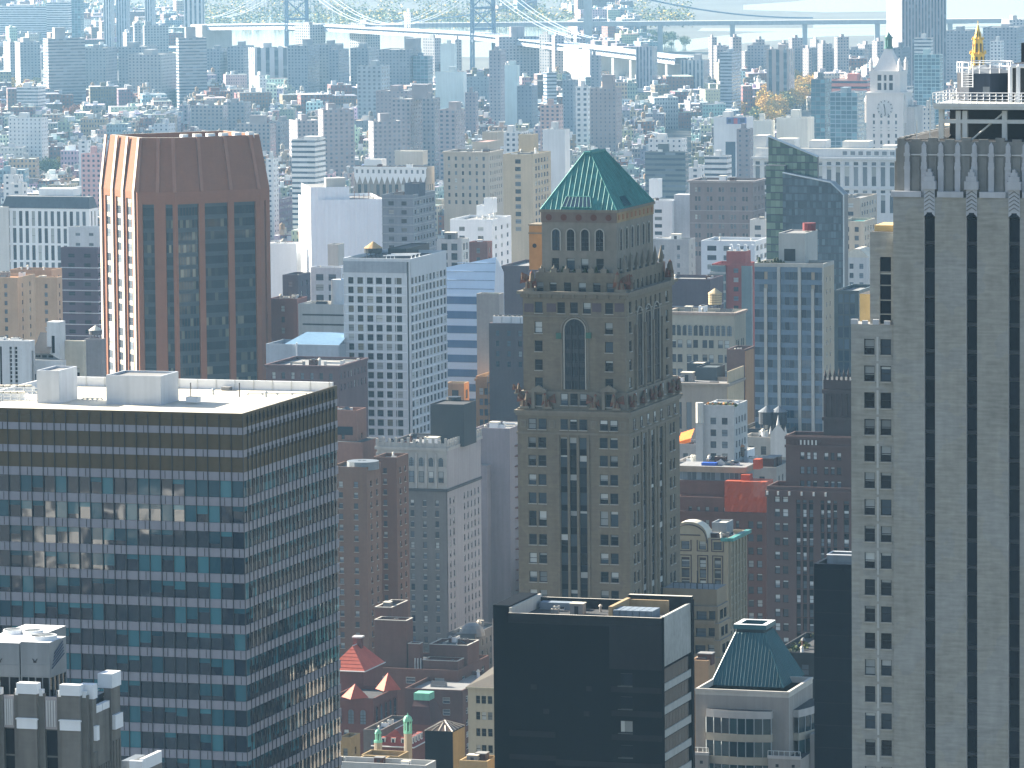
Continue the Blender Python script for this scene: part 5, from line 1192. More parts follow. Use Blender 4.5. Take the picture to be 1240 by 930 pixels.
def glaze(x0,x1,y,pts,mats,nb,zb_=None):
    for k in range(60):
        z0 = zmin+k*FLs/1.0
        for i in range(nb):
            xa = x0+(x1-x0)*i/nb; xb = x0+(x1-x0)*(i+1)/nb
            if min(topz(xa+.01,pts),topz(xb-.01,pts)) > z0+FLs*.8+.3: b.window(Vector(((xa+xb)/2,y,z0)), 0, xb-xa-.06, FLs*.84, 'glazed', mats)
            elif max(topz(xa+.01,pts),topz(xb-.01,pts)) > z0+.8:
                ta, tb = topz(xa+.01,pts)-.2, topz(xb-.01,pts)-.2
                if min(ta,tb) > z0: mb_ = MB(); mb_.face([(xa,y,z0),(xb-.06,y,z0),(xb-.06,y,tb),(xa,y,ta)],0); b.rest.setdefault(('edge_pane',mats[0].name,''),(MB(),mats))[0].add(mb_,Matrix.Identity(4))
glaze(xl,xr,.05,top,[GB,frame_m,blind,sill_m],16); glaze(xr,w,.05,top,[GB,frame_m,blind,sill_m],5)
glaze(xbl,xl-.2,3.1,[(xbl,zl+2),(xl,zl+2)],[GT,frame_m,blind,sill_m],4); glaze(xbl,xbr,5.93,[(xbl,zbl),(xbr,zbr)],[GT,frame_m,blind,sill_m],12)
m = MB(); m.bar((xl,.0,zl),(xr,.0,zr),.22,0); m.bar((xr,.0,zr),(w,.0,h),.22,0); m.bar((xbl,5.9,zbl),(xbr,5.9,zbr),.22,0); m.bar((xbl,d+4,zbl),(xbr,d+4,zbr),.22,0); m.bar((w,.0,h),(w,0,0),.2,0)
m.build('edge_trim', [M('pale_edge', (.55,.6,.62), .4)], b.root)
b.done()

# ---- brown office block cluster in front, right
db = M('brown_office_brick', (.105,.062,.056), var=.18, course=.06)
b = Bld('brown_brick_office', 'broad dark brown brick office block with paired white-blinded windows and a lamp-lit cornice', 'office block', 928.5, 1080, 1092, 592.5, 1180)
h, w, d = b.h, b.w, b.d; xF = lambda px: b.F(px,680)[0]; zF = lambda py: b.F(960,py)[1]
rows = [(zF(617.5+17.3*k+8.5), zF(617.5+17.3*k-.8)) for k in range(-1,13)]
cs = [(938.3,944.6),(948,954.6),(964.5,969.4),(972.3,977),(980,985),(994,998.3),(1001.6,1006),(1009.4,1013.8),(1022,1028)]
hol = [(xF(a),xF(c),z0,z1) for z0,z1 in rows for a,c in cs[:2]]
st = [(xF(a),xF(c),rows[-1][0],zF(605)) for a,c in cs[2:]]
m = MB(); b.side(m,b.box0,'F',0,h-1,hol+st,.3); b.side(m,b.box0,'S',0,h-1,()); b.side(m,b.box0,'L',0,h-1,()); b.side(m,b.box0,'K',0,h-1,()); b.roof(m,b.box0,h,1,0,1); m.build('wall', [db, roof_tar], b.root)
LB = [glass_far, frame_m, M('white_blind', (.62,.64,.64)), db]
for a,c,z0,z1 in hol: b.window(Vector(((a+c)/2,.28,z0)),0,c-a,z1-z0,'sash',LB)
for a,c,_,_ in st:
    for z0,z1 in rows: b.window(Vector(((a+c)/2,.28,z0)),0,c-a,z1-z0,'sash',LB)
    b.box('strip_spandrel',a,c,.285,.295,rows[-1][0],zF(605),navy)
m = MB(); m.box(-.3,w,-.5,-.003,h-2.4,h-.9,0,bottom=True); m.build('cornice', [db], b.root)
for px in (930.5,943.5,957,972,986.5,1001): x = xF(px); m = MB(); m.box(x-.2,x+.2,-.9,-.51,h-2.0,h-1.1,0,bottom=True); m.box(x-.12,x+.12,-1.0,-.904,h-1.8,h-1.3,0,bottom=True); m.build('cornice_bracket', [offwhite], b.root)
bx, z2 = b.sec(951.5, 1080, 1090, 530, 4.0)
zG = lambda py: b.F(980,py,4)[1]; xG_ = lambda px: b.F(px,560,4)[0]-bx[0]
hol = [(xG_(a),xG_(c),zG(p+9),zG(p)) for p in (547.5,565,582) for a,c in ((969,974),(977,981.5),(984.5,989.3),(998,1003),(1006,1010.5),(1013.5,1018.5))]
m = MB(); b.side(m,bx,'F',h-.99,z2-1,hol,.3,0,0,'sash',LB); b.side(m,bx,'L',h-.99,z2-1,()); b.side(m,bx,'S',h-.99,z2-1,()); b.roof(m,bx,z2,1,0,1); m.build('setback', [db, roof_tar], b.root)
m = MB(); m.box(bx[0]-.2,bx[1],bx[2]-.35,bx[2]-.003,z2-2.8,z2-2.2,0,bottom=True); m.box(bx[0]-.2,bx[1],bx[2]-.35,bx[2]-.003,z2-.9,z2-.2,0,bottom=True); m.build('belt_course', [db], b.root)
for k in range(9): x = bx[0]+.8+k*.9; b.box('baluster', x, x+.35, bx[2]-.5, bx[2]-.36, z2-2.1, z2-1.0, offwhite if 2 < k < 8 else db)
x0, z3 = b.F(997,460,10); m = MB(); m.box(x0,w-2,10,18,z2-.99,z3,0,1)
for k in range(7): x = x0+.3+k*1.25; m.box(x,x+.35,9.7,9.997,z3-8.5,z3-3.2,0)
m.box(x0-.25,w-2,9.6,9.997,z3-3.1,z3-2.2,0,bottom=True); m.box(x0-.25,w-2,9.6,9.997,z3-9.4,z3-8.6,0,bottom=True); m.build('attic_tower', [M('sooty_brown', (.065,.046,.045), var=.3), roof_tar], b.root)
for k in range(6): x = x0+.4+k*1.1; m = MB(); m.box(x-.22,x+.22,9.9,10.4,z3+.003,z3+1.0,0); m.cone(x,10.15,z3+1.0,z3+2.6+.4*(k%2),.3,6,0); m.cyl(x+.25,10.15,z3+.8,z3+1.5,.22,6,0,.1); m.build('finial', [M('sooty_brown',(1,1,1))], b.root)
b.done(); N_ = b
b = Bld('red_brick_block', 'red brick office block whose top floors are wrapped in orange netting', 'office block', 820, 927.5, 931, 604, 1235)
h, w, d = b.h, b.w, b.d; rb = M('red_office_brick', (.125,.058,.045), var=.2, course=.06); xF = lambda px: b.F(px,640)[0]; zF = lambda py: b.F(870,py)[1]
hol = [(xF(a),xF(c),zF(631+15.8*k+7.5),zF(631+15.8*k-1)) for k in range(-1,9) for a,c in ((834,838),(844,848),(854,859),(865,870),(876,880),(891,895),(906,912.4),(916.4,923))]
m = MB(); b.side(m,b.box0,'F',0,h-.9,hol,.3,0,0,'sash',[glass_far,frame_m,blind,rb]); b.side(m,b.box0,'S',0,h-.9,()); b.side(m,b.box0,'L',0,h-.9,()); b.side(m,b.box0,'K',0,h-.9,()); b.roof(m,b.box0,h,.9,0,1); m.build('wall', [rb, roof_grey], b.root)
m = MB(); m.box(-.3,w+.3,-.6,-.003,zF(623),zF(619.5),0,bottom=True); m.build('cornice', [rb], b.root)
bx, z2 = b.sec(820, 900, 912, 566, 3); hol = []
m = MB(); x0,x1,y0,y1 = bx; zz_ = b.F(860,582,3)[1]; m.box(x0,x1,y0,y1,h-.89,zz_,0,1); m.box(x0-.2,x1+.2,y0+.5,y1,zz_+.003,z2-1.4,2,1); m.box(x0-.2,x1+.5,y0-.1,y1,z2-1.397,z2,3,1); m.build('setback', [rb, roof_grey, lead, M('tan_render_band', (.30,.23,.17))], b.root)
for k in range(14): b.window(Vector((x0+(x1-x0)*(k+.5)/14, y0+.47, zz_+.1)), 0, (x1-x0)/14-.15, z2-1.5-zz_-.1, 'glazed', WINFAR)
xn0, xn1 = b.F(877.5,600,-.9)[0], b.F(927.5,600,-.9)[0]; za, zb_ = b.F(900,620,-.9)[1], b.F(900,583,-.9)[1]
m = MB(); NX, NZ = 14, 8
def nv(i,j): return (xn0+(xn1-xn0)*i/NX, -.9-.10*math.sin(i*2.1+j)*math.sin(j*1.3)-.12*random.random(), za+(zb_-za)*j/NZ)
P_ = [[nv(i,j) for j in range(NZ+1)] for i in range(NX+1)]
for i in range(NX):
    for j in range(NZ): m.face([P_[i][j],P_[i+1][j],P_[i+1][j+1],P_[i][j+1]],0)
for j in range(NZ): m.face([P_[NX][j],(xn1,6,P_[0][j][2]),(xn1,6,P_[0][j+1][2]),P_[NX][j+1]],0)
m.face([(xn0,-.7,zb_-.02),(xn1,-.7,zb_-.02),(xn1,6,zb_-.02),(xn0,6,zb_-.02)],0)
for (a,c,p,q) in ((897,907.5,582.5,575),(912,920,563,556)):
    xa, xb = b.F(a,575,1)[0], b.F(c,575,1)[0]; zz0, zz1 = b.F(900,p,1)[1], b.F(900,q,1)[1]; m.box(xa,xb,1,4,zz0-1,zz1,0)
nm_, nt_, np_ = nodes('orange_mesh_net'); tr = N(nt_,'ShaderNodeBsdfTransparent'); mx = N(nt_,'ShaderNodeMixShader'); mx.inputs[0].default_value = .74
np_.inputs['Base Color'].default_value = (.47,.075,.02,1); np_.inputs['Roughness'].default_value = .9
nt_.links.new(tr.outputs[0], mx.inputs[1]); nt_.links.new(np_.outputs[0], mx.inputs[2]); nt_.links.new(mx.outputs[0], nt_.nodes['Material Output'].inputs[0])
nn_ = m.build('construction_netting', [nm_], None); nn_.location = b.O; nn_.rotation_euler = (0,0,b.ang); tag(nn_, 'orange safety netting draped over the top floors of the red brick block', 'netting')
clutter(b,(bx[0]+1,bx[1]-1,bx[2]+2,bx[3]-1),z2+.01,7,21); b.done(); R_ = b
m = MB(); c = b.T(858,564,z2); m.box(c.x-1.8,c.x+1.8,c.y,c.y+2,z2+.01,z2+.7,0); m.build('blue_tarpaulin', [M('blue_tarp', (.03,.10,.45), .5)], b.root)

# ---- cream tower with the curved pediment
b = Bld('pedimented_tower', 'cream stone tower with a curved pediment, framed window strips and a green cornice edge', 'office tower', 818, 882, 903, 652, 1060)
h, w, d = b.h, b.w, b.d; xF = lambda px: b.F(px,680)[0]; zF = lambda py: b.F(850,py)[1]; cs_ = M('cream_tower_stone', (.31,.265,.19), var=.16)
hol = [(xF(a),xF(c),zF(p),zF(q)) for a,c in ((825,835),(846.5,855),(864,874)) for p,q in ((665.5,654.5),)]
stp = [(xF(a),xF(c),zF(712),zF(675)) for a,c in ((825,835),(847,855),(865,873))]
m = MB(); b.side(m,b.box0,'F',0,h-.8,hol+stp,.3)
fS = [(d*f-.6,d*f+.6,zF(660+9.5*k+6),zF(660+9.5*k)) for k in range(1,18) for f in (.16,.34,.52,.70,.88)]
b.side(m,b.box0,'S',0,h-.8,fS,.25,0,0,'sash',[glass_far,frame_m,blind,cs_]); b.side(m,b.box0,'L',0,h-.8,()); b.side(m,b.box0,'K',0,h-.8,()); b.roof(m,b.box0,h,.8,0,1); m.build('wall', [cs_, roof_grey], b.root)
for a,c,z0,z1 in hol: b.window(Vector(((a+c)/2,.28,z0)),0,c-a,z1-z0,'sash',[glass_far,frame_m,blind,cs_])
for a,c,z0,z1 in stp:
    n = 3
    for k in range(n): zz0 = z0+(z1-z0)*k/n; b.window(Vector(((a+c)/2,.28,zz0)),0,c-a,(z1-z0)/n-.5,'sash',[glass_far,frame_m,blind,cs_])
    b.box('strip_spandrel',a,c,.285,.295,z0,z1,M('plum_spandrel',(.07,.05,.05)))
    m = MB(); m.box(a-.45,a-.25,-.1,-.003,z0-.3,z1+.5,0); m.box(c+.25,c+.45,-.1,-.003,z0-.3,z1+.5,0); m.box(a-.247,c+.247,-.1,-.003,z1+.3,z1+.5,0,bottom=True); m.build('strip_frame', [M('plum_spandrel',(.07,.05,.05))], b.root)
for a,c,z0,z1 in hol: m = MB(); m.box(a-.45,a-.25,-.1,-.003,z0-.4,z1+.4,0); m.box(c+.25,c+.45,-.1,-.003,z0-.4,z1+.4,0); m.box(a-.247,c+.247,-.1,-.003,z1+.2,z1+.4,0,bottom=True); m.box(a-.247,c+.247,-.1,-.003,z0-.4,z0-.2,0,bottom=True); m.build('window_frame', [M('plum_spandrel',(.07,.05,.05))], b.root)
xa, xb = xF(812), xF(857); zb_ = h-.5; n = 14; xm, R = (xa+xb)/2, (xb-xa)/2; hh = zF(632)-zb_
m = MB(); cur = [(xm-R*math.cos(PI*i/n), zb_+hh*math.sin(PI*i/n)**.8) for i in range(n+1)]
m.face([(x,-.15,z) for x,z in cur][::-1],0)
for (x0_,z0_),(x1_,z1_) in zip(cur,cur[1:]): m.face([(x0_,-.15,z0_),(x1_,-.15,z1_),(x1_,4,z1_),(x0_,4,z0_)],1); m.bar((x0_*.97+xm*.03,-.25,z0_-.6),(x1_*.97+xm*.03,-.25,z1_-.6),.12,2)
m.bar((xa+2,-.25,zb_+1.0),(xb-1.5,-.25,zb_+1.0),.12,2); m.build('pediment', [cs_, roof_white, M('plum_spandrel',(.07,.05,.05))], b.root)
m = MB(); m.box(w+.003,w+1.1,-.3,d+.5,h-.6,h+.1,0,bottom=True); m.box(w-1.5,w+.0,-.5,-.003,h-.6,h+.1,0,bottom=True); m.build('green_cornice', [copper], b.root)
m = MB(); 
for f in (.05,.25,.43,.61,.79,.96): m.box(w+.003,w+.35,d*f-.25,d*f+.25,zF(760),h-.65,0)
m.build('flank_pier', [cs_], b.root)
b.bulk(862,880,888,651,633,h-.8,[M('grey_plant', (.22,.24,.26)), roof_white], 'plant_house'); clutter(b,(w*.4,w-1,2,d-2),h-.79,5,33)
b.done(); P_B = b
# terraced block in front of it
b = Bld('terraced_block', 'tan terraced apartment block with dark balcony recesses in front of the pedimented tower', 'apartment block', 815, 868, 880, 714, 985)
h, w, d = b.h, b.w, b.d; tb = M('tan_terrace_render', (.26,.205,.14), var=.16); nS = 5
m = MB(); lev = [(0,h)] 
for k in range(6):
    zt = h-k*3.2*1.0; x1_ = w+k*.35; hol = [(w*.55,w*.78,zt-2.7,zt-1.0),(w*.84,w*.98,zt-2.5,zt-.9)] if k else []
    bx = (-2,x1_,-.5*k,d); 
    b.side(m,bx,'F',zt-3.2 if k < 5 else 0,zt,[(a+2,c+2,p,q) for a,c,p,q in hol],.8,0,1,'plain',WINFAR); b.side(m,bx,'S',zt-3.2 if k < 5 else 0,zt,[(d*.2,d*.5,zt-2.7,zt-.9),(d*.6,d*.85,zt-2.7,zt-.9)] if k else (),.8,0,1,'plain',WINFAR)
    m.face([(-2,-.5*k,zt),(x1_,-.5*k,zt),(x1_,d,zt),(-2,d,zt)],2)
    if k: b.box('balcony_wall', w*.5, w*.99, -.5*k-1.0, -.5*k-.003, zt-3.4, zt-2.6, tb)
m.build('wall', [tb, darksteel, roof_grey], b.root)
m = MB()
for i in range(8): x = w*(i/7.5); m.bar((x,.2,h),(x,.2,h+1.1),.06,0)
m.bar((0,.2,h+1.1),(w,.2,h+1.1),.06,0); m.bar((w*.55,.2,h),(w*.55,.2,h+3.5),.10,0); m.build('terrace_rail', [darksteel], b.root); b.done()
b = tower('tan_stair_block', 'small tan block with a cluttered flat roof squeezed beside the teal-roofed pavilion', 'building', 836, 858, 866, 800, 900, M('pinky_tan_brick', (.34,.22,.13), var=.2), 3.2, 2.4, .8, 1.4, nclut=5, mats=WINFAR, top=5)
b = tower('planted_roof_block', 'dark low block with a planted roof garden between the teal pyramid and the blue-black slab', 'building', 936, 992, 1030, 791, 1010, M('dark_charcoal', (.03,.032,.036)), 3.4, 3, 1.4, 2, nclut=3, mats=WINFAR, rm=roof_tar)
R = random.Random(4)
for i in range(16):
    x, y = R.uniform(1,b.w-1), R.uniform(1,b.d-1); m = MB(); r = R.uniform(.5,1.0)
    for k in range(36):
        a, e, q = R.uniform(0,6.28), R.uniform(0,1.5), r*R.uniform(.5,1); p = Vector((math.cos(a)*math.cos(e)*q, math.sin(a)*math.cos(e)*q, .3+math.sin(e)*q*1.3)); u = Vector((R.uniform(-1,1),R.uniform(-1,1),R.uniform(-1,1)))*.22; v = u.cross(Vector((R.uniform(-1,1),R.uniform(-1,1),1)))*.9; m.face([p-u-v,p+u-v,p+u+v,p-u+v],0)
    m.cyl(0,0,0,.5,r*.5,8,1); o = m.build('planter', [M('planter_leaf_%d' % (i%3), ((.05,.08,.03),(.12,.14,.04),(.16,.16,.10))[i%3]), M('planter_pot', (.30,.28,.25))], b.root); o.location = (x,y,b.h-.99)
# ---- bottom middle: old red brick houses with terracotta roofs
b = Bld('red_mansion', 'tall red brick house with a hipped terracotta roof and arched windows', 'house', 400, 440, 463, 813, 1290)
h, w, d = b.h, b.w, b.d; mb_ = M('mansion_brick', (.125,.045,.036), var=.22, course=.08)
hol = [(w*f-.8,w*f+.8,h-8,h-5) for f in (.2,.5,.8)]+[(w*f-.8,w*f+.8,h-14,h-11) for f in (.2,.5,.8)]
m = MB(); b.side(m,b.box0,'F',0,h,hol,.3,0,0,'sash',[glass_far,frame_m,blind,mb_]); b.side(m,b.box0,'S',0,h,[(d*f-.7,d*f+.7,h-8,h-5) for f in (.2,.45,.7,.9)],.3,0,0,'sash',[glass_far,frame_m,blind,mb_]); b.side(m,b.box0,'L',0,h,()); b.side(m,b.box0,'K',0,h,()); m.build('wall', [mb_], b.root)
def hip(b, box, z, H, mat, over=.6, ridge=.35, name='roof', seam=None):
    x0,x1,y0,y1 = box; x0-=over; x1+=over; y0-=over; y1+=over; xm = (x0+x1)/2; l = (y1-y0)*ridge/2; ym = (y0+y1)/2; A = (xm,ym-l,z+H); Bq = (xm,ym+l,z+H)
    m = MB(); m.face([(x0,y0,z),(x1,y0,z),A],0); m.face([(x1,y0,z),(x1,y1,z),Bq,A],0); m.face([(x1,y1,z),(x0,y1,z),Bq],0); m.face([(x0,y1,z),(x0,y0,z),A,Bq],0); m.face([(x0,y0,z-.003),(x0,y1,z-.003),(x1,y1,z-.003),(x1,y0,z-.003)],1)
    m.bar((x0,y0,z),(x1,y0,z),.16,1); m.bar((x1,y0,z),(x1,y1,z),.16,1); m.bar(A,Bq,.15,1)
    for i in range(1,7):
        f = i/7; m.bar((x0+(xm-x0)*f,y0+(ym-l-y0)*f-.02,z+H*f+.02),(x1+(xm-x1)*f,y0+(ym-l-y0)*f-.02,z+H*f+.02),.04,0)
    return m.build(name, [mat, offwhite], b.root)
hip(b,b.box0,h,b.F(425,780,d*.5)[1]-h,terracotta)
m = MB(); x, _ = b.F(434,790,d*.6); z = b.F(434,770,d*.6)[1]; m.box(x-1,x+1,d*.6-1,d*.6+1,h-1,z-.4,0); m.box(x-1.25,x+1.25,d*.6-1.25,d*.6+1.25,z-.397,z,1); m.build('chimney', [mb_, offwhite], b.root); b.done()
b = Bld('red_mansion', 'lower red brick wing with a row of tall arched windows and small red corner roofs', 'house', 400, 452, 481, 846, 1270)
h, w, d = b.h, b.w, b.d
m = MB(); b.side(m,b.box0,'F',0,h-.8,[(w*.3,w*.42,h-12,h-8)],.3,0,0,'sash',[glass_far,frame_m,blind,mb_]); b.side(m,b.box0,'S',0,h-.8,()); b.side(m,b.box0,'L',0,h-.8,()); b.side(m,b.box0,'K',0,h-.8,()); b.roof(m,b.box0,h,.8,0,1); m.build('wall', [mb_, roof_tar], b.root)
for k in range(5): b.window(Vector((w+.03,d*(.12+.19*k),h-8.5)),PI/2,d*.10,6.2,'arch',[glass_far,frame_m,blind,mb_],'arched_window')
for k in range(3): b.window(Vector((w*(.2+.28*k),-.03,h-6.5)),0,1.5,3.6,'arch',[glass_far,frame_m,blind,mb_],'arched_window')
m = MB(); m.cone(w*.55,1.0,h+.003,h+3.4,3.6,4,0); m.cone(w*.9,d*.8,h+.003,h+4.2,3.4,4,0); m.build('corner_roof', [terracotta], b.root); b.done()
b = tower('church_flank', 'row of small white-framed gables below the red brick wing', 'building', 440, 462, 496, 884, 1235, M('dusky_stone', (.14,.115,.10)), 3.5, 2.5, 1, 2, nclut=3, mats=WINFAR, rm=lead)
# red roofed hall with two green cupolas
b = Bld('red_roofed_hall', 'low hall with steep red tiled roofs and dormer windows at the foot of the mansions', 'hall', 452, 500, 516, 905, 1170)
h, w, d = b.h, b.w, b.d
m = MB(); m.box(0,w,0,d,0,h,0); m.build('wall', [mb_], b.root); hip(b,b.box0,h,b.F(480,880,d*.5)[1]-h,M('crimson_tile', (.21,.040,.03), .7, .25),.4,.6)
for k in range(4): 
    y = d*(.15+.22*k); m = MB(); m.box(w-1.6,w-.4,y-.5,y+.5,h+.3,h+2.2,0,1); m.face([(w-.39,y-.3,h+.9),(w-.39,y+.3,h+.9),(w-.39,y+.3,h+1.9),(w-.39,y-.3,h+1.9)],2); m.build('dormer', [offwhite, terracotta, glass_far], b.root)
for k in range(3): x = w*(.25+.25*k); m = MB(); m.box(x-.5,x+.5,.1,1.4,h+.2,h+2.0,0,1); m.face([(x-.3,.09,h+.7),(x+.3,.09,h+.7),(x+.3,.09,h+1.7),(x-.3,.09,h+1.7)],2); m.build('dormer', [offwhite, terracotta, glass_far], b.root)
b.done()
for px, pyb, pyt, lab in ((458,899,881,'small green copper cupola on the tan flat-roofed block'), (494,888,863,'small green copper cupola beside a white gable behind the red tiled roof')):
    P = at(px, pyb, 1160); s = (at(px,pyt,1160).z-P.z)/4.2; ro = empty('cupola', (P.x,P.y,P.z), G); tag(ro, lab, 'cupola', 'green cupolas')
    gm_ = M('pale_verdigris', (.16,.42,.30), .6, .2); m = MB(); m.cyl(0,0,-9,.0,.95,8,0); m.build('base_shaft', [M('cream_render', (1,1,1)) if 'cream_render' in MATS else M('shaft_stone', (.30,.24,.17))], ro); m = MB(); m.cyl(0,0,.003,.5,1.0,8,0); m.build('drum', [gm_], ro)
    for k in range(8): a = PI*k/4; m = MB(); m.bar((.75*math.cos(a)*s,.75*math.sin(a)*s,.45),(.75*math.cos(a)*s,.75*math.sin(a)*s,2.5*s),.12*s,0,6); m.build('column', [gm_], ro)
    m = MB(); m.cyl(0,0,.5,2.4*s,.45*s,8,1); m.build('core', [M('dark_verdigris', (.03,.08,.06))], ro) if False else m.build('core', [gm_, M('dark_verdigris', (.03,.08,.06))], ro)
    m = MB(); m.cyl(0,0,2.5*s,2.75*s,1.0*s,10,0); r_ = 1.0*s; zc = 2.75*s
    for k in range(4): t0, t1 = k/4*PI/2, (k+1)/4*PI/2; m.cyl(0,0,zc+math.sin(t0)*s*.95,zc+math.sin(t1)*s*.95,.92*s*math.cos(t0),10,0,max(.05,.92*s*math.cos(t1)))
    m.cone(0,0,zc+.9*s,zc+1.6*s,.14*s,6,0); m.build('dome', [gm_], ro)
    FOOT.append((P-Vector((2,2,0)), Vector((1,0,0)), Vector((0,1,0)), 4, 4))
b = tower('tan_flat_block', 'tan flat-roofed block with a pale parapet below the small green cupola', 'building', 437, 483, 495, 916, 1090, M('ochre_tan_render', (.33,.23,.11), var=.2), 3.4, 3, 1, 1.6, nclut=0, mats=WINFAR, rm=roof_grey)
b = tower('tan_corner_block', 'narrow tan block with white parapet at the foot of the glass-band tower', 'building', 411, 425, 436, 893, 1080, M('ochre_tan_render', (1,1,1)), 3.4, 3, 1, 1.6, nclut=1, mats=WINFAR)
b = tower('green_roofed_annex', 'low annex with a dark green roof in front of the tan flat-roofed block', 'building', 430, 462, 472, 921, 1040, M('ochre_tan_render', (1,1,1)), 3.4, 3, 1, 1.6, nclut=0, mats=WINFAR, rm=M('dark_green_roof', (.03,.09,.075)))
# mansard house and dark pyramid-capped block
b = Bld('mansard_house', 'dark red house with a steep curved mansard and pale green ridge', 'house', 495, 521, 536, 873, 1230)
h, w, d = b.h, b.w, b.d
m = MB(); m.box(0,w,0,d,0,h-1,0); m.build('wall', [mb_], b.root); zt = b.F(510,838,2.5)[1]; xa, xb = b.F(501.5,838,2.5)[0], b.F(519.5,838,2.5)[0]; zt = b.F(510,838,2.5)[1]
prof = [(0,0),(.25,.35),(.6,.75),(1,1)]
m = MB(); prev = None
for f, g in prof:
    x0_, x1_ = xa*f, w+(xb-w)*f; y0_, y1_ = 2.5*f, d-(d*.35)*f; z_k = h-1+(zt-h-1)*g; cur = [(x0_,y0_,z_k),(x1_,y0_,z_k),(x1_,y1_,z_k),(x0_,y1_,z_k)]
    if prev:
        for i in range(4): m.face([prev[i],prev[(i+1)%4],cur[(i+1)%4],cur[i]],0)
    prev = cur
m.build('mansard', [M('maroon_slate', (.075,.03,.028), .8, .25)], b.root)
m = MB(); m.box(xa-.1,xb+.1,2.4,d-d*.35+.1,zt-2,zt-.3,0,1,True); m.build('ridge_cap', [M('pale_verdigris',(1,1,1))]*2, b.root)
m = MB(); m.cone(w*.85,1,h-6,h+1,2.0,4,0); m.build('gable', [M('crimson_tile',(1,1,1))], b.root)
b = Bld('pyramid_capped_block', 'black-glazed block with a low pyramid skylight cap and a tan flank', 'office block', 514.5, 548, 562.5, 886, 1000)
h, w, d = b.h, b.w, b.d; m = MB(); m.box(0,w,0,d,0,h,0); m.box(w+.003,w+.1,.1,d-.1,0,h-.2,1,bottom=True); m.build('wall', [blackw, M('ochre_flank', (.26,.20,.10))], b.root)
zt = b.F(538,872,d*.5)[1]; c = (w*.5,d*.5,zt); m = MB(); A = [(0,0,h+.003),(w,0,h+.003),(w,d,h+.003),(0,d,h+.003)]
for i in range(4): m.face([A[i],A[(i+1)%4],c],0)
for i in range(4):
    for f in (.25,.5,.75): p = Vector(A[i]).lerp(Vector(A[(i+1)%4]),f); m.bar(p+Z*.05, p.lerp(Vector(c),.75 if f == .5 else .5)+Z*.05,.12,1)
    m.bar(A[i],c,.14,1); 
m.build('skylight_cap', [M('brown_skylight', (.075,.055,.04), .3), M('pale_coping',(1,1,1))], b.root)
# brown brick stepped blocks
bb = M('stepped_brick', (.125,.060,.045), var=.2, course=.06); SB = [glass_far, M('white_window_frame', (.6,.6,.58)), blind, bb]
b = tower('stepped_brick_block', 'brown brick block with stepped roof terraces and white-framed windows, centre of the dip', 'apartment block', 440, 554, 592, 812, 1345, bb, 3.2, 6.5, 2.6, 1.7, mats=SB, style='sash', nclut=0, top=2.2, rm=roof_tar)
h, w, d = b.h, b.w, b.d
def step(pl,pc,pr,yt,y0,rm_,nm='roof_terrace',cl=3,wall_m=bb):
    bx, z = b.sec(pl,pc,pr,yt,y0); m = MB()
    for wch in 'FSLK': b.side(m,bx,wch,h-.99,z-.8,())
    b.roof(m,bx,z,.8,0,1,.3); m.box(bx[0]-.08,bx[1]+.08,bx[2]-.08,bx[2]+.32,z+.003,z+.14,2); m.box(bx[1]-.32,bx[1]+.08,bx[2]+.323,bx[3],z+.003,z+.14,2); m.box(bx[0]-.08,bx[0]+.32,bx[2]+.323,bx[3],z+.003,z+.14,2); m.box(bx[0]-.08,bx[1]+.08,bx[3]-.32,bx[3]+.05,z+.145,z+.18,2)
    m.build(nm,[wall_m,rm_,M('pale_coping',(1,1,1))],b.root)
    if cl: clutter(b,(bx[0]+.5,bx[1]-.5,bx[2]+.5,bx[3]-.5),z-.79,cl,int(pl))
    return bx, z
step(512,554,562,801,3.5,M('tan_terrace', (.42,.33,.22)),cl=1); step(520,566,580,782,9,roof_tar,cl=6); step(453.5,492,500,752,5,roof_tar,'tower_block',1); step(454,474,494,736,11,roof_tar,'tower_block',1)  # first terrace has a warm tan floor
bx, z = step(494,508,512,780,4.5,roof_tar,'stair_tower',0)
for k in range(4): m = MB(); m.box(0,.2,-.25,.25,0,3.2,0); o = m.build('chimney_flue', [offwhite], b.root); o.location = (bx[0]+2+k*.8,bx[2]-.5,h-1)
b = tower('stepped_brick_block', 'brown brick wing with a parapet of pale coping, below the stepped roof terraces', 'apartment block', 490, 560, 604, 836, 1325, M('stepped_brick_2', (.105,.052,.042), var=.2, course=.06), 3.1, 5.2, 2.0, 1.6, mats=SB, style='sash', nclut=3, top=2.0)
b = tower('domed_annex', 'grey annex with a small lead dome at the foot of the grey hotel', 'building', 541, 575, 603, 768, 1420, M('dim_grey_brick', (.10,.10,.105)), 3.2, 3.4, 1.2, 1.7, mats=WINFAR, nclut=3, rm=lead)
m = MB(); x = b.w*.75
for k in range(5): t0, t1 = k/5*PI/2, (k+1)/5*PI/2; m.cyl(x,4,b.h-1+3.6*math.sin(t0),b.h-1+3.6*math.sin(t1),3.6*math.cos(t0),14,0,max(.05,3.6*math.cos(t1)))
m.build('dome', [lead], b.root)
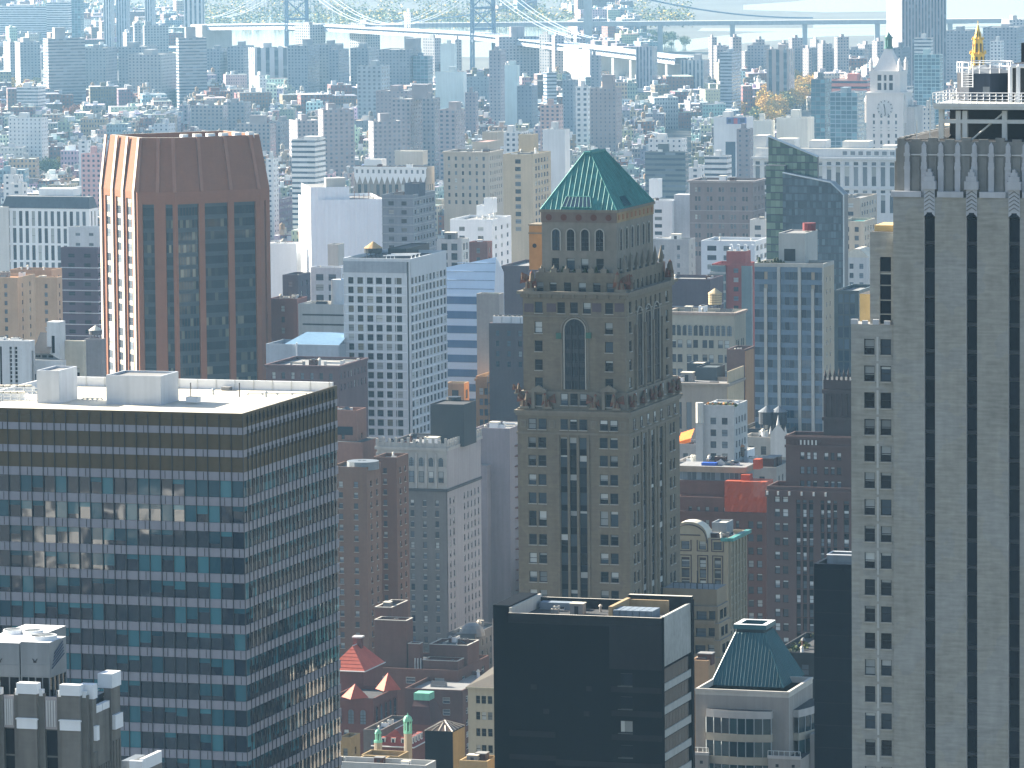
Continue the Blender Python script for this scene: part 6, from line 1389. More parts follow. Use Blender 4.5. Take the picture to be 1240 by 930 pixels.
# cream building with dark lean-to roof
b = Bld('cream_block', 'cream rendered building with three columns of black windows beside the black block', 'building', 566.5, 607, 640, 833, 1120)
h, w, d = b.h, b.w, b.d; cr = M('cream_render', (.40,.36,.27), var=.14); xF = lambda px: b.F(px,870)[0]; zF = lambda py: b.F(580,py)[1]
hol = [(xF(a),xF(c),zF(p+9.5),zF(p)) for p in (842.5,862,882,902,922) for a,c in ((576.4,581.5),(583,588.7),(590.6,596.3),(599,604))]
m = MB(); b.side(m,b.box0,'F',0,h-.01,hol,.35,0,0,'plain',WINNAVY); b.side(m,b.box0,'S',0,h-.01,()); b.side(m,b.box0,'L',0,h-.01,()); b.side(m,b.box0,'K',0,h-.01,()); m.build('wall', [cr], b.root)
m = MB(); zt = b.F(600,812,d*.6)[1]; m.face([(-.3,-.3,h),(w+.3,-.3,h),(w+.3,d,zt+2),(-.3,d,h+1.5)],0); m.box(-.4,w+.3,-.45,-.003,h-.4,h-.02,1,bottom=True); m.build('roof', [M('brown_felt_roof', (.085,.075,.062), .9, .25), cr], b.root); b.done()
b = tower('green_railed_roof', 'cluster of tan and green roof structures at the foot of the cream rendered building', 'building', 556, 590, 603, 922, 980, M('ochre_tan_render', (1,1,1)), 3.2, 3, 1, 1.5, nclut=6, mats=WINFAR)
b = tower('white_edged_roof', 'low white-edged roof with rows of ducts at the foot of the glass-band tower', 'building', 322, 516, 528, 927, 960, concrete, 3.4, 3, 1.2, 1.6, nclut=9, mats=WINFAR, rm=roof_grey, top=4)

# ---- left, behind the glass-band tower: the white hotel
wh = M('white_hotel_stone', (.58,.60,.62), .8, .12, streak=.3)
b = Bld('white_hotel', 'white art deco hotel with tall black window slots and a square white tower', 'hotel', -40, 36, 42, 413, 1120)
h, w, d = b.h, b.w, b.d; xF = lambda px: b.F(px,430)[0]; zF = lambda py: b.F(20,py)[1]
m = MB(); hol = [(xF(a),xF(c),zF(470),zF(420)) for a,c in ((-8,-5.5),(-.5,2.2),(11.5,14.3),(17.7,21))]
b.side(m,b.box0,'F',0,h-.8,hol,.4,0,0,'pane',WINNAVY); b.side(m,b.box0,'S',0,h-.8,[(1,2,zF(470),zF(425)),(3,4,zF(470),zF(425))],.4,0,0,'pane',WINNAVY); b.side(m,b.box0,'L',0,h-.8,()); b.side(m,b.box0,'K',0,h-.8,()); b.roof(m,b.box0,h,.8,0,1); m.build('wall', [wh, roof_white], b.root)
for k in range(10): b.box('slot_sill', xF(11.5)-1, xF(21)+1, -.08, -.003, zF(424+5*k)-.1, zF(424+5*k)+.12, wh)
clutter(b,(1,w-1,1,d-1),h-.79,10,12,[white,roof_white,darksteel])
bx, z = b.sec(56.5,71.5,79,389,6); m = MB(); b.side(m,bx,'F',0,z-.2,[((bx[1]-bx[0])*.35,(bx[1]-bx[0])*.62,z-7,z-3.2)],.4,0,0,'pane',WINNAVY); 
for wch in 'SLK': b.side(m,bx,wch,0,z-.2,())
m.face([(bx[0],bx[2],z-.2),(bx[1],bx[2],z-.2),(bx[1],bx[3],z-.2),(bx[0],bx[3],z-.2)],0); m.build('square_tower', [wh], b.root)
bx, z = b.sec(33,74,80,437,2.5); m = MB(); b.side(m,bx,'F',0,z,[(1,2.0,z-9,z-3),(3.2,4.2,z-9,z-3)],.3,0,0,'pane',WINNAVY); b.side(m,bx,'S',0,z,()); m.face([(bx[0],bx[2],z),(bx[1],bx[2],z),(bx[1],bx[3],z),(bx[0],bx[3],z)],1); m.build('terrace_wing', [wh, lead], b.root)
x0 = b.F(41,425,5.2)[0]; x1 = b.F(60,425,5.2)[0]; z2 = b.F(50,421,5.2)[1]; m = MB(); m.face([(x0,5,z2-1.2),(x1,5,z2-1.2),(x1+2.5,5,z+.01),(x0,5,z+.01)],0); m.face([(x0-.2,4.6,z2-1.2),(x1+.2,4.6,z2-1.2),(x1,9,z2+3),(x0,9,z2+3)],1)
for k in range(3): xx = x0+.5+k*1.5; m.face([(xx,4.97,z+.4),(xx+1.1,4.97,z+.4),(xx+1.1,4.97,z2-1.6),(xx,4.97,z2-1.6)],2)
m.build('glazed_penthouse', [lead, M('dark_slate_roof', (.045,.05,.06)), navy], b.root)
bx, z = b.sec(72,101,104,413,9); m = MB(); b.side(m,bx,'F',0,z-.6,[((bx[1]-bx[0])*f,(bx[1]-bx[0])*f+.8,z-12,z-6) for f in (.42,.55,.68)],.3,0,0,'pane',WINNAVY); b.side(m,bx,'S',0,z-.6,()); b.side(m,bx,'L',0,z-.6,()); b.roof(m,bx,z,.6,0,1); m.build('east_wing', [M('cream_wing_stone', (.50,.47,.40)), roof_grey], b.root); b.done()
b = tower('grey_plain_block', 'plain grey block with a conical tank cap tucked against the chestnut tower', 'building', 102, 122, 128, 411, 1560, M('plain_mauve_grey', (.20,.19,.20)), 3.3, 5, 1, 1.5, nclut=0, top=60)
water_tank('small water tank with a silver conical cap on the plain grey block', b, 116, 412, b.h-1, 2.0, 1.2, M('plain_mauve_grey',(1,1,1)), roof_white)
# ---- left middle distance
tanb = M('tan_apartment_brick', (.40,.29,.19), var=.16)
b = tower('tan_apartments', 'tan brick apartment block with orange roof edge, cut by the left edge', 'apartment block', -30, 21, 42, 336, 1880, tanb, 3.1, 5, 1.2, 1.6, ybot=430, nclut=3, mats=WINFAR, rm=M('orange_roof_edge', (.45,.22,.10)))
b = tower('tan_apartments', 'tan brick apartment block right of its twin, left of the dark blue-red block', 'apartment block', 42, 69, 75, 336, 1870, tanb, 3.1, 5, 1.2, 1.6, ybot=430, nclut=3, mats=WINFAR, rm=M('orange_roof_edge', (1,1,1)))
b = tower('tan_apartments', 'recessed orange-topped tan block between the two tan brick apartment fronts', 'apartment block', 12, 62, 75, 327, 1920, M('orange_tan_brick', (.42,.25,.15)), 3.1, 4, 1.2, 1.6, ybot=420, nclut=4, mats=WINFAR)
b = tower('banded_dark_block', 'dark blue and red brick block with thin white bands', 'office block', 73.5, 118, 122, 300, 1960, M('blue_plum_brick', (.075,.055,.085)), 3.6, 6, 2.6, 1.4, ybot=410, nclut=1, mats=WINNAVY, trim=[7.5+4.3*k for k in range(7)], cm=M('grey_white_trim', (.42,.45,.5)))
b = tower('crowned_block', 'pale grey block with a ragged white roofline above the banded dark block', 'office block', 83, 121, 127, 275, 2060, M('pale_blue_grey', (.42,.45,.49)), 4, 4.5, 2, 1.2, ybot=302, nclut=6, mats=WINFAR)
b = tower('white_ribbed_block', 'long white block with tall paired window slots under a dark mansard roof', 'office block', 3, 108, 118, 253, 2180, white, 7.2, 2.7, 1.55, 6.3, ybot=335, nclut=0, mats=WINFAR, top=1.2)
h, w, d = b.h, b.w, b.d; m = MB(); zt = b.F(60,238,2)[1]; m.prism([(-.2,-.2),(w+.2,-.2),(w+.2,d),(-.2,d)],h+.003,zt,0,1,True,[(1,2),(w-1,2),(w-1,d-2),(1,d-2)]); m.build('mansard', [M('blue_slate', (.075,.095,.115), .6), roof_grey], b.root)
b.box('penthouse', b.F(47,235,6)[0], b.F(88,235,6)[0], 6, 14, zt, b.F(60,228.5,6)[1], white); b.box('side_tower', -1.6, w*.075, -1, 4, 0, h+.5, offwhite)
# ---- wrapped building and neighbours
b = Bld('wrapped_building', 'building wholly wrapped in bright white scaffold sheeting', 'building under wraps', 361.5, 376, 465, 243, 1950, ang=rad(9), near='L')
h, w, d = b.h, b.w, b.d; shm = M('white_sheeting', (.80,.82,.85), .7, .05, streak=.10)
m = MB(); n = 46
def rib(A, Bq, z1a, z1b):
    A, Bq = Vector(A), Vector(Bq); u = (Bq-A).normalized(); nn_ = Vector((u.x,u.y,0)).cross(Z)
    k = max(2,int((Bq-A).length/.9))
    for i in range(k):
        p, q = A.lerp(Bq,i/k), A.lerp(Bq,(i+1)/k); o1 = .12*math.sin(i*2.4)+.05*random.random(); o2 = .12*math.sin((i+1)*2.4); za, zb_ = z1a+(z1b-z1a)*i/k, z1a+(z1b-z1a)*(i+1)/k
        m.face([(p.x+nn_.x*o1,p.y+nn_.y*o1,0),(q.x+nn_.x*o2,q.y+nn_.y*o2,0),(q.x+nn_.x*o2,q.y+nn_.y*o2,zb_),(p.x+nn_.x*o1,p.y+nn_.y*o1,za)],0)
rib((0,d),(0,0),h,h+.5); rib((0,0),(w,0),h+.2,h+.2); rib((w,0),(w,d),h,h); rib((w,d),(0,d),h,h); m.face([(0,0,h-1),(w,0,h-1),(w,d,h-1),(0,d,h-1)],1); m.build('sheeting', [shm, roof_grey], b.root)
xs, zt = b.F(423,226,2); m = MB(); hh = h; rib((0.2,d*.8),(0.2,2),zt,zt); rib((.2,2),(xs,2),zt,zt); rib((xs,2),(xs,d*.8),zt,zt); m.face([(.2,2,zt-.5),(xs,2,zt-.5),(xs,d*.8,zt-.5),(.2,d*.8,zt-.5)],1); m.build('upper_sheeting', [shm, roof_grey], b.root)
m = MB(); 
for i in range(16): x = xs+2+i*1.8; m.bar((x,3,h-1),(x,3,h+1.2+random.random()*2.5),.09,0)
m.bar((xs+1,3,h+.8),(w-1,3,h+.8),.08,0); m.build('scaffold_poles', [M('red_scaffold', (.35,.16,.12))], b.root)
b.box('plant_room', xs*.45, xs*.95, 7, 12, zt-.5, zt+3, concrete)
b = tower('grey_blue_tower', 'blue-grey panelled apartment tower with corner balconies right of the wrapped building', 'apartment tower', 462.5, 500, 527, 236, 1880, M('blue_grey_panel', (.20,.23,.265), .6), 3.2, 3.4, 2.0, 1.5, ybot=312, nclut=2, mats=WINFAR, trim=[3.2*k+1.2 for k in range(12)], cm=M('grey_trim', (.30,.33,.36)))
b.bulk(490,507,515,238,222,b.h-1,[M('dark_slate_block', (.09,.11,.14)), roof_tar], 'tank_house')
b = tower('white_penthouse_block', 'white painted loft building with stacked penthouses, left of the tan balconied block', 'loft building', 545, 596, 619, 266, 2080, white, 3.6, 6.5, 2.4, 1.7, ybot=325, nclut=5, mats=WINFAR, top=3)
b.bulk(577,590,600,263,249,b.h-1,[white,roof_white],'penthouse'); b.bulk(586,597,602,258,240,b.h+2,[white,roof_white],'penthouse')
b = tower('white_loft', 'low white loft with large dark windows in front of the white painted penthouse block', 'loft building', 529, 559, 568, 290, 1960, offwhite, 3.6, 3.2, 2.4, 2.6, ybot=320, nclut=4, mats=WINFAR, top=1.6)
b = tower('brick_loft', 'small red brick loft squeezed right of the low white loft', 'loft building', 568, 590, 596, 293, 2000, M('loft_brick', (.20,.09,.075)), 3.6, 4, 1.4, 2, ybot=318, nclut=2, mats=WINFAR)
# faceted blue-white building
b = Bld('faceted_building', 'pale blue faceted glass-banded building behind the white gridded tower', 'office building', 534, 598, 610, 312, 1770)
h, w, d = b.h, b.w, b.d; zlo = b.F(560,357)[1]; zz0 = b.F(540,323)[1]; pb = M('pale_blue_panel', (.56,.70,.86), .35, .06, streak=.05); pk = M('pale_facet', (.55,.62,.70), .35, .06)
m = MB(); m.face([(-2,0,zlo),(w,0,zlo),(w,2.5,h),(-2,2.5,zz0-1)],0); m.face([(w,0,zlo-12),(w,d,zlo-12),(w,d,h-6),(w,d*.4,h-1),(w,2.5,h),(w,0,zlo)],1); m.face([(-2,2.5,zz0-1),(w,2.5,h),(w,d*.4,h-1),(w,d,h-6),(-2,d,zz0-4)],0); m.box(-2,w-.01,.02,d,0,zlo-.02,0); m.build('facets', [pb, pk], b.root)
for k in range(9):
    zz1 = zlo-.6-k*5.0; b.box('ribbon_window', -2.0, w-.2, -.10, -.003, zz1-2.6, zz1, M('blue_ribbon_glass', (.09,.17,.31), .12, .1)); 
for k in range(4): f = (k+.7)/4.4; y_ = 2.5*f; z_k = zlo+(h-zlo)*f; m = MB(); m.bar((-1.9+ (0 if f < .5 else (w*.55*(f-.5)*2)),y_-.05,zlo+(zz0-zlo)*min(f*1.5,1) if False else z_k),(w-.1,y_-.05,z_k),.14,0); m.build('facet_joint', [M('blue_joint', (.25,.33,.45), .4)], b.root)
b = tower('tan_blank_wall', 'plain tan party wall with green roof edge before the pale blue faceted building', 'building', 577, 604, 610, 356, 1740, M('tan_party_wall', (.36,.32,.29)), 3.4, 4, 1, 1.5, top=70, nclut=0, rm=copper)
b = tower('cooling_roof_block', 'dark block whose roof carries a row of white cooling units, left of the pyramid-roofed tower', 'building', 592, 640, 655, 392, 1700, M('plum_dark_brick', (.10,.075,.08)), 3.4, 3, 1.2, 1.8, nclut=0, mats=WINFAR, ybot=440)
for i in range(4): inst((WCACHE.get(('air_unit',white.name)) or WCACHE.setdefault(('air_unit',white.name), CLUT['air_unit'].mesh('air_unit',[white,roof_white,darksteel]))),'cooling_unit',b.root,(2.5+i*3.2,2.2,b.h-1),0,(1.25,1.3,1.9))
b = tower('scaffolded_site', 'half-built block with red and green hoardings under white scaffolding', 'construction site', 541, 585, 600, 440, 1800, M('dusky_red_brick', (.16,.08,.07)), 3.4, 3.5, 1.4, 1.8, mats=WINFAR, nclut=8, ybot=500)
m = MB()
for i in range(9): x = 2+i*b.w/9; m.bar((x,-.6,b.h-14),(x,-.6,b.h+3),.12,0)
for k in range(5): m.bar((0,-.6,b.h-12+k*3),(b.w,-.6,b.h-12+k*3),.10,0)
m.bar((b.w*.3,1,b.h),(b.w*.8,1,b.h+6),.2,0); m.bar((b.w*.5,1,b.h),(b.w*.9,2,b.h+7),.2,0); m.build('scaffold', [M('pale_scaffold', (.45,.45,.43))], b.root)
b.box('red_hoarding', b.w*.45, b.w*.8, -.9, -.7, b.h-3.5, b.h-.5, M('red_hoarding', (.50,.10,.05))); b.box('green_hoarding', b.w*.7, b.w*1.0, -.9, -.7, b.h-9, b.h-4.5, M('green_hoarding', (.05,.20,.08)))
b = tower('turquoise_roofed_block', 'small orange and white block with a turquoise roof edge below the scaffolded site', 'building', 540, 562, 568, 464, 1730, M('orange_white_render', (.45,.30,.18)), 4, 5, 2.4, 3, mats=WINFAR, nclut=0, ybot=490, rm=M('turquoise_roof', (.06,.28,.30)))
# museum-like block and others between the chestnut and gridded towers
b = tower('white_slotted_block', 'white block with three long dark slots between the chestnut and the white gridded tower', 'building', 361, 425, 440, 369, 1720, offwhite, 5, 60, 1, 1, top=90, nclut=2, rm=M('sand_roof', (.50,.44,.32)))
for k in range(4): zk = b.h-3.3-k*3.2; b.box('slot', b.w*.08, b.w*.98, -.06, -.003, zk-.55, zk, darksteel); 
m = MB(); x = b.F(408,350,4)[0]; m.cyl(x,6,b.h-1,b.F(408,339,4)[1],2.6,16,0); m.build('white_drum', [white], b.root); b.box('blue_screen', x+1.2, x+8, 4.5, 9, b.h-1, b.F(414,338,4)[1], M('sky_blue_panel', (.35,.52,.75), .3, .05))
b = tower('skylit_shed', 'low blue-grey building with a long skylit roof behind the white roof of the glass-band tower', 'building', 322, 410, 430, 418, 1650, M('grey_metal_clad', (.33,.37,.42), .6), 6, 60, 1, 1, top=90, nclut=0, rm=M('skylight_strip', (.16,.26,.36), .15, .15))
m = MB(); h, w, d = b.h, b.w, b.d; m.face([(w*.25,.5,h),(w,.5,h),(w,d*.7,h+3),(w*.4,d*.7,h+3)],0); m.face([(w*.25,.5,h),(w*.4,d*.7,h+3),(w*.2,d*.9,h)],1); m.box(w*.42,w*.44,-.6,-.003,h-6,h+.5,2); m.build('skylight', [M('skylight_strip',(1,1,1)), lead, white], b.root)
b = tower('long_brick_block', 'long low plum brick block with arched windows under the skylit shed', 'building', 322, 410, 445, 443, 1600, M('plum_block_brick', (.115,.07,.075)), 3.6, 3.1, 1.1, 2.0, mats=WINFAR, nclut=5, ybot=470, top=2.4, cornice=.5)
b = tower('red_brick_lofts', 'red-brown brick lofts with scattered roof huts right of the chestnut tower', 'loft building', 325, 360, 372, 362, 1740, M('red_loft_brick', (.16,.08,.075)), 3.7, 4.2, 1.2, 1.9, mats=WINFAR, nclut=6, ybot=405)
b = tower('dark_penthouse_block', 'small dark blue-grey block behind the red-brown lofts', 'building', 342, 361, 376, 333, 1780, M('slate_block', (.085,.085,.11)), 3.4, 4, 1.4, 1.7, mats=WINFAR, nclut=2, ybot=360)
b = tower('white_corner_lofts', 'white cornered loft building with blue windows under a squat roof tower', 'loft building', 376, 413, 420, 324, 1800, M('whitish_blue', (.52,.55,.58)), 3.6, 4.4, 2.8, 2.2, mats=WINFAR, nclut=3, ybot=355)
b.bulk(397,410,417,322,296,b.h-1,[concrete,roof_grey],'tank_tower')
b = tower('white_tent_block', 'low building partly covered by white sheeting left of the wrapped building', 'building', 325, 359, 366, 295, 1960, white, 4, 60, 1, 1, top=60, nclut=3)
# ---- right of the pyramid tower
gb = M('beige_arcade_stone', (.36,.33,.27), var=.14)
b = tower('arcaded_loft', 'beige loft building with paired arched top windows and a water tank', 'loft building', 806, 889.5, 903, 378.5, 1560, gb, 4.4, 4.6, 1.5, 2.4, mats=WINFAR, style='sash', pair=.5, top=8.5, nclut=5, ybot=450, cornice=.7, cm=M('pinkish_trim', (.36,.28,.24)))
for i in range(6):
    for s in (-1,1): b.window(Vector((1.6+i*b.w/6.2+s*1.0,-.03,b.h-7.2)), 0, 1.5, 3.2, 'arch', [glass_far,frame_m,blind,gb], 'arched_window')
water_tank('pale timber water tank on the roof of the beige arcaded loft', b, 866, 376, b.h-1, 2.1, 3.4, M('sandy_timber', (.46,.36,.22), .9), M('sandy_timber', (1,1,1)))
b = tower('plain_plum_block', 'plain plum brick block with two pale string courses behind the beige arcaded loft', 'building', 800, 860, 876, 338, 1700, M('plain_plum', (.115,.085,.10)), 4, 60, 1, 1, top=90, nclut=3, trim=[9,11.5], cm=M('grey_trim2', (.30,.29,.32)))
b = tower('red_fronted_block', 'red and glass apartment building with a blank red penthouse', 'apartment block', 862, 903, 914, 320, 1830, M('red_panel', (.32,.075,.065)), 3.3, 4.4, 1.8, 1.6, mats=WINFAR, nclut=0, ybot=372, top=1.5)
b.box('glass_side', -.1, b.w*.42, -1.3, -.003, 0, b.h-.5, M('grey_green_glass', (.16,.21,.22), .2)); b.box('glass_side', b.w*.9, b.w+2.5, -1.3, -.003, 0, b.h-.5, M('grey_green_glass', (1,1,1)))
for k in range(8): b.box('balcony', -.3, b.w*.44, -1.9, -1.31, b.h-3.5-k*3.3, b.h-2.7-k*3.3, M('pale_balcony', (.38,.38,.37)))
zt = b.F(890,304,1)[1]; m = MB(); m.box(b.w*.42,b.w*.98,.5,8,b.h-.99,zt,0,1); m.build('penthouse', [M('red_panel',(1,1,1)), roof_grey], b.root)
for i in range(4): m = MB(); m.box(0,1.2,0,1.2,0,.8,0); m.cone(.6,.6,.8,2.6,.8,8,0); m.box(.1,1.1,.1,1.1,.803,2.2,1); o = m.build('roof_fan', [white,white], b.root); o.location = (b.w*.47+i*2.6,2,zt)
b = tower('white_block', 'white rendered block with square windows behind the red and glass apartments', 'office block', 849, 914, 930, 292, 1980, white, 3.6, 5.5, 3.6, 1.9, mats=WINFAR, nclut=2, ybot=345, top=2)
b = tower('white_stair_block', 'small grey-topped white block left of the slanted glass tower', 'office block', 908, 927, 934, 266, 2100, offwhite, 3.6, 4.5, 2.6, 1.8, mats=WINFAR, nclut=2, ybot=305)
b = tower('old_brown_office', 'big old brown stone office block with pale belt courses right of the green pyramid roof', 'office block', 835, 912, 926, 219, 2260, M('old_brown_stone', (.20,.165,.16), var=.14), 4.0, 4.6, 1.0, 2.0, mats=WINFAR, pair=.5, nclut=4, ybot=300, top=3, cornice=.8, trim=[13,18.5], cm=M('mauve_trim', (.30,.27,.27)))
b = tower('white_stepped_tower', 'white stepped apartment tower directly right of the green pyramid roof', 'apartment tower', 780, 814, 822, 243, 2330, white, 3.3, 6, 3.4, 1.6, mats=WINFAR, nclut=2, ybot=300, top=4)
b.bulk(786,797,802,240,217,b.h-1,[white,roof_grey],'tank_house'); b.box('side_wing', b.w, b.w*1.6, 3, b.d, 0, b.h+2.5, M('greyish_white', (.45,.46,.48)))
b = tower('grey_flat_block', 'grey block with yellowish flank windows below the white stepped tower', 'building', 790, 834, 842, 290, 2040, M('grey_flat', (.26,.27,.29)), 3.5, 5, 1.2, 1.8, mats=WINFAR, nclut=4, ybot=340)
# corniced building + white terrace house, lower
b = tower('corniced_block', 'stone block with a deep cornice and tall bay windows, dark plant houses on its roof', 'office block', 800, 880.5, 899.5, 464, 1420, M('grey_buff_stone', (.29,.26,.23), var=.15), 8.6, 2.5, 1.5, 7.4, mats=WINFAR, style='pane', nclut=5, ybot=560, top=5.5, cornice=.9)
b.bulk(843,868,878,461,445,b.h-1,[M('dark_plant_house', (.045,.06,.075)), M('dark_plant_roof', (.07,.09,.10))],'plant_house'); b.bulk(832,852,860,452,440,b.h-1,[M('dark_plant_house',(1,1,1)), roof_white],'plant_house')
b.box('tan_flank', b.w+.01, b.w+.3, -.1, b.d, 0, b.F(885,450)[1], M('sandy_flank', (.44,.36,.25)))
b = tower('terrace_house', 'white stepped house with a planted roof terrace', 'house', 852, 889, 905, 491, 1300, M('white_grey_render', (.44,.44,.43), .8), 3.0, 2.5, 1.5, 1.7, mats=WINFAR, style='plain', nclut=3, ybot=600, top=3.2)
for i in range(12):
    m = MB()
    for k in range(20):
        a, e, q = random.uniform(0,6.28), random.uniform(0,1.5), random.uniform(.3,.8); p = Vector((math.cos(a)*math.cos(e)*q, math.sin(a)*math.cos(e)*q, .3+math.sin(e)*q)); u = Vector((random.uniform(-1,1),random.uniform(-1,1),random.uniform(-1,1)))*.2; v = u.cross(Vector((random.uniform(-1,1),random.uniform(-1,1),1)))*.9; m.face([p-u-v,p+u-v,p+u+v,p-u+v],0)
    o = m.build('terrace_shrub', [M(('autumn_shrub','green_shrub')[i%2], ((.32,.14,.03),(.07,.11,.03))[i%2])], b.root); o.location = (1+i*b.w/12.5,.8,b.h-.6)
m = MB(); m.box(-1.8,-.003,-1,4,0,b.h-4.5,0,1); m.cyl(-.9,-.5,b.h-4.5,b.h+.6,1.0,10,2); m.build('side_stack', [M('white_grey_render',(1,1,1)), roof_grey, M('pale_duct', (.55,.53,.48))], b.root)
b = tower('brown_blank_tower', 'tall brown blank-walled block left of the ribbed blue glass slab', 'building', 880, 902, 914, 423, 1440, M('brown_blank', (.125,.085,.08)), 3.4, 6, 1, 1.6, nclut=2, top=200)
b.box('orange_flank', b.w+.01, b.w+.25, 0, b.d*.8, 0, b.h-.5, M('orange_flank_brick', (.33,.19,.10)))
b = tower('gothic_parapet_block', 'long low cream block with a pinnacled parapet gable below the ribbed blue glass slab', 'building', 898, 951, 962, 530, 1330, M('grey_cream_stone', (.36,.34,.31)), 3.6, 3.0, 1.4, 2.2, mats=WINFAR, nclut=3, ybot=580)
x = b.w*.84; m = MB(); m.box(x-2,x+2,-.4,-.003,b.h-5,b.h+1,0); m.face([(x-2,-.4,b.h+1.003),(x+2,-.4,b.h+1.003),(x,-.4,b.h+3.6)],0); m.face([(x-2,-.003,b.h+1.003),(x,-.003,b.h+3.6),(x+2,-.003,b.h+1.003)],0); m.cone(x,-.2,b.h+3.2,b.h+6,.45,6,0); m.cone(x-2,-.2,b.h+1,b.h+3,.4,6,0); m.cone(x+2,-.2,b.h+1,b.h+3,.4,6,0); m.build('pinnacled_gable', [offwhite], b.root)
b = tower('dark_tank_block', 'dark low block carrying twin conical tanks at the foot of the ribbed blue glass slab', 'building', 895, 955, 975, 520, 1345, M('dark_slate_wall', (.045,.055,.07)), 3.6, 4, 1.6, 2, mats=WINFAR, nclut=2, ybot=545)
for px in (928.5,943.5): water_tank('dark water tank with pale cone, one of two before the ribbed glass slab', b, px, 522, b.h-.9, 2.1, 3.2, M('dark_slate_wall',(1,1,1)), lead)
b = tower('flat_roof_block', 'low block with white roof huts and a brown water tank behind the orange netting', 'building', 880, 940, 960, 566, 1290, M('buff_low', (.33,.30,.27)), 3.6, 3.6, 1.4, 2, mats=WINFAR, nclut=20, ybot=610)
water_tank('small brown water tank with an orange cap among white roof huts', b, 893, 561, b.h-.9, 1.8, 2.4, M('brown_tank', (.16,.11,.08)), M('orange_tank_cap', (.40,.17,.07)))
b.bulk(881,905,914,561,546,b.h-1,[white,roof_white],'white_hut')
b = tower('flat_roof_block', 'low block crowded with pipes and huts between the cornice block and the red brick block', 'building', 818, 870, 885, 560, 1300, M('grey_low', (.27,.26,.26)), 3.6, 3.6, 1.4, 2, mats=WINFAR, nclut=26, ybot=600)
m = MB(); c = b.T(832,545,b.h-1)
for i in range(5): m.bar((c.x-3+i*1.3,c.y-3,b.h-.5),(c.x-2+i*1.5,c.y+7,b.h+.6),.16,0)
m.build('pipe', [white], b.root)
b = tower('awning_house', 'grey house with a bright orange roof awning right of the pyramid-roofed tower', 'house', 815, 845, 858, 538, 1330, M('grey_house', (.24,.24,.25)), 3.4, 3.4, 1.3, 1.8, mats=WINFAR, nclut=3, ybot=580)
m = MB(); x0 = b.F(821,530,1)[0]; m.face([(x0,.6,b.h+.4),(x0+3.6,.6,b.h+1.5),(x0+3.6,4,b.h+3.6),(x0,4,b.h+2.4)],0); m.face([(x0,.6,b.h-.6),(x0+3.6,.6,b.h+.5),(x0+3.6,.6,b.h+1.5),(x0,.6,b.h+.4)],0); m.build('orange_awning', [M('orange_fabric', (.85,.20,.03), .8)], b.root)
b = tower('right_sliver_block', 'cream building with a dark green eave glimpsed left of the pale skyscraper', 'building', 1017, 1046, 1060, 268, 2150, M('creamy_sliver', (.46,.41,.33)), 3.6, 4, 1.8, 2.0, mats=WINFAR, nclut=1, ybot=305, rm=copper)
b = tower('dome_top_block', 'white barrel-roofed building left of the pale skyscraper', 'building', 1022, 1052, 1062, 312, 2000, offwhite, 3.6, 3.2, 1.6, 2, mats=WINFAR, nclut=0, ybot=345)
m = MB(); n = 10; pr_ = [(b.w*i/n, 3.4*math.sin(PI*i/n)) for i in range(n+1)]
for (xa,za),(xb,zb_) in zip(pr_,pr_[1:]): m.face([(xa,0,b.h+za),(xb,0,b.h+zb_),(xb,b.d,b.h+zb_),(xa,b.d,b.h+za)],0)
m.face([(x,0,b.h+z) for x,z in pr_][::-1],0); m.build('barrel_roof', [M('cream_barrel', (.6,.55,.45))], b.root)
b = tower('faceted_glass_block', 'low faceted dark glass block between the slanted glass tower and the pale skyscraper', 'building', 1010, 1040, 1062, 352, 1500, M('dark_teal_glass_wall', (.06,.085,.10), .2), 3.4, 1.6, 1.4, 3.0, mats=WINBLUE, style='glazed', nclut=0, ybot=460, top=.5)
# ================================================================ the far city
for q in BLDS: q.done()
CF = {'p': c_punch, 'r': c_rib, 's': c_strip, 'm': c_small, 'g': c_glass}
def uvwall(mb, o, ux, w, z0, z1, pu, pv, col, m=0):
    n = max(1, round(w/pu)); k = (z1-z0)/pv; P = lambda t, z: (o[0]+ux[0]*t, o[1]+ux[1]*t, z); mb.col = col
    mb.face([P(0,z0),P(w,z0),P(w,z1),P(0,z1)], m, [(0,-k),(n,-k),(n,0),(0,0)])
def cbox(mb, x0,x1,y0,y1,z0,z1, col, rcol, pu=3.4, pv=3.2, par=0, m=0, mr=1, back=True):
    uvwall(mb,(x0,y0),(1,0),x1-x0,z0,z1,pu,pv,col,m); uvwall(mb,(x1,y0),(0,1),y1-y0,z0,z1,pu,pv,col,m); uvwall(mb,(x0,y1),(0,-1),y1-y0,z0,z1,pu,pv,col,m)
    if back: uvwall(mb,(x1,y1),(-1,0),x1-x0,z0,z1,pu,pv,col,m)
    mb.col = rcol
    if par:
        t = .4; mb.face([(x0+t,y0+t,z1-par),(x1-t,y0+t,z1-par),(x1-t,y1-t,z1-par),(x0+t,y1-t,z1-par)],mr)
        mb.col = tuple(c*.5+.12 for c in col[:3])+(1,); O_ = [(x0,y0),(x1,y0),(x1,y1),(x0,y1)]; I_ = [(x0+t,y0+t),(x1-t,y0+t),(x1-t,y1-t),(x0+t,y1-t)]
        for i in range(4):
            j = (i+1)%4; mb.face([(*O_[i],z1),(*O_[j],z1),(*I_[j],z1),(*I_[i],z1)],mr); mb.face([(*I_[j],z1),(*I_[i],z1),(*I_[i],z1-par),(*I_[j],z1-par)][::-1],mr)
    else: mb.face([(x0,y0,z1),(x1,y0,z1),(x1,y1,z1),(x0,y1,z1)],mr)
def c4(c, k=1): return (c[0]*k, c[1]*k, c[2]*k, 1)
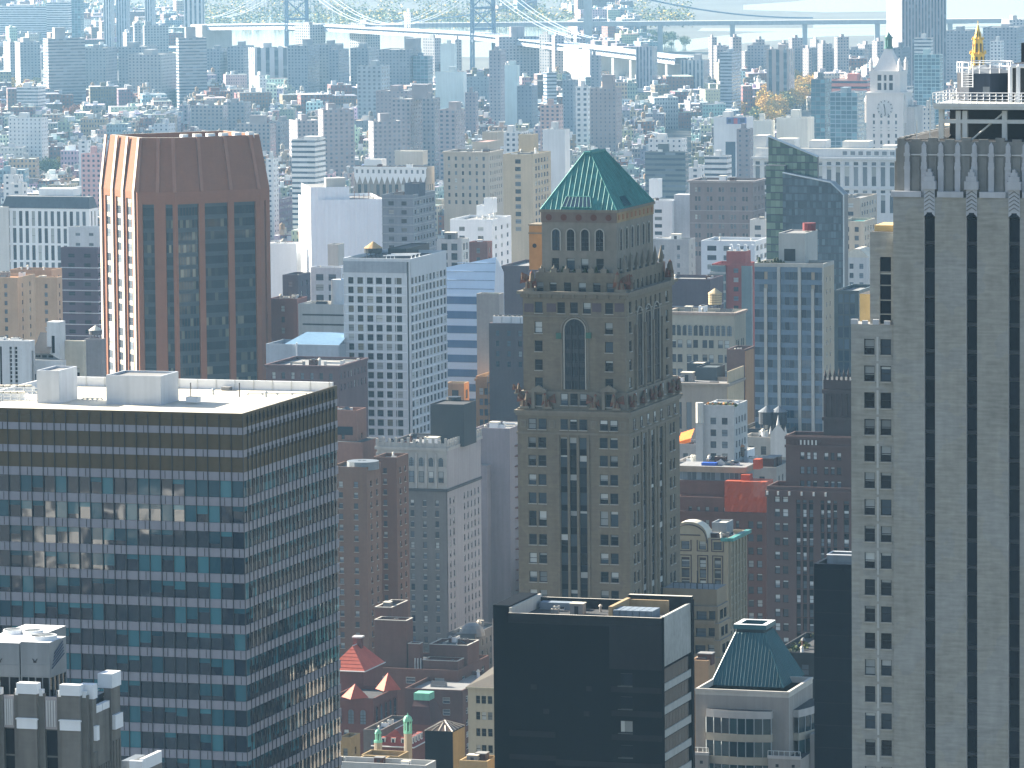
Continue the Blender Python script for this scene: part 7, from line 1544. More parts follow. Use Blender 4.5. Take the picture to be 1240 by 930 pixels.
BRK, GRY, TANC, WHT, BLU, PNK = (.20,.115,.10), (.24,.24,.25), (.36,.31,.25), (.62,.62,.62), (.14,.20,.28), (.36,.20,.17)
FAR = []
def far(label, pl, pc, pr, yt, D, col, st='p', near='R', ang=None, pent=None, pu=3.6, pv=3.0, d=None, lab='tower_block', cat='tower block', roofc=(.35,.34,.32), grp='tower blocks in the far haze', ph=3.5):
    """a far tower block: near='L' shows its sunlit left flank between pl and pc"""
    if ang is None: ang = G if near == 'R' else rad(19)
    C = at(pc, yt, D); e1 = Vector((math.cos(ang),math.sin(ang),0)); e2 = Vector((-math.sin(ang),math.cos(ang),0))
    if near == 'R': w = solve(C,-e1,pl); dd = d or max(6,min(40,solve(C,e2,pr))) ; O = C-e1*w
    else: w = solve(C,e1,pr); dd = d or max(4,solve(C,e2,pl)); O = C
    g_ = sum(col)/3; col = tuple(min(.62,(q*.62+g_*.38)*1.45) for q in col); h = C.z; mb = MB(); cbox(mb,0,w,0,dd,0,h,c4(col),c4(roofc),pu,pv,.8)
    o = mb.build(lab,[CF[st],c_roof]); o.location = (O.x,O.y,0); o.rotation_euler = (0,0,ang); tag(o,label,cat,grp)
    FOOT.append((Vector((O.x,O.y,0)),e1,e2,w,dd))
    R = random.Random(int(pl*13+yt))
    if pent:
        a, c, py = pent; xa = (a-(pl if near == 'R' else pc))/((pc-pl) if near == 'R' else (pr-pc))*w; xb = xa+(c-a)/((pc-pl) if near == 'R' else (pr-pc))*w
        zt = at(pc,py,D).z; m = MB(); m.col = c4(col,.9); m.box(xa,xb,dd*.3,dd*.75,h-.8,zt,0); m.build('penthouse',[c_roof],o)
    else:
        xa = R.uniform(.2,.5)*w; m = MB(); m.col = c4(col,.85); m.box(xa,xa+w*.25,dd*.3,dd*.7,h-.8,h+R.uniform(2.5,ph+1),0); m.build('bulkhead',[c_roof],o)
    m = MB(); m.col = c4((.6,.6,.58)); 
    x = R.uniform(.1,.8)*w; y = R.uniform(.1,.8)*dd; m.box(x,x+w*.07+1,y,y+1.5,h-.79,h+R.uniform(.3,1.4),0)
    m.build('roof_plant',[c_roof],o)
    return o, w, dd, h
L1 = 'on the far left shore'
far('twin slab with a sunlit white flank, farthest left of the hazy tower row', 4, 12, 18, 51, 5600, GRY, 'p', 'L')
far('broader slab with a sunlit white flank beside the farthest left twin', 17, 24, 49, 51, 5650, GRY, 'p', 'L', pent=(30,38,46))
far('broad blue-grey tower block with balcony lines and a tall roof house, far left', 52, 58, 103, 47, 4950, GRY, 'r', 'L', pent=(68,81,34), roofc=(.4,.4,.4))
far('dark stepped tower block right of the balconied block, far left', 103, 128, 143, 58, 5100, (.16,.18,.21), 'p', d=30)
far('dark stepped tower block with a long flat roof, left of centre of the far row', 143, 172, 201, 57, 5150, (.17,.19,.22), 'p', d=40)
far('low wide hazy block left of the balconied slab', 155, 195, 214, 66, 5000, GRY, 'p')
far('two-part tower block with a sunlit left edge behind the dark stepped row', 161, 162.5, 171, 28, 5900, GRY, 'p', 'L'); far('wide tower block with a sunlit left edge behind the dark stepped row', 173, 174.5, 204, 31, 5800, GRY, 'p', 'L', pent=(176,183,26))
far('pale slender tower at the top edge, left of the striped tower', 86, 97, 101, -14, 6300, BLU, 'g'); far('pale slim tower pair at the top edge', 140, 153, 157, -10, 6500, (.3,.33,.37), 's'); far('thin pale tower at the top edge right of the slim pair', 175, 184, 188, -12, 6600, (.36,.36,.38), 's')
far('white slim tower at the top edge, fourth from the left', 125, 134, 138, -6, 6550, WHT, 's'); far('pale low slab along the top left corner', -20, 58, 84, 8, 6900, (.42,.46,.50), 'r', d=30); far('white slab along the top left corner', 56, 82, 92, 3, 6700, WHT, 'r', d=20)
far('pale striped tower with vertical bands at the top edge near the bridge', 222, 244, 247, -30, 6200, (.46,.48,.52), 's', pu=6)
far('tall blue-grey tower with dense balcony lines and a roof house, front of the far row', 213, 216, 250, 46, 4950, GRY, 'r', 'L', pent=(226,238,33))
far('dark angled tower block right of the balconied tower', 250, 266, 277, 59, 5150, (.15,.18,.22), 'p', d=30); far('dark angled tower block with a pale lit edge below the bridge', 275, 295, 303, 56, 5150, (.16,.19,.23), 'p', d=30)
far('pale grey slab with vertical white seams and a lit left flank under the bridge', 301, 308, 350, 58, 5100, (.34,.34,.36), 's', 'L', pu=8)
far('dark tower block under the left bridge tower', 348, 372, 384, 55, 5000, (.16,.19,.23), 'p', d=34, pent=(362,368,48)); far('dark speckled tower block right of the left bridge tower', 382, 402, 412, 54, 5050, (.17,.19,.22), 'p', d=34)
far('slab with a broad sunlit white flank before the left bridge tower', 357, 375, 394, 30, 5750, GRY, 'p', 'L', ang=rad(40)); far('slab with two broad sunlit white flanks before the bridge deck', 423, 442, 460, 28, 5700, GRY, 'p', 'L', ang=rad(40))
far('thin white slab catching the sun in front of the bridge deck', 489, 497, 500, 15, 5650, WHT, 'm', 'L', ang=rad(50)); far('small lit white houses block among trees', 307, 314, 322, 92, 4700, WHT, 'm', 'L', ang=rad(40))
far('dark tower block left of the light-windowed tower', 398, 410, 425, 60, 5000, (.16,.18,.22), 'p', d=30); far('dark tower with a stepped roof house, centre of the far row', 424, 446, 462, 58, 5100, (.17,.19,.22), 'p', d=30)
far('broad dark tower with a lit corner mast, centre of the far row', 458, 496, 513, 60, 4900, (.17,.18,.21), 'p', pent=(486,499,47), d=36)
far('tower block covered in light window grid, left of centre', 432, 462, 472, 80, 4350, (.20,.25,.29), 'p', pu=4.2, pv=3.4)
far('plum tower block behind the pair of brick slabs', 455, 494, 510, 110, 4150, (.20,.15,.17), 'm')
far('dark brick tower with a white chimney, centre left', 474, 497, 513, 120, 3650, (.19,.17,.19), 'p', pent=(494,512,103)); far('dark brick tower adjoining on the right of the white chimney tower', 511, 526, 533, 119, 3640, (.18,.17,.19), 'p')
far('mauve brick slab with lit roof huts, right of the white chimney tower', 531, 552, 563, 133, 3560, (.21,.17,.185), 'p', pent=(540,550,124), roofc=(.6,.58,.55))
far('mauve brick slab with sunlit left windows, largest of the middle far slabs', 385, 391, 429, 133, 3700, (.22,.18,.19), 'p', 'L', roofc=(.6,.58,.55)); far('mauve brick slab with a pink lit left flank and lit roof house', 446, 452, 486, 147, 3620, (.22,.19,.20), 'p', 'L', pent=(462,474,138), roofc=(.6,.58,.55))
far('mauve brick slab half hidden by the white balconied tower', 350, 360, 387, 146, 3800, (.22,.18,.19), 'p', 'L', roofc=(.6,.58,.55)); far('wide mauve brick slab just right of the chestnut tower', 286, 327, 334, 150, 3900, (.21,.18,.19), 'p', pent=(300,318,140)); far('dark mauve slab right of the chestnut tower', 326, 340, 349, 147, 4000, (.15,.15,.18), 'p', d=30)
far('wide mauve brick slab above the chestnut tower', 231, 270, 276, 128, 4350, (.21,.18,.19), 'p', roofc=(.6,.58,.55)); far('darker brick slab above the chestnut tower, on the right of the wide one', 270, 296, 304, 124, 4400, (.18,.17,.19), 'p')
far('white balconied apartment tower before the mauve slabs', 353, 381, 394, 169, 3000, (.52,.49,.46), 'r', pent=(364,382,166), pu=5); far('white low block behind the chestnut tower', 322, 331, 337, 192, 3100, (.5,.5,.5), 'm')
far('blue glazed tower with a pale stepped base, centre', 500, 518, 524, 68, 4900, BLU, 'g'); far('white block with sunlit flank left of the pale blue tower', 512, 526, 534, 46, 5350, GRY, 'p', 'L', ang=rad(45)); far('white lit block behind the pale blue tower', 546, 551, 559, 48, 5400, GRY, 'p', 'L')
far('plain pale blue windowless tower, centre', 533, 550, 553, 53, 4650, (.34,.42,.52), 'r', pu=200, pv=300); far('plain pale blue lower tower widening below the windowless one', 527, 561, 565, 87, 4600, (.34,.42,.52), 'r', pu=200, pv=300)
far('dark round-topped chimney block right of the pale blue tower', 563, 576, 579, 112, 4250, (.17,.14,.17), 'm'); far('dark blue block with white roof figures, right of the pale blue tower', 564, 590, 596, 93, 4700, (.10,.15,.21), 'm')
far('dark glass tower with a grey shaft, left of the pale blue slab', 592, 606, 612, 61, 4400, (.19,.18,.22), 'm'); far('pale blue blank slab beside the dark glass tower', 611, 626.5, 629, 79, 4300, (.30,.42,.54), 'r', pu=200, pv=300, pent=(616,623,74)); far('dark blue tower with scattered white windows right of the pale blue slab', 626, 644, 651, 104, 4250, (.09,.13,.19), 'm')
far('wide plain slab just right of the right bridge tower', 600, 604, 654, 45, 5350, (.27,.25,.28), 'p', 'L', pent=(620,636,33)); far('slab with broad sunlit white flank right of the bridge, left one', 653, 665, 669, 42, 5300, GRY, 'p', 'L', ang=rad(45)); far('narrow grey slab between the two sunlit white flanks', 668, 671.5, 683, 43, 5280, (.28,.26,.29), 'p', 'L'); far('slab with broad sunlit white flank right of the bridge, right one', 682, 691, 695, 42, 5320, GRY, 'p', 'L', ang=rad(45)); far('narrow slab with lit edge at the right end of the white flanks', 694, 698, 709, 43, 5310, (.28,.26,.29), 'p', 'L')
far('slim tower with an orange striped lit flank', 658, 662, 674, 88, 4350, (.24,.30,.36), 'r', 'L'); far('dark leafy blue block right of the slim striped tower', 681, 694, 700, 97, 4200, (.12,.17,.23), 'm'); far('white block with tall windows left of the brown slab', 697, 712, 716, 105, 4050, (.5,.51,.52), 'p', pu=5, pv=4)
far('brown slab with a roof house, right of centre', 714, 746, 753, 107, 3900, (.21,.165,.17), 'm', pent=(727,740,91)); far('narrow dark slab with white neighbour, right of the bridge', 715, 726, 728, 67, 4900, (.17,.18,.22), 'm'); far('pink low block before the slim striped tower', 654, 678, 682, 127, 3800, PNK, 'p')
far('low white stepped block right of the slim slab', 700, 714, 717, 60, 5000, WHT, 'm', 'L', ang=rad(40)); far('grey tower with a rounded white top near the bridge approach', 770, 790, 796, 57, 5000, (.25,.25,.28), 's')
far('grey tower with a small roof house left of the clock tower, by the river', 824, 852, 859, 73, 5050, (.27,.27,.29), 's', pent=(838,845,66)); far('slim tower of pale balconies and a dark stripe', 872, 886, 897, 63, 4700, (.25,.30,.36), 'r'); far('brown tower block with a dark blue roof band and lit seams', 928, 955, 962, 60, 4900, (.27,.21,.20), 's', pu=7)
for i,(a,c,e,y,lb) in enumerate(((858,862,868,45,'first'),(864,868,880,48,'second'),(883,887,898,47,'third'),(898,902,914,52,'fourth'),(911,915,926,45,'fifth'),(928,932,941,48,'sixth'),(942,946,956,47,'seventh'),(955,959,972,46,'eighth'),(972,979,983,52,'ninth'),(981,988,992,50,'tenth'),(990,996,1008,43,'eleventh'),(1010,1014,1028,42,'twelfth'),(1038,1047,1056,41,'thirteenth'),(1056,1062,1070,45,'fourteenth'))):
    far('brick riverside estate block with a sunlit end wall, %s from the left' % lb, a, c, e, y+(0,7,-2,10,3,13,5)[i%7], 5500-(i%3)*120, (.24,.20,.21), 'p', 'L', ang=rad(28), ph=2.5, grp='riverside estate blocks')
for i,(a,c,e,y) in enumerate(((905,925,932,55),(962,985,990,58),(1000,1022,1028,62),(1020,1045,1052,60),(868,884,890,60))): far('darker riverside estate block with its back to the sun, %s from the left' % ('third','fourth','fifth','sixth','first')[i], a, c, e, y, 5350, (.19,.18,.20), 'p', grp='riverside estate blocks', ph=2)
# right side
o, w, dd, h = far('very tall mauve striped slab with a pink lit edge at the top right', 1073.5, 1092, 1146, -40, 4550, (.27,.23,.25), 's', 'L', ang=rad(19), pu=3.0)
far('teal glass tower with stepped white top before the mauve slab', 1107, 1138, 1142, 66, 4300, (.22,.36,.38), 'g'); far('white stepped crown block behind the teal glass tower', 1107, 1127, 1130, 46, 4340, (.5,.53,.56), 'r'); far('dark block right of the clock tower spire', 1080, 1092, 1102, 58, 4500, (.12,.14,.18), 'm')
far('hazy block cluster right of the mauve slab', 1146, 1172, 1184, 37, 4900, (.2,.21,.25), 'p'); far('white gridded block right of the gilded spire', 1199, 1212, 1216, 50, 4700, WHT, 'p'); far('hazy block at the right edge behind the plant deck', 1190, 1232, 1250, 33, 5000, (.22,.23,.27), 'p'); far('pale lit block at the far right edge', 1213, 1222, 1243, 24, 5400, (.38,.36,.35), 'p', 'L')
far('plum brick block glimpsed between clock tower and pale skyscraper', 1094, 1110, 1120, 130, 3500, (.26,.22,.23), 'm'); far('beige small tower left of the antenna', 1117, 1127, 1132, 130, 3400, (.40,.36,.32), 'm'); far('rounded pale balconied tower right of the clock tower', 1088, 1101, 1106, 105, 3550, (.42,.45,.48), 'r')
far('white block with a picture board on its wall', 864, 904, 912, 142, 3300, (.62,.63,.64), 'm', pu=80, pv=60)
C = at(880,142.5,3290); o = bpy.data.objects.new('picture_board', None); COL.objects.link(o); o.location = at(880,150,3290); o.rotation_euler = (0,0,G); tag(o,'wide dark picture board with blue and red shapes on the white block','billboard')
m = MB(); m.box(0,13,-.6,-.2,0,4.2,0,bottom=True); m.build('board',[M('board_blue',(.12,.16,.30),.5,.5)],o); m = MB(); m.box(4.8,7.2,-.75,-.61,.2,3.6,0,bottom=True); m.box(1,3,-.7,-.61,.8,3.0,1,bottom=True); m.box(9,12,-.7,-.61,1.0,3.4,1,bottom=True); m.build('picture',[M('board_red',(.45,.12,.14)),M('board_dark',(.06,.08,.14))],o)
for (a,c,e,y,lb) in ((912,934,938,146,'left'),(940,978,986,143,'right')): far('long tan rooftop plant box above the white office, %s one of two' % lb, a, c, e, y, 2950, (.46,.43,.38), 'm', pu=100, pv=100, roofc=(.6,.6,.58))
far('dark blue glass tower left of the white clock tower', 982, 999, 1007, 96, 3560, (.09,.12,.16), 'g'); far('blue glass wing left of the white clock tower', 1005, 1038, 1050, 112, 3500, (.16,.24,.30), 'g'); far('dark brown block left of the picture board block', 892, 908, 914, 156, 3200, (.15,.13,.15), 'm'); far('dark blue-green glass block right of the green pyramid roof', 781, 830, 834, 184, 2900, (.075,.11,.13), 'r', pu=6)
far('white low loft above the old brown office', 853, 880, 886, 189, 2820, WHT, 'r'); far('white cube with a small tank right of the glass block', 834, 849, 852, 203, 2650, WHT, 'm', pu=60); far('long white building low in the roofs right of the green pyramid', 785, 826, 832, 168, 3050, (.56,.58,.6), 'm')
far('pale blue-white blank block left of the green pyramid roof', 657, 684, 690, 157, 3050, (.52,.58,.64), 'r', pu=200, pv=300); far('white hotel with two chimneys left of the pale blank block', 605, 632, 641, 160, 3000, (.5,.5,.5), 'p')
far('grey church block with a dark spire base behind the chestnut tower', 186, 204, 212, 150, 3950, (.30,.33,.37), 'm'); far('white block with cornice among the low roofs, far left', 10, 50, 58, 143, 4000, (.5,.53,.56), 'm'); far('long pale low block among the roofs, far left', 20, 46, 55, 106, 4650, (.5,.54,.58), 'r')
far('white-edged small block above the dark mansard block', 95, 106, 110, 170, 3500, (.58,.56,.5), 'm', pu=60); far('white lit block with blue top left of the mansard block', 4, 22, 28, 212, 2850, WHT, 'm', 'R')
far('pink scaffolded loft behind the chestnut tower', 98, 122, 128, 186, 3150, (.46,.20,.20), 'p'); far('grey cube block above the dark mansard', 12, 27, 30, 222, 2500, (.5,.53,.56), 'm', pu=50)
# beige and tan apartment houses, ribbed white-topped house, long white office
b = tower('beige_hotel', 'large beige hotel with rows of small windows and a stepped roof house', 'hotel', 537, 592, 609, 184, 2560, M('beige_hotel_brick', (.42,.37,.31), var=.12), 3.6, 3.4, 1.2, 1.9, mats=WINFAR, ybot=240, nclut=4, top=2.4, cornice=.6)
b.bulk(572,590,606,183,172,b.h-1,[M('beige_hotel_brick',(1,1,1)), M('pink_roof', (.35,.22,.19))],'roof_pavilion'); b.bulk(584,602,610,178,160,b.h-1,[M('beige_hotel_brick',(1,1,1)), roof_grey],'roof_pavilion')
b = tower('tan_balcony_block', 'tan apartment tower with three columns of dark bay windows and a blank roof house', 'apartment tower', 609, 645, 667, 187, 2280, M('light_tan_brick', (.46,.38,.27), var=.12), 3.3, 4.2, 2.6, 1.9, mats=WINFAR, ybot=275, nclut=5, top=2.2, margin=3)
b.bulk(628,646,652,185,163,b.h-1,[M('light_tan_brick',(1,1,1)), roof_grey],'roof_house')
b = tower('ribbed_house', 'grey vertical-ribbed block with a white toothed parapet and roof pavilions', 'office block', 429, 516, 526, 203, 2560, M('grey_ribbed_stone', (.27,.25,.23), var=.14), 9, 3.2, 1.7, 7.6, mats=WINFAR, ybot=245, nclut=3, top=8.5)
h, w, d = b.h, b.w, b.d; m = MB(); n = 13
for i in range(n):
    x0, x1 = w*i/n, w*(i+1)/n; m.box(x0,x1,-.3,-.003,h-4.5,h,0,bottom=True); m.face([(x0,-.3,h-4.503),((x0+x1)/2,-.3,h-8.5),(x1,-.3,h-4.503)],0); m.box(x0+.9,x1-.9,-.33,-.303,h-3,h-1.2,1,bottom=True)
m.box(-.4,w+.4,-.6,-.31,h-.6,h+.2,0,bottom=True); m.build('toothed_parapet', [white, M('slate_gap', (.16,.18,.2))], b.root); b.bulk(441,462,468,202,193,h-1,[white,roof_white],'pavilion'); b.bulk(478,512,518,200,183,h-1,[concrete,roof_white],'pavilion')
b = Bld('long_white_office', 'long white office with tall window bays and a stepped cornice below the clock tower', 'office block', 912, 1085.5, 1092, 191.5, 2480)
h, w, d = b.h, b.w, b.d; wo = M('white_office_stone', (.55,.56,.57), .8, .10, streak=.2); nb_ = 16; st = w/nb_; hol = []
zF = lambda py: b.F(1060,py)[1]
for i in range(nb_): hol += [(st*i+1.1,st*(i+1)-1.1,zF(a),zF(c)) for a,c in ((200.5,196.5),(225.5,202.5),(234,230.5),(258,236.5))]
m = MB(); b.side(m,b.box0,'F',0,h,hol,.4,0,0,'pane',WINFAR); b.side(m,b.box0,'S',0,h,()); b.side(m,b.box0,'L',0,h,()); b.side(m,b.box0,'K',0,h,()); m.face([(0,0,h),(w,0,h),(w,d,h),(0,d,h)],1); m.build('wall', [wo, roof_white], b.root)
m = MB(); m.box(-.6,w+.6,-1.0,-.003,h-.8,h+.2,0,bottom=True); m.box(-.3,w+.3,-.5,-.003,zF(202),zF(201),0,bottom=True); m.box(-.3,w+.3,-.5,-.003,zF(229.5),zF(228),0,bottom=True); m.build('cornice', [wo], b.root)
m = MB(); m.box(w*.01,w*.98,2,d,h+.003,b.F(1000,180,2)[1],0,1); m.build('attic_storey', [wo, roof_white], b.root); za = b.F(1000,180,2)[1]
for (a,c,y) in ((980,1000,170),(1020,1052,171),(1068,1085,176),(914,928,164),(940,962,168)): x0 = b.F(a,y,6)[0]; x1 = b.F(c,y,6)[0]; m = MB(); m.box(x0,x1,6,16,za+.003,b.F(a,y,6)[1],0,1); m.build('roof_house', [wo, roof_white], b.root)
for k in range(7): x = w*(.62+.055*k); b.box('attic_window', x, x+2.2, 1.9, 1.99, h+1.2, h+3, M('slate_gap',(1,1,1)))
b.done()
tower('tan_corner_office', 'tan corner office between the long white office and the slanted glass tower', 'office block', 1018, 1042, 1062, 240, 2380, M('tan_corner_stone', (.42,.36,.29)), 3.8, 4.4, 2.6, 1.9, mats=WINFAR, ybot=285, nclut=4)
# ---- white clock tower
D_ = 2900; ck_m = M('pale_clock_stone', (.70,.655,.62), .8, .08, streak=.15)
b = Bld('clock_tower', 'white stone clock tower with a pyramid top and a green bronze lantern', 'clock tower', 1049, 1094, 1104, 112, D_)
h, w, d = b.h, b.w, b.d; d = b.d = max(d, w*.9)
hol = grid(w,0,h-11,3.4,1.2,3.7,2.1,top=1.0,margin=2.2)
m = MB(); b.side(m,(0,w,0,d),'F',0,h,hol,.35,0,0,'plain',WINFAR)
for s in 'SLK': b.side(m,(0,w,0,d),s,0,h,grid(d,h-70,h-11,3.4,1.2,3.7,2.1,top=1,margin=2.2) if s == 'S' else ())
m.face([(0,0,h),(w,0,h),(w,d,h),(0,d,h)],0); m.build('shaft', [ck_m], b.root)
bx, z2 = b.sec(1053.5,1090,1098,86,1.6); x0,x1,y0,y1 = bx; y1 = y0+(x1-x0)
m = MB()
nP = 7
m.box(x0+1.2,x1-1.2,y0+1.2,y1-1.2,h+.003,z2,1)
m.box(x0,x1,y0,y1,h+.002,h+1.2,0); m.box(x0-.3,x1+.3,y0-.3,y1+.3,z2-2.2,z2,0,bottom=True)
m.box(x0,x0+4.2,y0,y1,h+1.203,z2-2.203,0); m.box(x1-4.2,x1,y0,y1,h+1.203,z2-2.203,0)
for k in range(1,3): x = x0+4.2+(x1-x0-8.4)*k/3; m.box(x-.7,x+.7,y0,y0+1.19,h+1.203,z2-2.203,0)
m.box(x0+4.2,x1-4.2,y0+.02,y0+1.18,h+5.2,h+6.4,0,bottom=True)
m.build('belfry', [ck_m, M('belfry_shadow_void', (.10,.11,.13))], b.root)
cx, cy = (x0+x1)/2, (y0+y1)/2; zt = b.F(1070,59,y0+8)[1]; R0, R1 = (x1-x0)*.42, (x1-x0)*.10
m = MB(); m.prism([(cx-R0,cy-R0),(cx+R0,cy-R0),(cx+R0,cy+R0),(cx-R0,cy+R0)],z2+.003,zt,0,0,True,[(cx-R1,cy-R1),(cx+R1,cy-R1),(cx+R1,cy+R1),(cx-R1,cy+R1)]); m.build('pyramid_top', [ck_m], b.root)
for sx in (-1,1):
    for sy_ in (-1,1): m = MB(); X_, Y_ = cx+sx*R0*1.12, cy+sy_*R0*1.12; m.cyl(X_,Y_,z2,z2+4.5,1.1,8,0); m.cone(X_,Y_,z2+4.5,z2+7.5,1.3,8,0); m.build('corner_urn', [ck_m], b.root)
vg = M('bronze_green', (.05,.16,.14), .5); zl = b.F(1070,38,y0+8)[1]; hh = zl-zt
m = MB(); m.cyl(cx,cy,zt,zt+hh*.12,2.4,10,0)
for k in range(8): a = PI*k/4; m.bar((cx+1.7*math.cos(a),cy+1.7*math.sin(a),zt+hh*.12),(cx+1.7*math.cos(a),cy+1.7*math.sin(a),zt+hh*.6),.35,0,6)
m.cyl(cx,cy,zt+hh*.12,zt+hh*.58,1.0,8,0); m.cyl(cx,cy,zt+hh*.6,zt+hh*.68,2.5,10,0); m.cyl(cx,cy,zt+hh*.68,zt+hh*.88,2.0,10,0,.7); m.cone(cx,cy,zt+hh*.88,zl,.5,8,0); m.build('lantern', [vg], b.root)
xk, zk = b.F(1065,131,0); rK = 4.6; xk = w/2
cf = MB(); cf.face([(xk+rK*math.cos(2*PI*i/28),-.12,zk+rK*math.sin(2*PI*i/28)) for i in range(28)],0); ck = cf.build('clock_face', [M('clock_dial', (.56,.55,.54))], b.root)
m = MB()
for i in range(12): a = PI*i/6; m.bar((xk+rK*.78*math.cos(a),-.2,zk+rK*.78*math.sin(a)),(xk+rK*.97*math.cos(a),-.2,zk+rK*.97*math.sin(a)),.22,0)
m.build('hour_marks', [darksteel], ck)
m = MB(); m.bar((xk,-.3,zk),(xk+.3,-.3,zk-rK*.8),.24,0); m.bar((xk,-.3,zk),(xk-.5,-.3,zk+rK*.5),.28,0); m.build('clock_hands', [darksteel], ck)
m = MB(); yk = d/2; 
m.face([(w+.12,yk+rK*math.cos(2*PI*i/28),zk+rK*math.sin(2*PI*i/28)) for i in range(28)],0); ck2 = m.build('clock_face', [M('clock_dial',(1,1,1))], b.root)
for s in (0,1):
    m = MB(); xx = -1.4 if s == 0 else w-.2; m.box(xx,xx+1.6,1.5,5,h-17,h-5,0); m.box(xx,xx+1.6,d-5,d-1.5,h-17,h-5,0); m.cone(xx+.8,3,h-5,h-1,1.4,6,0); m.build('buttress', [ck_m], b.root)
m = MB(); m.box(-.5,w+.5,-.5,d+.5,h-1,h+.0-.01,0,bottom=True); m.box(-.3,w+.3,-.3,d+.3,h-21,h-20,0,bottom=True); m.build('string_course', [ck_m], b.root)
m = MB(); m.box(-3.5,-.01,-1,d,0,h-28,0,1); m.box(w+.01,w+6,2,d,0,h-8,0,1); m.build('shoulder_block', [M('clock_base_stone', (.5,.47,.45)), roof_grey], b.root)
b.done()
# ---- gilded spire tower rising behind the pale skyscraper's plant deck
P = at(1184.3, 100, 2050); ro = empty('gilded_spire_tower', (P.x,P.y,0), G); tag(ro, 'stone tower with a tall gilded octagonal spire behind the roof tank', 'tower'); FOOT.append((Vector((P.x-15,P.y-15,0)),Vector((1,0,0)),Vector((0,1,0)),30,30))
Zs = lambda py: at(1184,py,2050).z
m = MB(); m.box(-14,14,-14,14,0,Zs(150),0); m.box(-9,9,-9,9,Zs(150)+.003,Zs(112),0); m.build('shaft', [M('warm_limestone', (.48,.42,.33))], ro)
def octr(r): return [(r*math.cos(PI/8+PI*k/4), r*math.sin(PI/8+PI*k/4)) for k in range(8)]
px2m = 2050/6300
m = MB(); m.prism(octr(18*px2m),Zs(112)+.003,Zs(80),0,0,True,octr(10.5*px2m)); m.prism(octr(8.6*px2m),Zs(80)+.003,Zs(66),0,0,True,octr(8.2*px2m)); m.prism(octr(9.3*px2m),Zs(66),Zs(64.5),0); m.prism(octr(7.2*px2m),Zs(64.4),Zs(48),0,0,True,octr(6.0*px2m)); m.prism(octr(6.8*px2m),Zs(48)+.01,Zs(47),0); m.prism(octr(5.2*px2m),Zs(46.9),Zs(30),0,0,True,octr(.8*px2m)); m.bar((0,0,Zs(30)),(0,0,Zs(25)),.12,0)
m.build('gilded_spire', [gold], ro)
for (r0,za,zb_,wd) in ((8.6,78.5,68,2.6),(7.0,63,52,1.9),(4.4,44,38,1.0)):
    for k in range(8):
        a = PI*k/4; r = r0*px2m*math.cos(PI/8)+.04; m = MB(); hw = wd*px2m*.5; z0, z1 = Zs(za), Zs(zb_); u = (-math.sin(a),math.cos(a)); q = lambda t,z: (r*math.cos(a)+u[0]*t, r*math.sin(a)+u[1]*t, z)
        m.face([q(-hw,z0),q(hw,z0),q(hw,z1-hw),q(0,z1),q(-hw,z1-hw)],0); m.build('lancet', [M('dark_lancet', (.06,.05,.04))], ro)
m = MB()
for r0,zb_,t in ((9.3,65,3.2),(6.6,48,2.6)):
    for k in range(8): a = PI/8+PI*k/4; r = r0*px2m; m.cone(r*math.cos(a),r*math.sin(a),Zs(zb_),Zs(zb_-t*1.6),.42,6,0)
m.build('pinnacles', [gold], ro)
# ---- suspension bridge
bs = M('bridge_steel', (.15,.22,.30), .55, .10); bd = M('bridge_deck_paint', (.42,.47,.54), .6, .08)
Q0, Q1 = at(585,44,5450), at(359.5,39,5850); Q0.z = Q1.z = 0; ax = (Q1-Q0); span = ax.length; ang = math.atan2(ax.y,ax.x)
ro = empty('suspension_bridge', Q0, ang); tag(ro, 'pale steel suspension bridge with two lattice towers across the river', 'bridge')
zd = at(470,38,5640).z; zT = zd+66; hw = 13.0
def towerb(x):
    for s in (-1,1):
        m = MB()
        for e in (-1,1): m.bar((x+e*3.2,s*hw,0),(x+e*2.2,s*hw*.94,zT),1.5,0,4,1.1)
        for k in range(12): z0 = zT*k/12; z1 = zT*(k+1)/12; m.bar((x-3,s*hw,z0),(x+3,s*hw,z1),.45,0); m.bar((x+3,s*hw,z0),(x-3,s*hw,z1),.45,0)
        m.box(x-4,x+4,s*hw-2.4,s*hw+2.4,zT-1,zT+3,0,bottom=True); m.build('tower_leg', [bs], ro)
    m = MB()
    for z0,z1 in ((zd+8,zd+30),(zd+30,zd+52)): m.bar((x,-hw,z0),(x,hw,z1),.7,0); m.bar((x,hw,z0),(x,-hw,z1),.7,0)
    for z in (zd-4,zd+8,zd+30,zd+52,zT-3): m.box(x-1.8,x+1.8,-hw,hw,z-1.2,z+1.2,0,bottom=True)
    m.build('cross_bracing', [bs], ro)
    m = MB(); m.box(x-12,x+12,-22,22,-2,6,0); m.build('pier', [concrete], ro)
towerb(0); towerb(span)
Ls = 225.0
def dz(x): return zd - (max(0,-x)*.030 + max(0,x-span)*.03)
m = MB(); xs = [-Ls*1.9+ i*12.0 for i in range(int((span+Ls*2.9)/12)+2)]
for a, c in zip(xs, xs[1:]):
    za, zc = dz(a), dz(c)
    for y in (-hw,hw):
        for q0,q1 in ((-3.2,.3),(2.2,3.6)): m.face([(a,y,za+q0),(c,y,zc+q0),(c,y,zc+q1),(a,y,za+q1)],0)
        m.bar((a,y,za),(a,y,za+2.4),1.1,0); m.bar((a+6,y,za),(a+6,y,za+2.4),.7,0)
    m.face([(a,-hw,za+3.4),(c,-hw,zc+3.4),(c,hw,zc+3.4),(a,hw,za+3.4)],0); m.face([(a,-hw,za-3.2),(a,hw,za-3.2),(c,hw,zc-3.2),(c,-hw,zc-3.2)],0)
    m.face([(a,0,za-3.2),(c,0,zc-3.2),(c,0,zc+3.4),(a,0,za+3.4)],0)
m.build('deck_truss', [bd], ro)
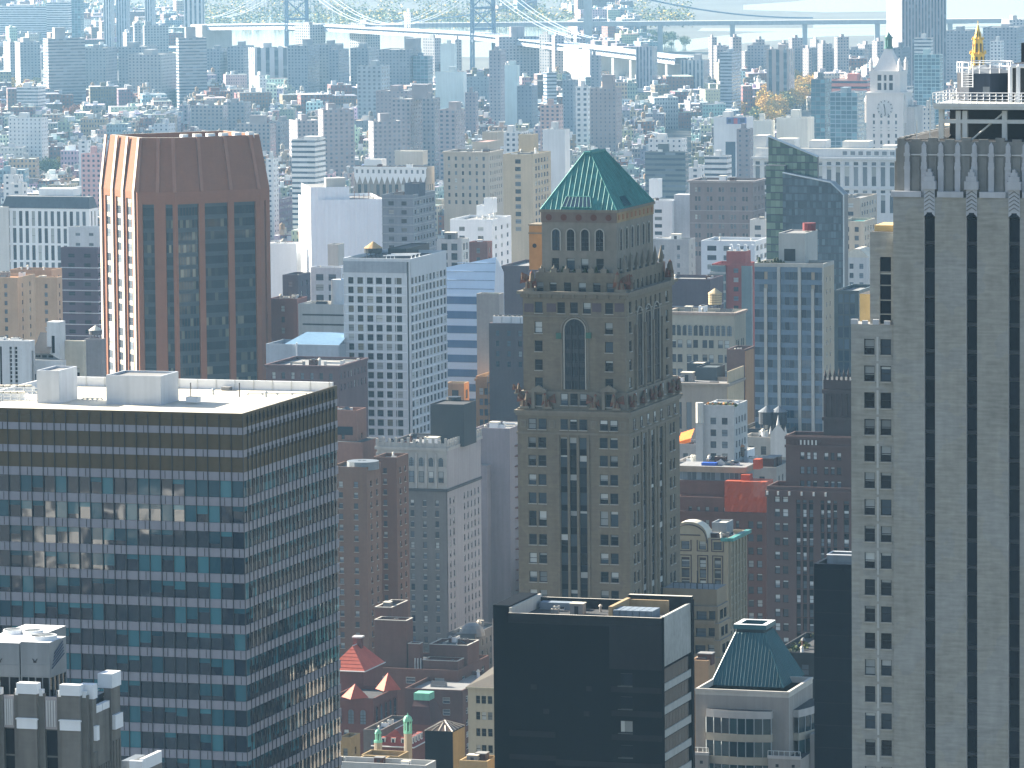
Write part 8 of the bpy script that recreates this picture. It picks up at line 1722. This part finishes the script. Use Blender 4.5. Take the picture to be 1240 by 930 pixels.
def cabz(x):
    if 0 <= x <= span: t = (x-span/2)/(span/2); return zd+7+(zT-zd-7)*t*t
    t = (-x if x < 0 else x-span)/Ls
    if t > 1: return None
    return zT+(zd+4-zT)*t-12*4*t*(1-t)
for y in (-hw*.94,-hw*.45,hw*.45,hw*.94):
    m = MB(); p = None
    for i in range(81):
        x = -Ls+(span+2*Ls)*i/80; z = cabz(x); 
        if z is None: p = None; continue
        if p: m.bar(p,(x,y,z),.30,0)
        p = (x,y,z)
    m.build('cable', [bd], ro)
m = MB()
for y in (-hw*.94,hw*.94):
    for i in range(90):
        x = -Ls+(span+2*Ls)*(i+.5)/90; z = cabz(x)
        if z: m.bar((x,y,dz(x)+4),(x,y,z),.16,0,3)
m.build('suspenders', [bs], ro, kind='stuff')
for q0, q1 in ((-Ls-18,-Ls+14),(span+Ls-10,span+Ls+22)): m = MB(); m.box(q0,q1,-19,19,0,dz(q0)+3,0); m.build('anchorage', [M('anchorage_stone', (.40,.38,.36))], ro)
m = MB()
for i in range(5): x = -Ls-40-i*36; m.box(x-2,x+2,-12,12,0,dz(x)-4.3,0)
m.build('approach_pier', [concrete], ro)
# ---- the older stone bridge beyond
A = at(712,30,6500); ro = empty('stone_bridge', (A.x,A.y,0), rad(-3)); tag(ro, 'hazy stone-towered suspension bridge farther down the river', 'bridge')
zA = 84; m = MB()
for y in (-11,0,11): m.box(-5,5,y-2.6,y+2.6,0,zA,0)
m.box(-6,6,-14,14,zA-12,zA,0,bottom=True); m.box(-6,6,-14,14,30,38,0,bottom=True); m.box(-7,7,-15,15,zA+.003,zA+4,0); m.build('stone_tower', [M('bridge_granite', (.40,.40,.40))], ro)
m = MB(); m.box(-260,640,-13,13,33,38.5,0,bottom=True); m.build('deck', [M('bridge_granite',(1,1,1))], ro)
for i in range(6): x = 90+i*90; m = MB(); m.box(x-3,x+3,-10,10,0,32.99,0); m.build('pier', [M('bridge_granite',(1,1,1))], ro)
for y in (-12,12):
    m = MB(); p = None
    for i in range(25): t = i/24; x = -250*t; z = zA+(44-zA)*(1-(1-t)**2); q = (x,y,z); 
    p = None
    for s, Lx in ((-1,245),(1,280)):
        p = None
        for i in range(19): t = i/18; q = (s*Lx*t,y,(zA+3)-(zA-38)*(1-(1-t)**2)); (m.bar(p,q,.55,0) if p else None); p = q
    m.build('cable', [bs], ro)
# ================================================================ rows of low houses, trees
def inside(x, y, mg=3.0):
    for O, e1, e2, w, d in FOOT:
        vx, vy = x-O.x, y-O.y; a = vx*e1.x+vy*e1.y; c = vx*e2.x+vy*e2.y
        if -mg < a < w+mg and -mg < c < d+mg: return True
    return False
LANDM = [(0,120,'the white ribbed block'),(120,330,'the chestnut tower'),(330,470,'the wrapped building'),(470,610,'the beige hotel'),(610,670,'the tan apartment tower'),(670,790,'the green pyramid roof'),(790,930,'the old brown office'),(930,1025,'the slanted glass tower'),(1025,1240,'the white clock tower')]
WALLC = [('red-brick',(.20,.085,.065)),('brown-brick',(.17,.10,.08)),('grey',(.30,.30,.31)),('cream',(.46,.41,.34)),('white',(.62,.62,.61)),('tan',(.38,.29,.21)),('plum',(.16,.10,.11)),('blue-grey',(.22,.26,.30))]
ROOFC = [('white',(.80,.80,.79)),('silver',(.62,.63,.65)),('pale grey',(.42,.42,.42)),('grey',(.24,.24,.25)),('black',(.06,.06,.065)),('sand-coloured',(.50,.42,.32))]
RR = random.Random(77)
THINGS, stuffm = [], MB()
def house(mb, w, d, h, wc, rc, R, fine):
    pv = R.choice((3.2,3.6,3.9)); pu = R.choice((2.4,2.9,3.4)); st = R.choice((0,0,0,2))
    cbox(mb,0,w,0,d,0,h,c4(wc),c4(rc),pu,pv,.7 if fine else 0,st,1,False)
    feats = []
    for k in range(R.choice((1,2,2,3)) if w > 7 else 1):
        bw, bd_, bh = R.uniform(2,min(6,w*.4)), R.uniform(2,min(7,d*.35)), R.uniform(1.6,4.2); x, y = R.uniform(.5,w-bw-.5), R.uniform(.5,d-bd_-.5)
        mb.col = c4(R.choice((wc,(.55,.55,.54),(.7,.7,.69),(.25,.25,.26)))); mb.box(x,x+bw,y,y+bd_,h-.7 if fine else h,h+bh,1)
        mb.col = c4(R.choice(((.75,.75,.74),(.3,.3,.31),(.08,.08,.08)))); mb.face([(x-.1,y-.1,h+bh+.01),(x+bw+.1,y-.1,h+bh+.01),(x+bw+.1,y+bd_+.1,h+bh+.01),(x-.1,y+bd_+.1,h+bh+.01)],1)
    for k in range(R.choice((0,1,2,3))):
        x, y = R.uniform(.8,w-1.8), R.uniform(.8,d-2); mb.col = c4(R.choice(((.8,.8,.8),(.6,.6,.6),(.4,.4,.42)))); mb.box(x,x+R.uniform(.6,1.6),y,y+R.uniform(.6,1.8),h-.7 if fine else h,h+R.uniform(.3,1.3),1)
    tank = R.random() < (.22 if h > 18 else .05)
    if tank:
        x, y = R.uniform(2,w-2), R.uniform(2,d-2); mb.col = c4(R.choice(((.22,.14,.08),(.3,.27,.23),(.12,.11,.1))))
        for a in range(4): mb.bar((x+1.2*math.cos(a*1.57),y+1.2*math.sin(a*1.57),h-.7),(x+1.2*math.cos(a*1.57),y+1.2*math.sin(a*1.57),h+3),.14,1)
        mb.cyl(x,y,h+3,h+6,1.7,8,1); mb.cone(x,y,h+6,h+7.4,1.9,8,1)
    return tank
def near_tree(x, y, r):
    px, py = proj(Vector((x,y,14)))
    if 892 < px < 995 and 84 < py < 157 and py > 150-.72*(px-900)-10: return True
    for (a,b,n,sx,sy_,ks,wh_) in CLUSTERS:
        if ((px-a)/(sx*1.1))**2+((py-b-2)/(sy_*1.2+4))**2 < 1: return True
    i, j = int(x//25), int(y//25)
    return any((x-a)**2+(y-b)**2 < r*r for u in (i-1,i,i+1) for v in (j-1,j,j+1) for a, b in TPTS.get((u,v),()))
SKIP = []
def rows(ang, ymin, ymax, bw, bd, lots, hts, test, sc=1.0):
    ca, sa = math.cos(ang), math.sin(ang); e1 = Vector((ca,sa,0)); e2 = Vector((-sa,ca,0)); N_ = int(ymax*1.25/bd)+3
    for j in range(-N_//3, N_):
        for i in range(-14, 15):
            cx, cy = i*bw, j*bd; c = e1*cx+e2*cy
            if c.y < ymin-250 or c.y > ymax+250 or abs(c.x) > c.y*.125+260: continue
            for row in (0,1):
                x = 0
                while x < bw-22:
                    w = min(RR.choice(lots)*RR.uniform(.85,1.15), bw-22-x); dp = (bd-17)*.5*RR.uniform(.62,.98); y = 0 if row == 0 else (bd-17)-dp
                    P = e1*(cx+x)+e2*(cy+y); ctr = P+e1*w/2+e2*dp/2; x += w+.05
                    if w < 4.5: continue
                    if not (ymin < ctr.y < ymax) or abs(ctr.x) > ctr.y*.104+15 or not test(ctr): continue
                    h = RR.choice(hts)*RR.uniform(.82,1.18)
                    if any(inside(q.x,q.y,2) for q in (P,P+e1*w,P+e2*dp,P+e1*w+e2*dp,ctr)): continue
                    if near_tree(ctr.x, ctr.y, 6+max(w,dp)*.5): continue
                    SKIP.append((P, w, dp, h, ang))
EST = lambda P: 4700 < P.y < 5600
# trees
LEAF = [M('leaf_'+n, c, .8, .35) for n, c in (('yellow',(.55,.37,.06)),('gold',(.62,.40,.09)),('olive',(.17,.18,.06)),('green',(.08,.12,.04)),('rust',(.33,.15,.08)))]
bark = M('bark', (.10,.08,.06))
def tree_mesh(seed, leaf, n=480):
    R = random.Random(seed); t = MB(); t.bar((0,0,0),(0,0,4.5),.35,0,7,.22); lobes = []
    for k in range(6): a = k*1.05+R.uniform(-.3,.3); p = (math.cos(a)*R.uniform(1.6,3.2),math.sin(a)*R.uniform(1.6,3.2),R.uniform(5.5,9.5)); t.bar((0,0,3.2+k*.25),p,.16,0,5,.06); lobes.append((Vector(p),R.uniform(1.5,2.6)))
    lobes.append((Vector((0,0,10)),2.2)); c = MB()
    for k in range(n):
        p, r = R.choice(lobes); v = Vector((R.gauss(0,1),R.gauss(0,1),R.gauss(0,.8))).normalized()*r*R.uniform(.55,1.1); q = p+v; s = R.uniform(.32,.66); u = Vector((R.uniform(-1,1),R.uniform(-1,1),R.uniform(-1,1))).normalized()*s; w_ = u.cross(Vector((R.uniform(-1,1),R.uniform(-1,1),R.uniform(-1,1))).normalized())
        if w_.length < .05: continue
        c.face([q-u,q-w_*.8,q+u,q+w_*.8],0)
    return t.mesh('trunk',[bark]), c.mesh('crown',[leaf])
TM = [tree_mesh(31+i, LEAF[i % 5]) for i in range(10)]; TN = ['yellow','golden','olive','dark green','rust-red']
NTREE = 0; TPTS = {}
def tree(P, k, s, where):
    global NTREE
    if inside(P.x,P.y,2): return
    TPTS.setdefault((int(P.x//25),int(P.y//25)),[]).append((P.x,P.y)); ro = empty('tree', P, random.uniform(0,6.28)); ro.scale = (s*1.15,s*1.15,s); inst(TM[k][0],'trunk',ro); inst(TM[k][1],'crown',ro); NTREE += 1
    tag(ro, f'{TN[k%5]} autumn tree {where}', 'tree', 'autumn trees '+where)
RT_ = random.Random(5)
PARK = [(910,128),(925,118),(945,108),(968,98),(985,93)]
for i in range(118):       # the square of yellow trees
    t = RT_.random(); f = t*4; k = min(3,int(f)); a, c = PARK[k], PARK[k+1]; x = a[0]+(c[0]-a[0])*(f-k); y = a[1]+(c[1]-a[1])*(f-k)
    P = atz(x+RT_.uniform(-2,34)*(.75 if t > .2 else 1.0), y+RT_.uniform(-3,26)*(.9), 8); P.z = 0
    tree(P, RT_.choice((0,1,0,1,1,2,5,6)), RT_.uniform(1.35,2.0), 'in the park left of the white clock tower')
CLUSTERS = ((135,118,9,14,4,(2,7,0),'under the dark far tower blocks'),(88,136,8,14,4,(4,9,4),'among the far left low roofs'),(30,110,12,26,7,(0,2,7),'at the foot of the balconied far block'),(50,205,14,26,7,(2,7,3,0),'behind the dark mansard roof'),(692,140,10,14,5,(0,1,5),'left of the brown far slab'),(335,100,8,12,5,(2,0,7),'beside the lit white houses'),(385,116,8,16,4,(2,7,3),'under the far bridge-side blocks'),(62,164,5,10,3,(0,1),'among the low roofs left of the chestnut tower'),(815,48,16,26,8,(2,3,7),'by the bridge approach near the river'),(815,85,6,14,4,(2,0),'before the river estate'),(300,220,6,8,5,(2,3),'behind the chestnut tower'),(1010,88,8,20,3,(2,0,7),'above the orange netted site'),(345,172,6,8,6,(3,2),'between the mauve slabs'),(890,133,8,14,4,(0,1),'left end of the park'))
for (x,y,n,sx,sy_,ks,wh_) in CLUSTERS:
    for i in range(n): P = atz(x+RT_.gauss(0,sx*.55), y+RT_.gauss(0,sy_*.55), 7); P.z = 0; tree(P, RT_.choice(ks), RT_.uniform(.9,1.5), wh_)
wm = MB()                 # woods beyond the river
for i in range(1500):
    P = atz(RT_.uniform(-10,840), RT_.choice((RT_.uniform(-2,30),RT_.uniform(18,36))), 0)
    r = RT_.uniform(5,11)
    for k in range(14):
        q = P+Vector((RT_.gauss(0,r*.6),RT_.gauss(0,r*.6),RT_.uniform(2,13))); u = Vector((RT_.uniform(-1,1),RT_.uniform(-1,1),RT_.uniform(-.6,.6)))*RT_.uniform(1.2,2.4); v = u.cross(Vector((RT_.uniform(-1,1),RT_.uniform(-1,1),1))).normalized()*RT_.uniform(1.2,2.4); wm.face([q-u,q-v,q+u,q+v],RT_.choice((0,1,1,2)))
tag(wm.build('distant_woods', [LEAF[2],LEAF[3],LEAF[0]], None, 'stuff'), 'hazy wooded shore beyond the bridges', 'woods')
# orange netted building site left of the clock tower
o,w,dd,h = far('low building site wrapped in orange-red netting left of the clock tower', 1002, 1050, 1060, 97, 3820, (.55,.12,.08), 'r', pu=60, pv=4, lab='netted_site', cat='building site')
print('trees', NTREE)
for i in range(62):      # street trees among the low roofs
    P = atz(RT_.uniform(0,1060), RT_.uniform(92,235), 9); P.z = 0; tree(P, RT_.choice((0,2,2,7,0,5,1,3)), RT_.uniform(.8,1.3), 'among the low roofs of the far city')
rows(G, 1380, 3350, 270, 79, (7.5,7.5,9,12,15,18,22,28), (14,16,17,18,20,22,24,28,33,38), lambda P: not (P.y < 1620 and 540 < proj(P)[0] < 645))
rows(rad(-2), 3350, 4650, 210, 74, (7,8,9,12,15,18), (13,15,16,17,18,20,22,26), lambda P: True)
rows(rad(8), 4650, 5450, 190, 85, (9,14,20,26), (12,15,18,22,26,32), lambda P: RR.random() < .92)
rows(rad(14), 6100, 8300, 230, 85, (12,16,24,40), (9,12,14,18,28), lambda P: P.x < 180 and RR.random() < .6 and not (225 < proj(P)[0] < 705 and proj(P)[1] > 14))
# which can be seen: cast from the camera on what stands already
import mathutils
from mathutils.bvhtree import BVHTree
bpy.context.view_layer.update()
occ = []
for O, e1, e2, w, d in FOOT: pass
dg = bpy.context.evaluated_depsgraph_get()
def seen(P, w, dp, h, ang):
    e1 = Vector((math.cos(ang),math.sin(ang),0)); e2 = Vector((-math.sin(ang),math.cos(ang),0)); n = 0
    for a, c, z in ((.2,.1,h),(.8,.1,h),(.5,.5,h+.5),(.5,0,h*.75),(.5,.95,h+.5)):
        q = P+e1*w*a+e2*dp*c+Z*z; px, py = proj(q)
        if not (-5 < px < 1245 and -5 < py < 935): continue
        v = q-CAM; L = v.length; hit = SC.ray_cast(dg, CAM, v/L, distance=L-2)[0]
        n += not hit
    return n
SKIP.sort(key=lambda s: s[0].y)
NT = 0; DUP = {}
for (P, w, dp, h, ang) in SKIP:
    wn, wc = RR.choices(WALLC, (4,5,5,5,3,4,2,3))[0]; rn, rc = RR.choices(ROOFC, (3,4,4,5,5,2))[0]
    wc = tuple(min(.8,c*RR.uniform(.8,1.25)) for c in wc); rc = tuple(c*RR.uniform(.8,1.1) for c in rc)
    thing = NT < 290 and P.y < 4600 and seen(P,w,dp,h,ang) >= 2
    mb = MB(); tank = house(mb,w,dp,h,wc,rc,RR,thing or P.y < 2600)
    if thing:
        NT += 1; o = mb.build('low_building',[c_punch,c_roof,c_small]); o.location = P; o.rotation_euler = (0,0,ang)
        px, py = proj(P+Z*h); lm = next((t for a,c,t in LANDM if a <= px < c), 'the roofs at the edge'); big = 'broad' if w > 17 else 'narrow' if w < 8.5 else 'mid-width'
        tall = 'tall' if h > 26 else 'low' if h < 16.5 else 'mid-height'; rel = ('behind','beyond','far beyond')[min(2,int(max(0,P.y-1800)//700))] if P.y > 1800 else 'in front of'
        lb = f'{big} {tall} {wn} house, {rn} roof' + (' with tank' if tank else '') + f' {rel} {lm}'
        tag(o, lb, 'building', 'low buildings in the sea of roofs')
    else: stuffm.add(mb, Matrix.Translation(P) @ Matrix.Rotation(ang,4,'Z'))
print('low houses', len(SKIP), 'things', NT)
o = stuffm.build('distant_rooftops', [c_punch,c_roof,c_small], None, 'stuff'); tag(o, 'sea of hazy low rooftops stretching away to the river', 'rooftops')
# ---- unseen towers added so their sun-turned roof houses brighten the glass bands by reflection
def neighbour(px, py, L, w, hgt, d, col, lab, st):
    P = at(px, py, 752); v = (P-CAM).normalized(); n = Vector((math.sin(G),-math.cos(G),0)); r = v-n*2*v.dot(n); Q = P+r*L
    e1 = Vector((math.cos(G),math.sin(G),0)); e2 = Vector((-math.sin(G),math.cos(G),0)); O = Q-e1*(w/2+6)-e2*(d); zr = Q.z-hgt/2
    m = MB(); cbox(m,0,w+12,0,d+8,0,zr,c4(col),c4((.06,.06,.06)),3.2,3.6,.8,0,1); o = m.build('office_tower',[CF[st],c_roof]); o.location = (O.x,O.y,0); o.rotation_euler = (0,0,G); tag(o,lab,'office tower','added out-of-frame towers, mirrored in the glass bands')
    m = MB(); m.box(-w/2,w/2,-d/2,d/2,-.8,hgt,0); r_ = m.build('roof_house',[white],o); r_.location = (w/2+6,d/2+2,zr); r_.rotation_euler = (0,0,rad(28))
for a in ((195,622,170,15,4.2,8,(.10,.13,.16),'added blue-grey tower out of frame, white roof house mirrored in the glass bands','p'),(85,662,230,20,13,9,(.12,.12,.13),'added dark tower out of frame at left, tall white roof house for its reflection','p'),(20,700,300,14,5,9,(.10,.13,.16),'second added blue-grey tower out of frame, farthest left, for its reflection','p')):
    neighbour(*a)
# ================================================================ the air
hz = MB(); hz.box(-4400,4400,-3100,14600,-1,262,0,bottom=True)
hm = bpy.data.materials.new('haze_air'); hm.use_nodes = True; ht = hm.node_tree; ht.nodes.remove(ht.nodes['Principled BSDF'])
pv_ = ht.nodes.new('ShaderNodeVolumePrincipled'); pv_.inputs['Color'].default_value = HAZE_COLOR; pv_.inputs['Density'].default_value = HAZE_DENSITY; pv_.inputs['Anisotropy'].default_value = .30
ht.links.new(pv_.outputs[0], ht.nodes['Material Output'].inputs['Volume'])
hz.build('haze', [hm], None, 'stuff')
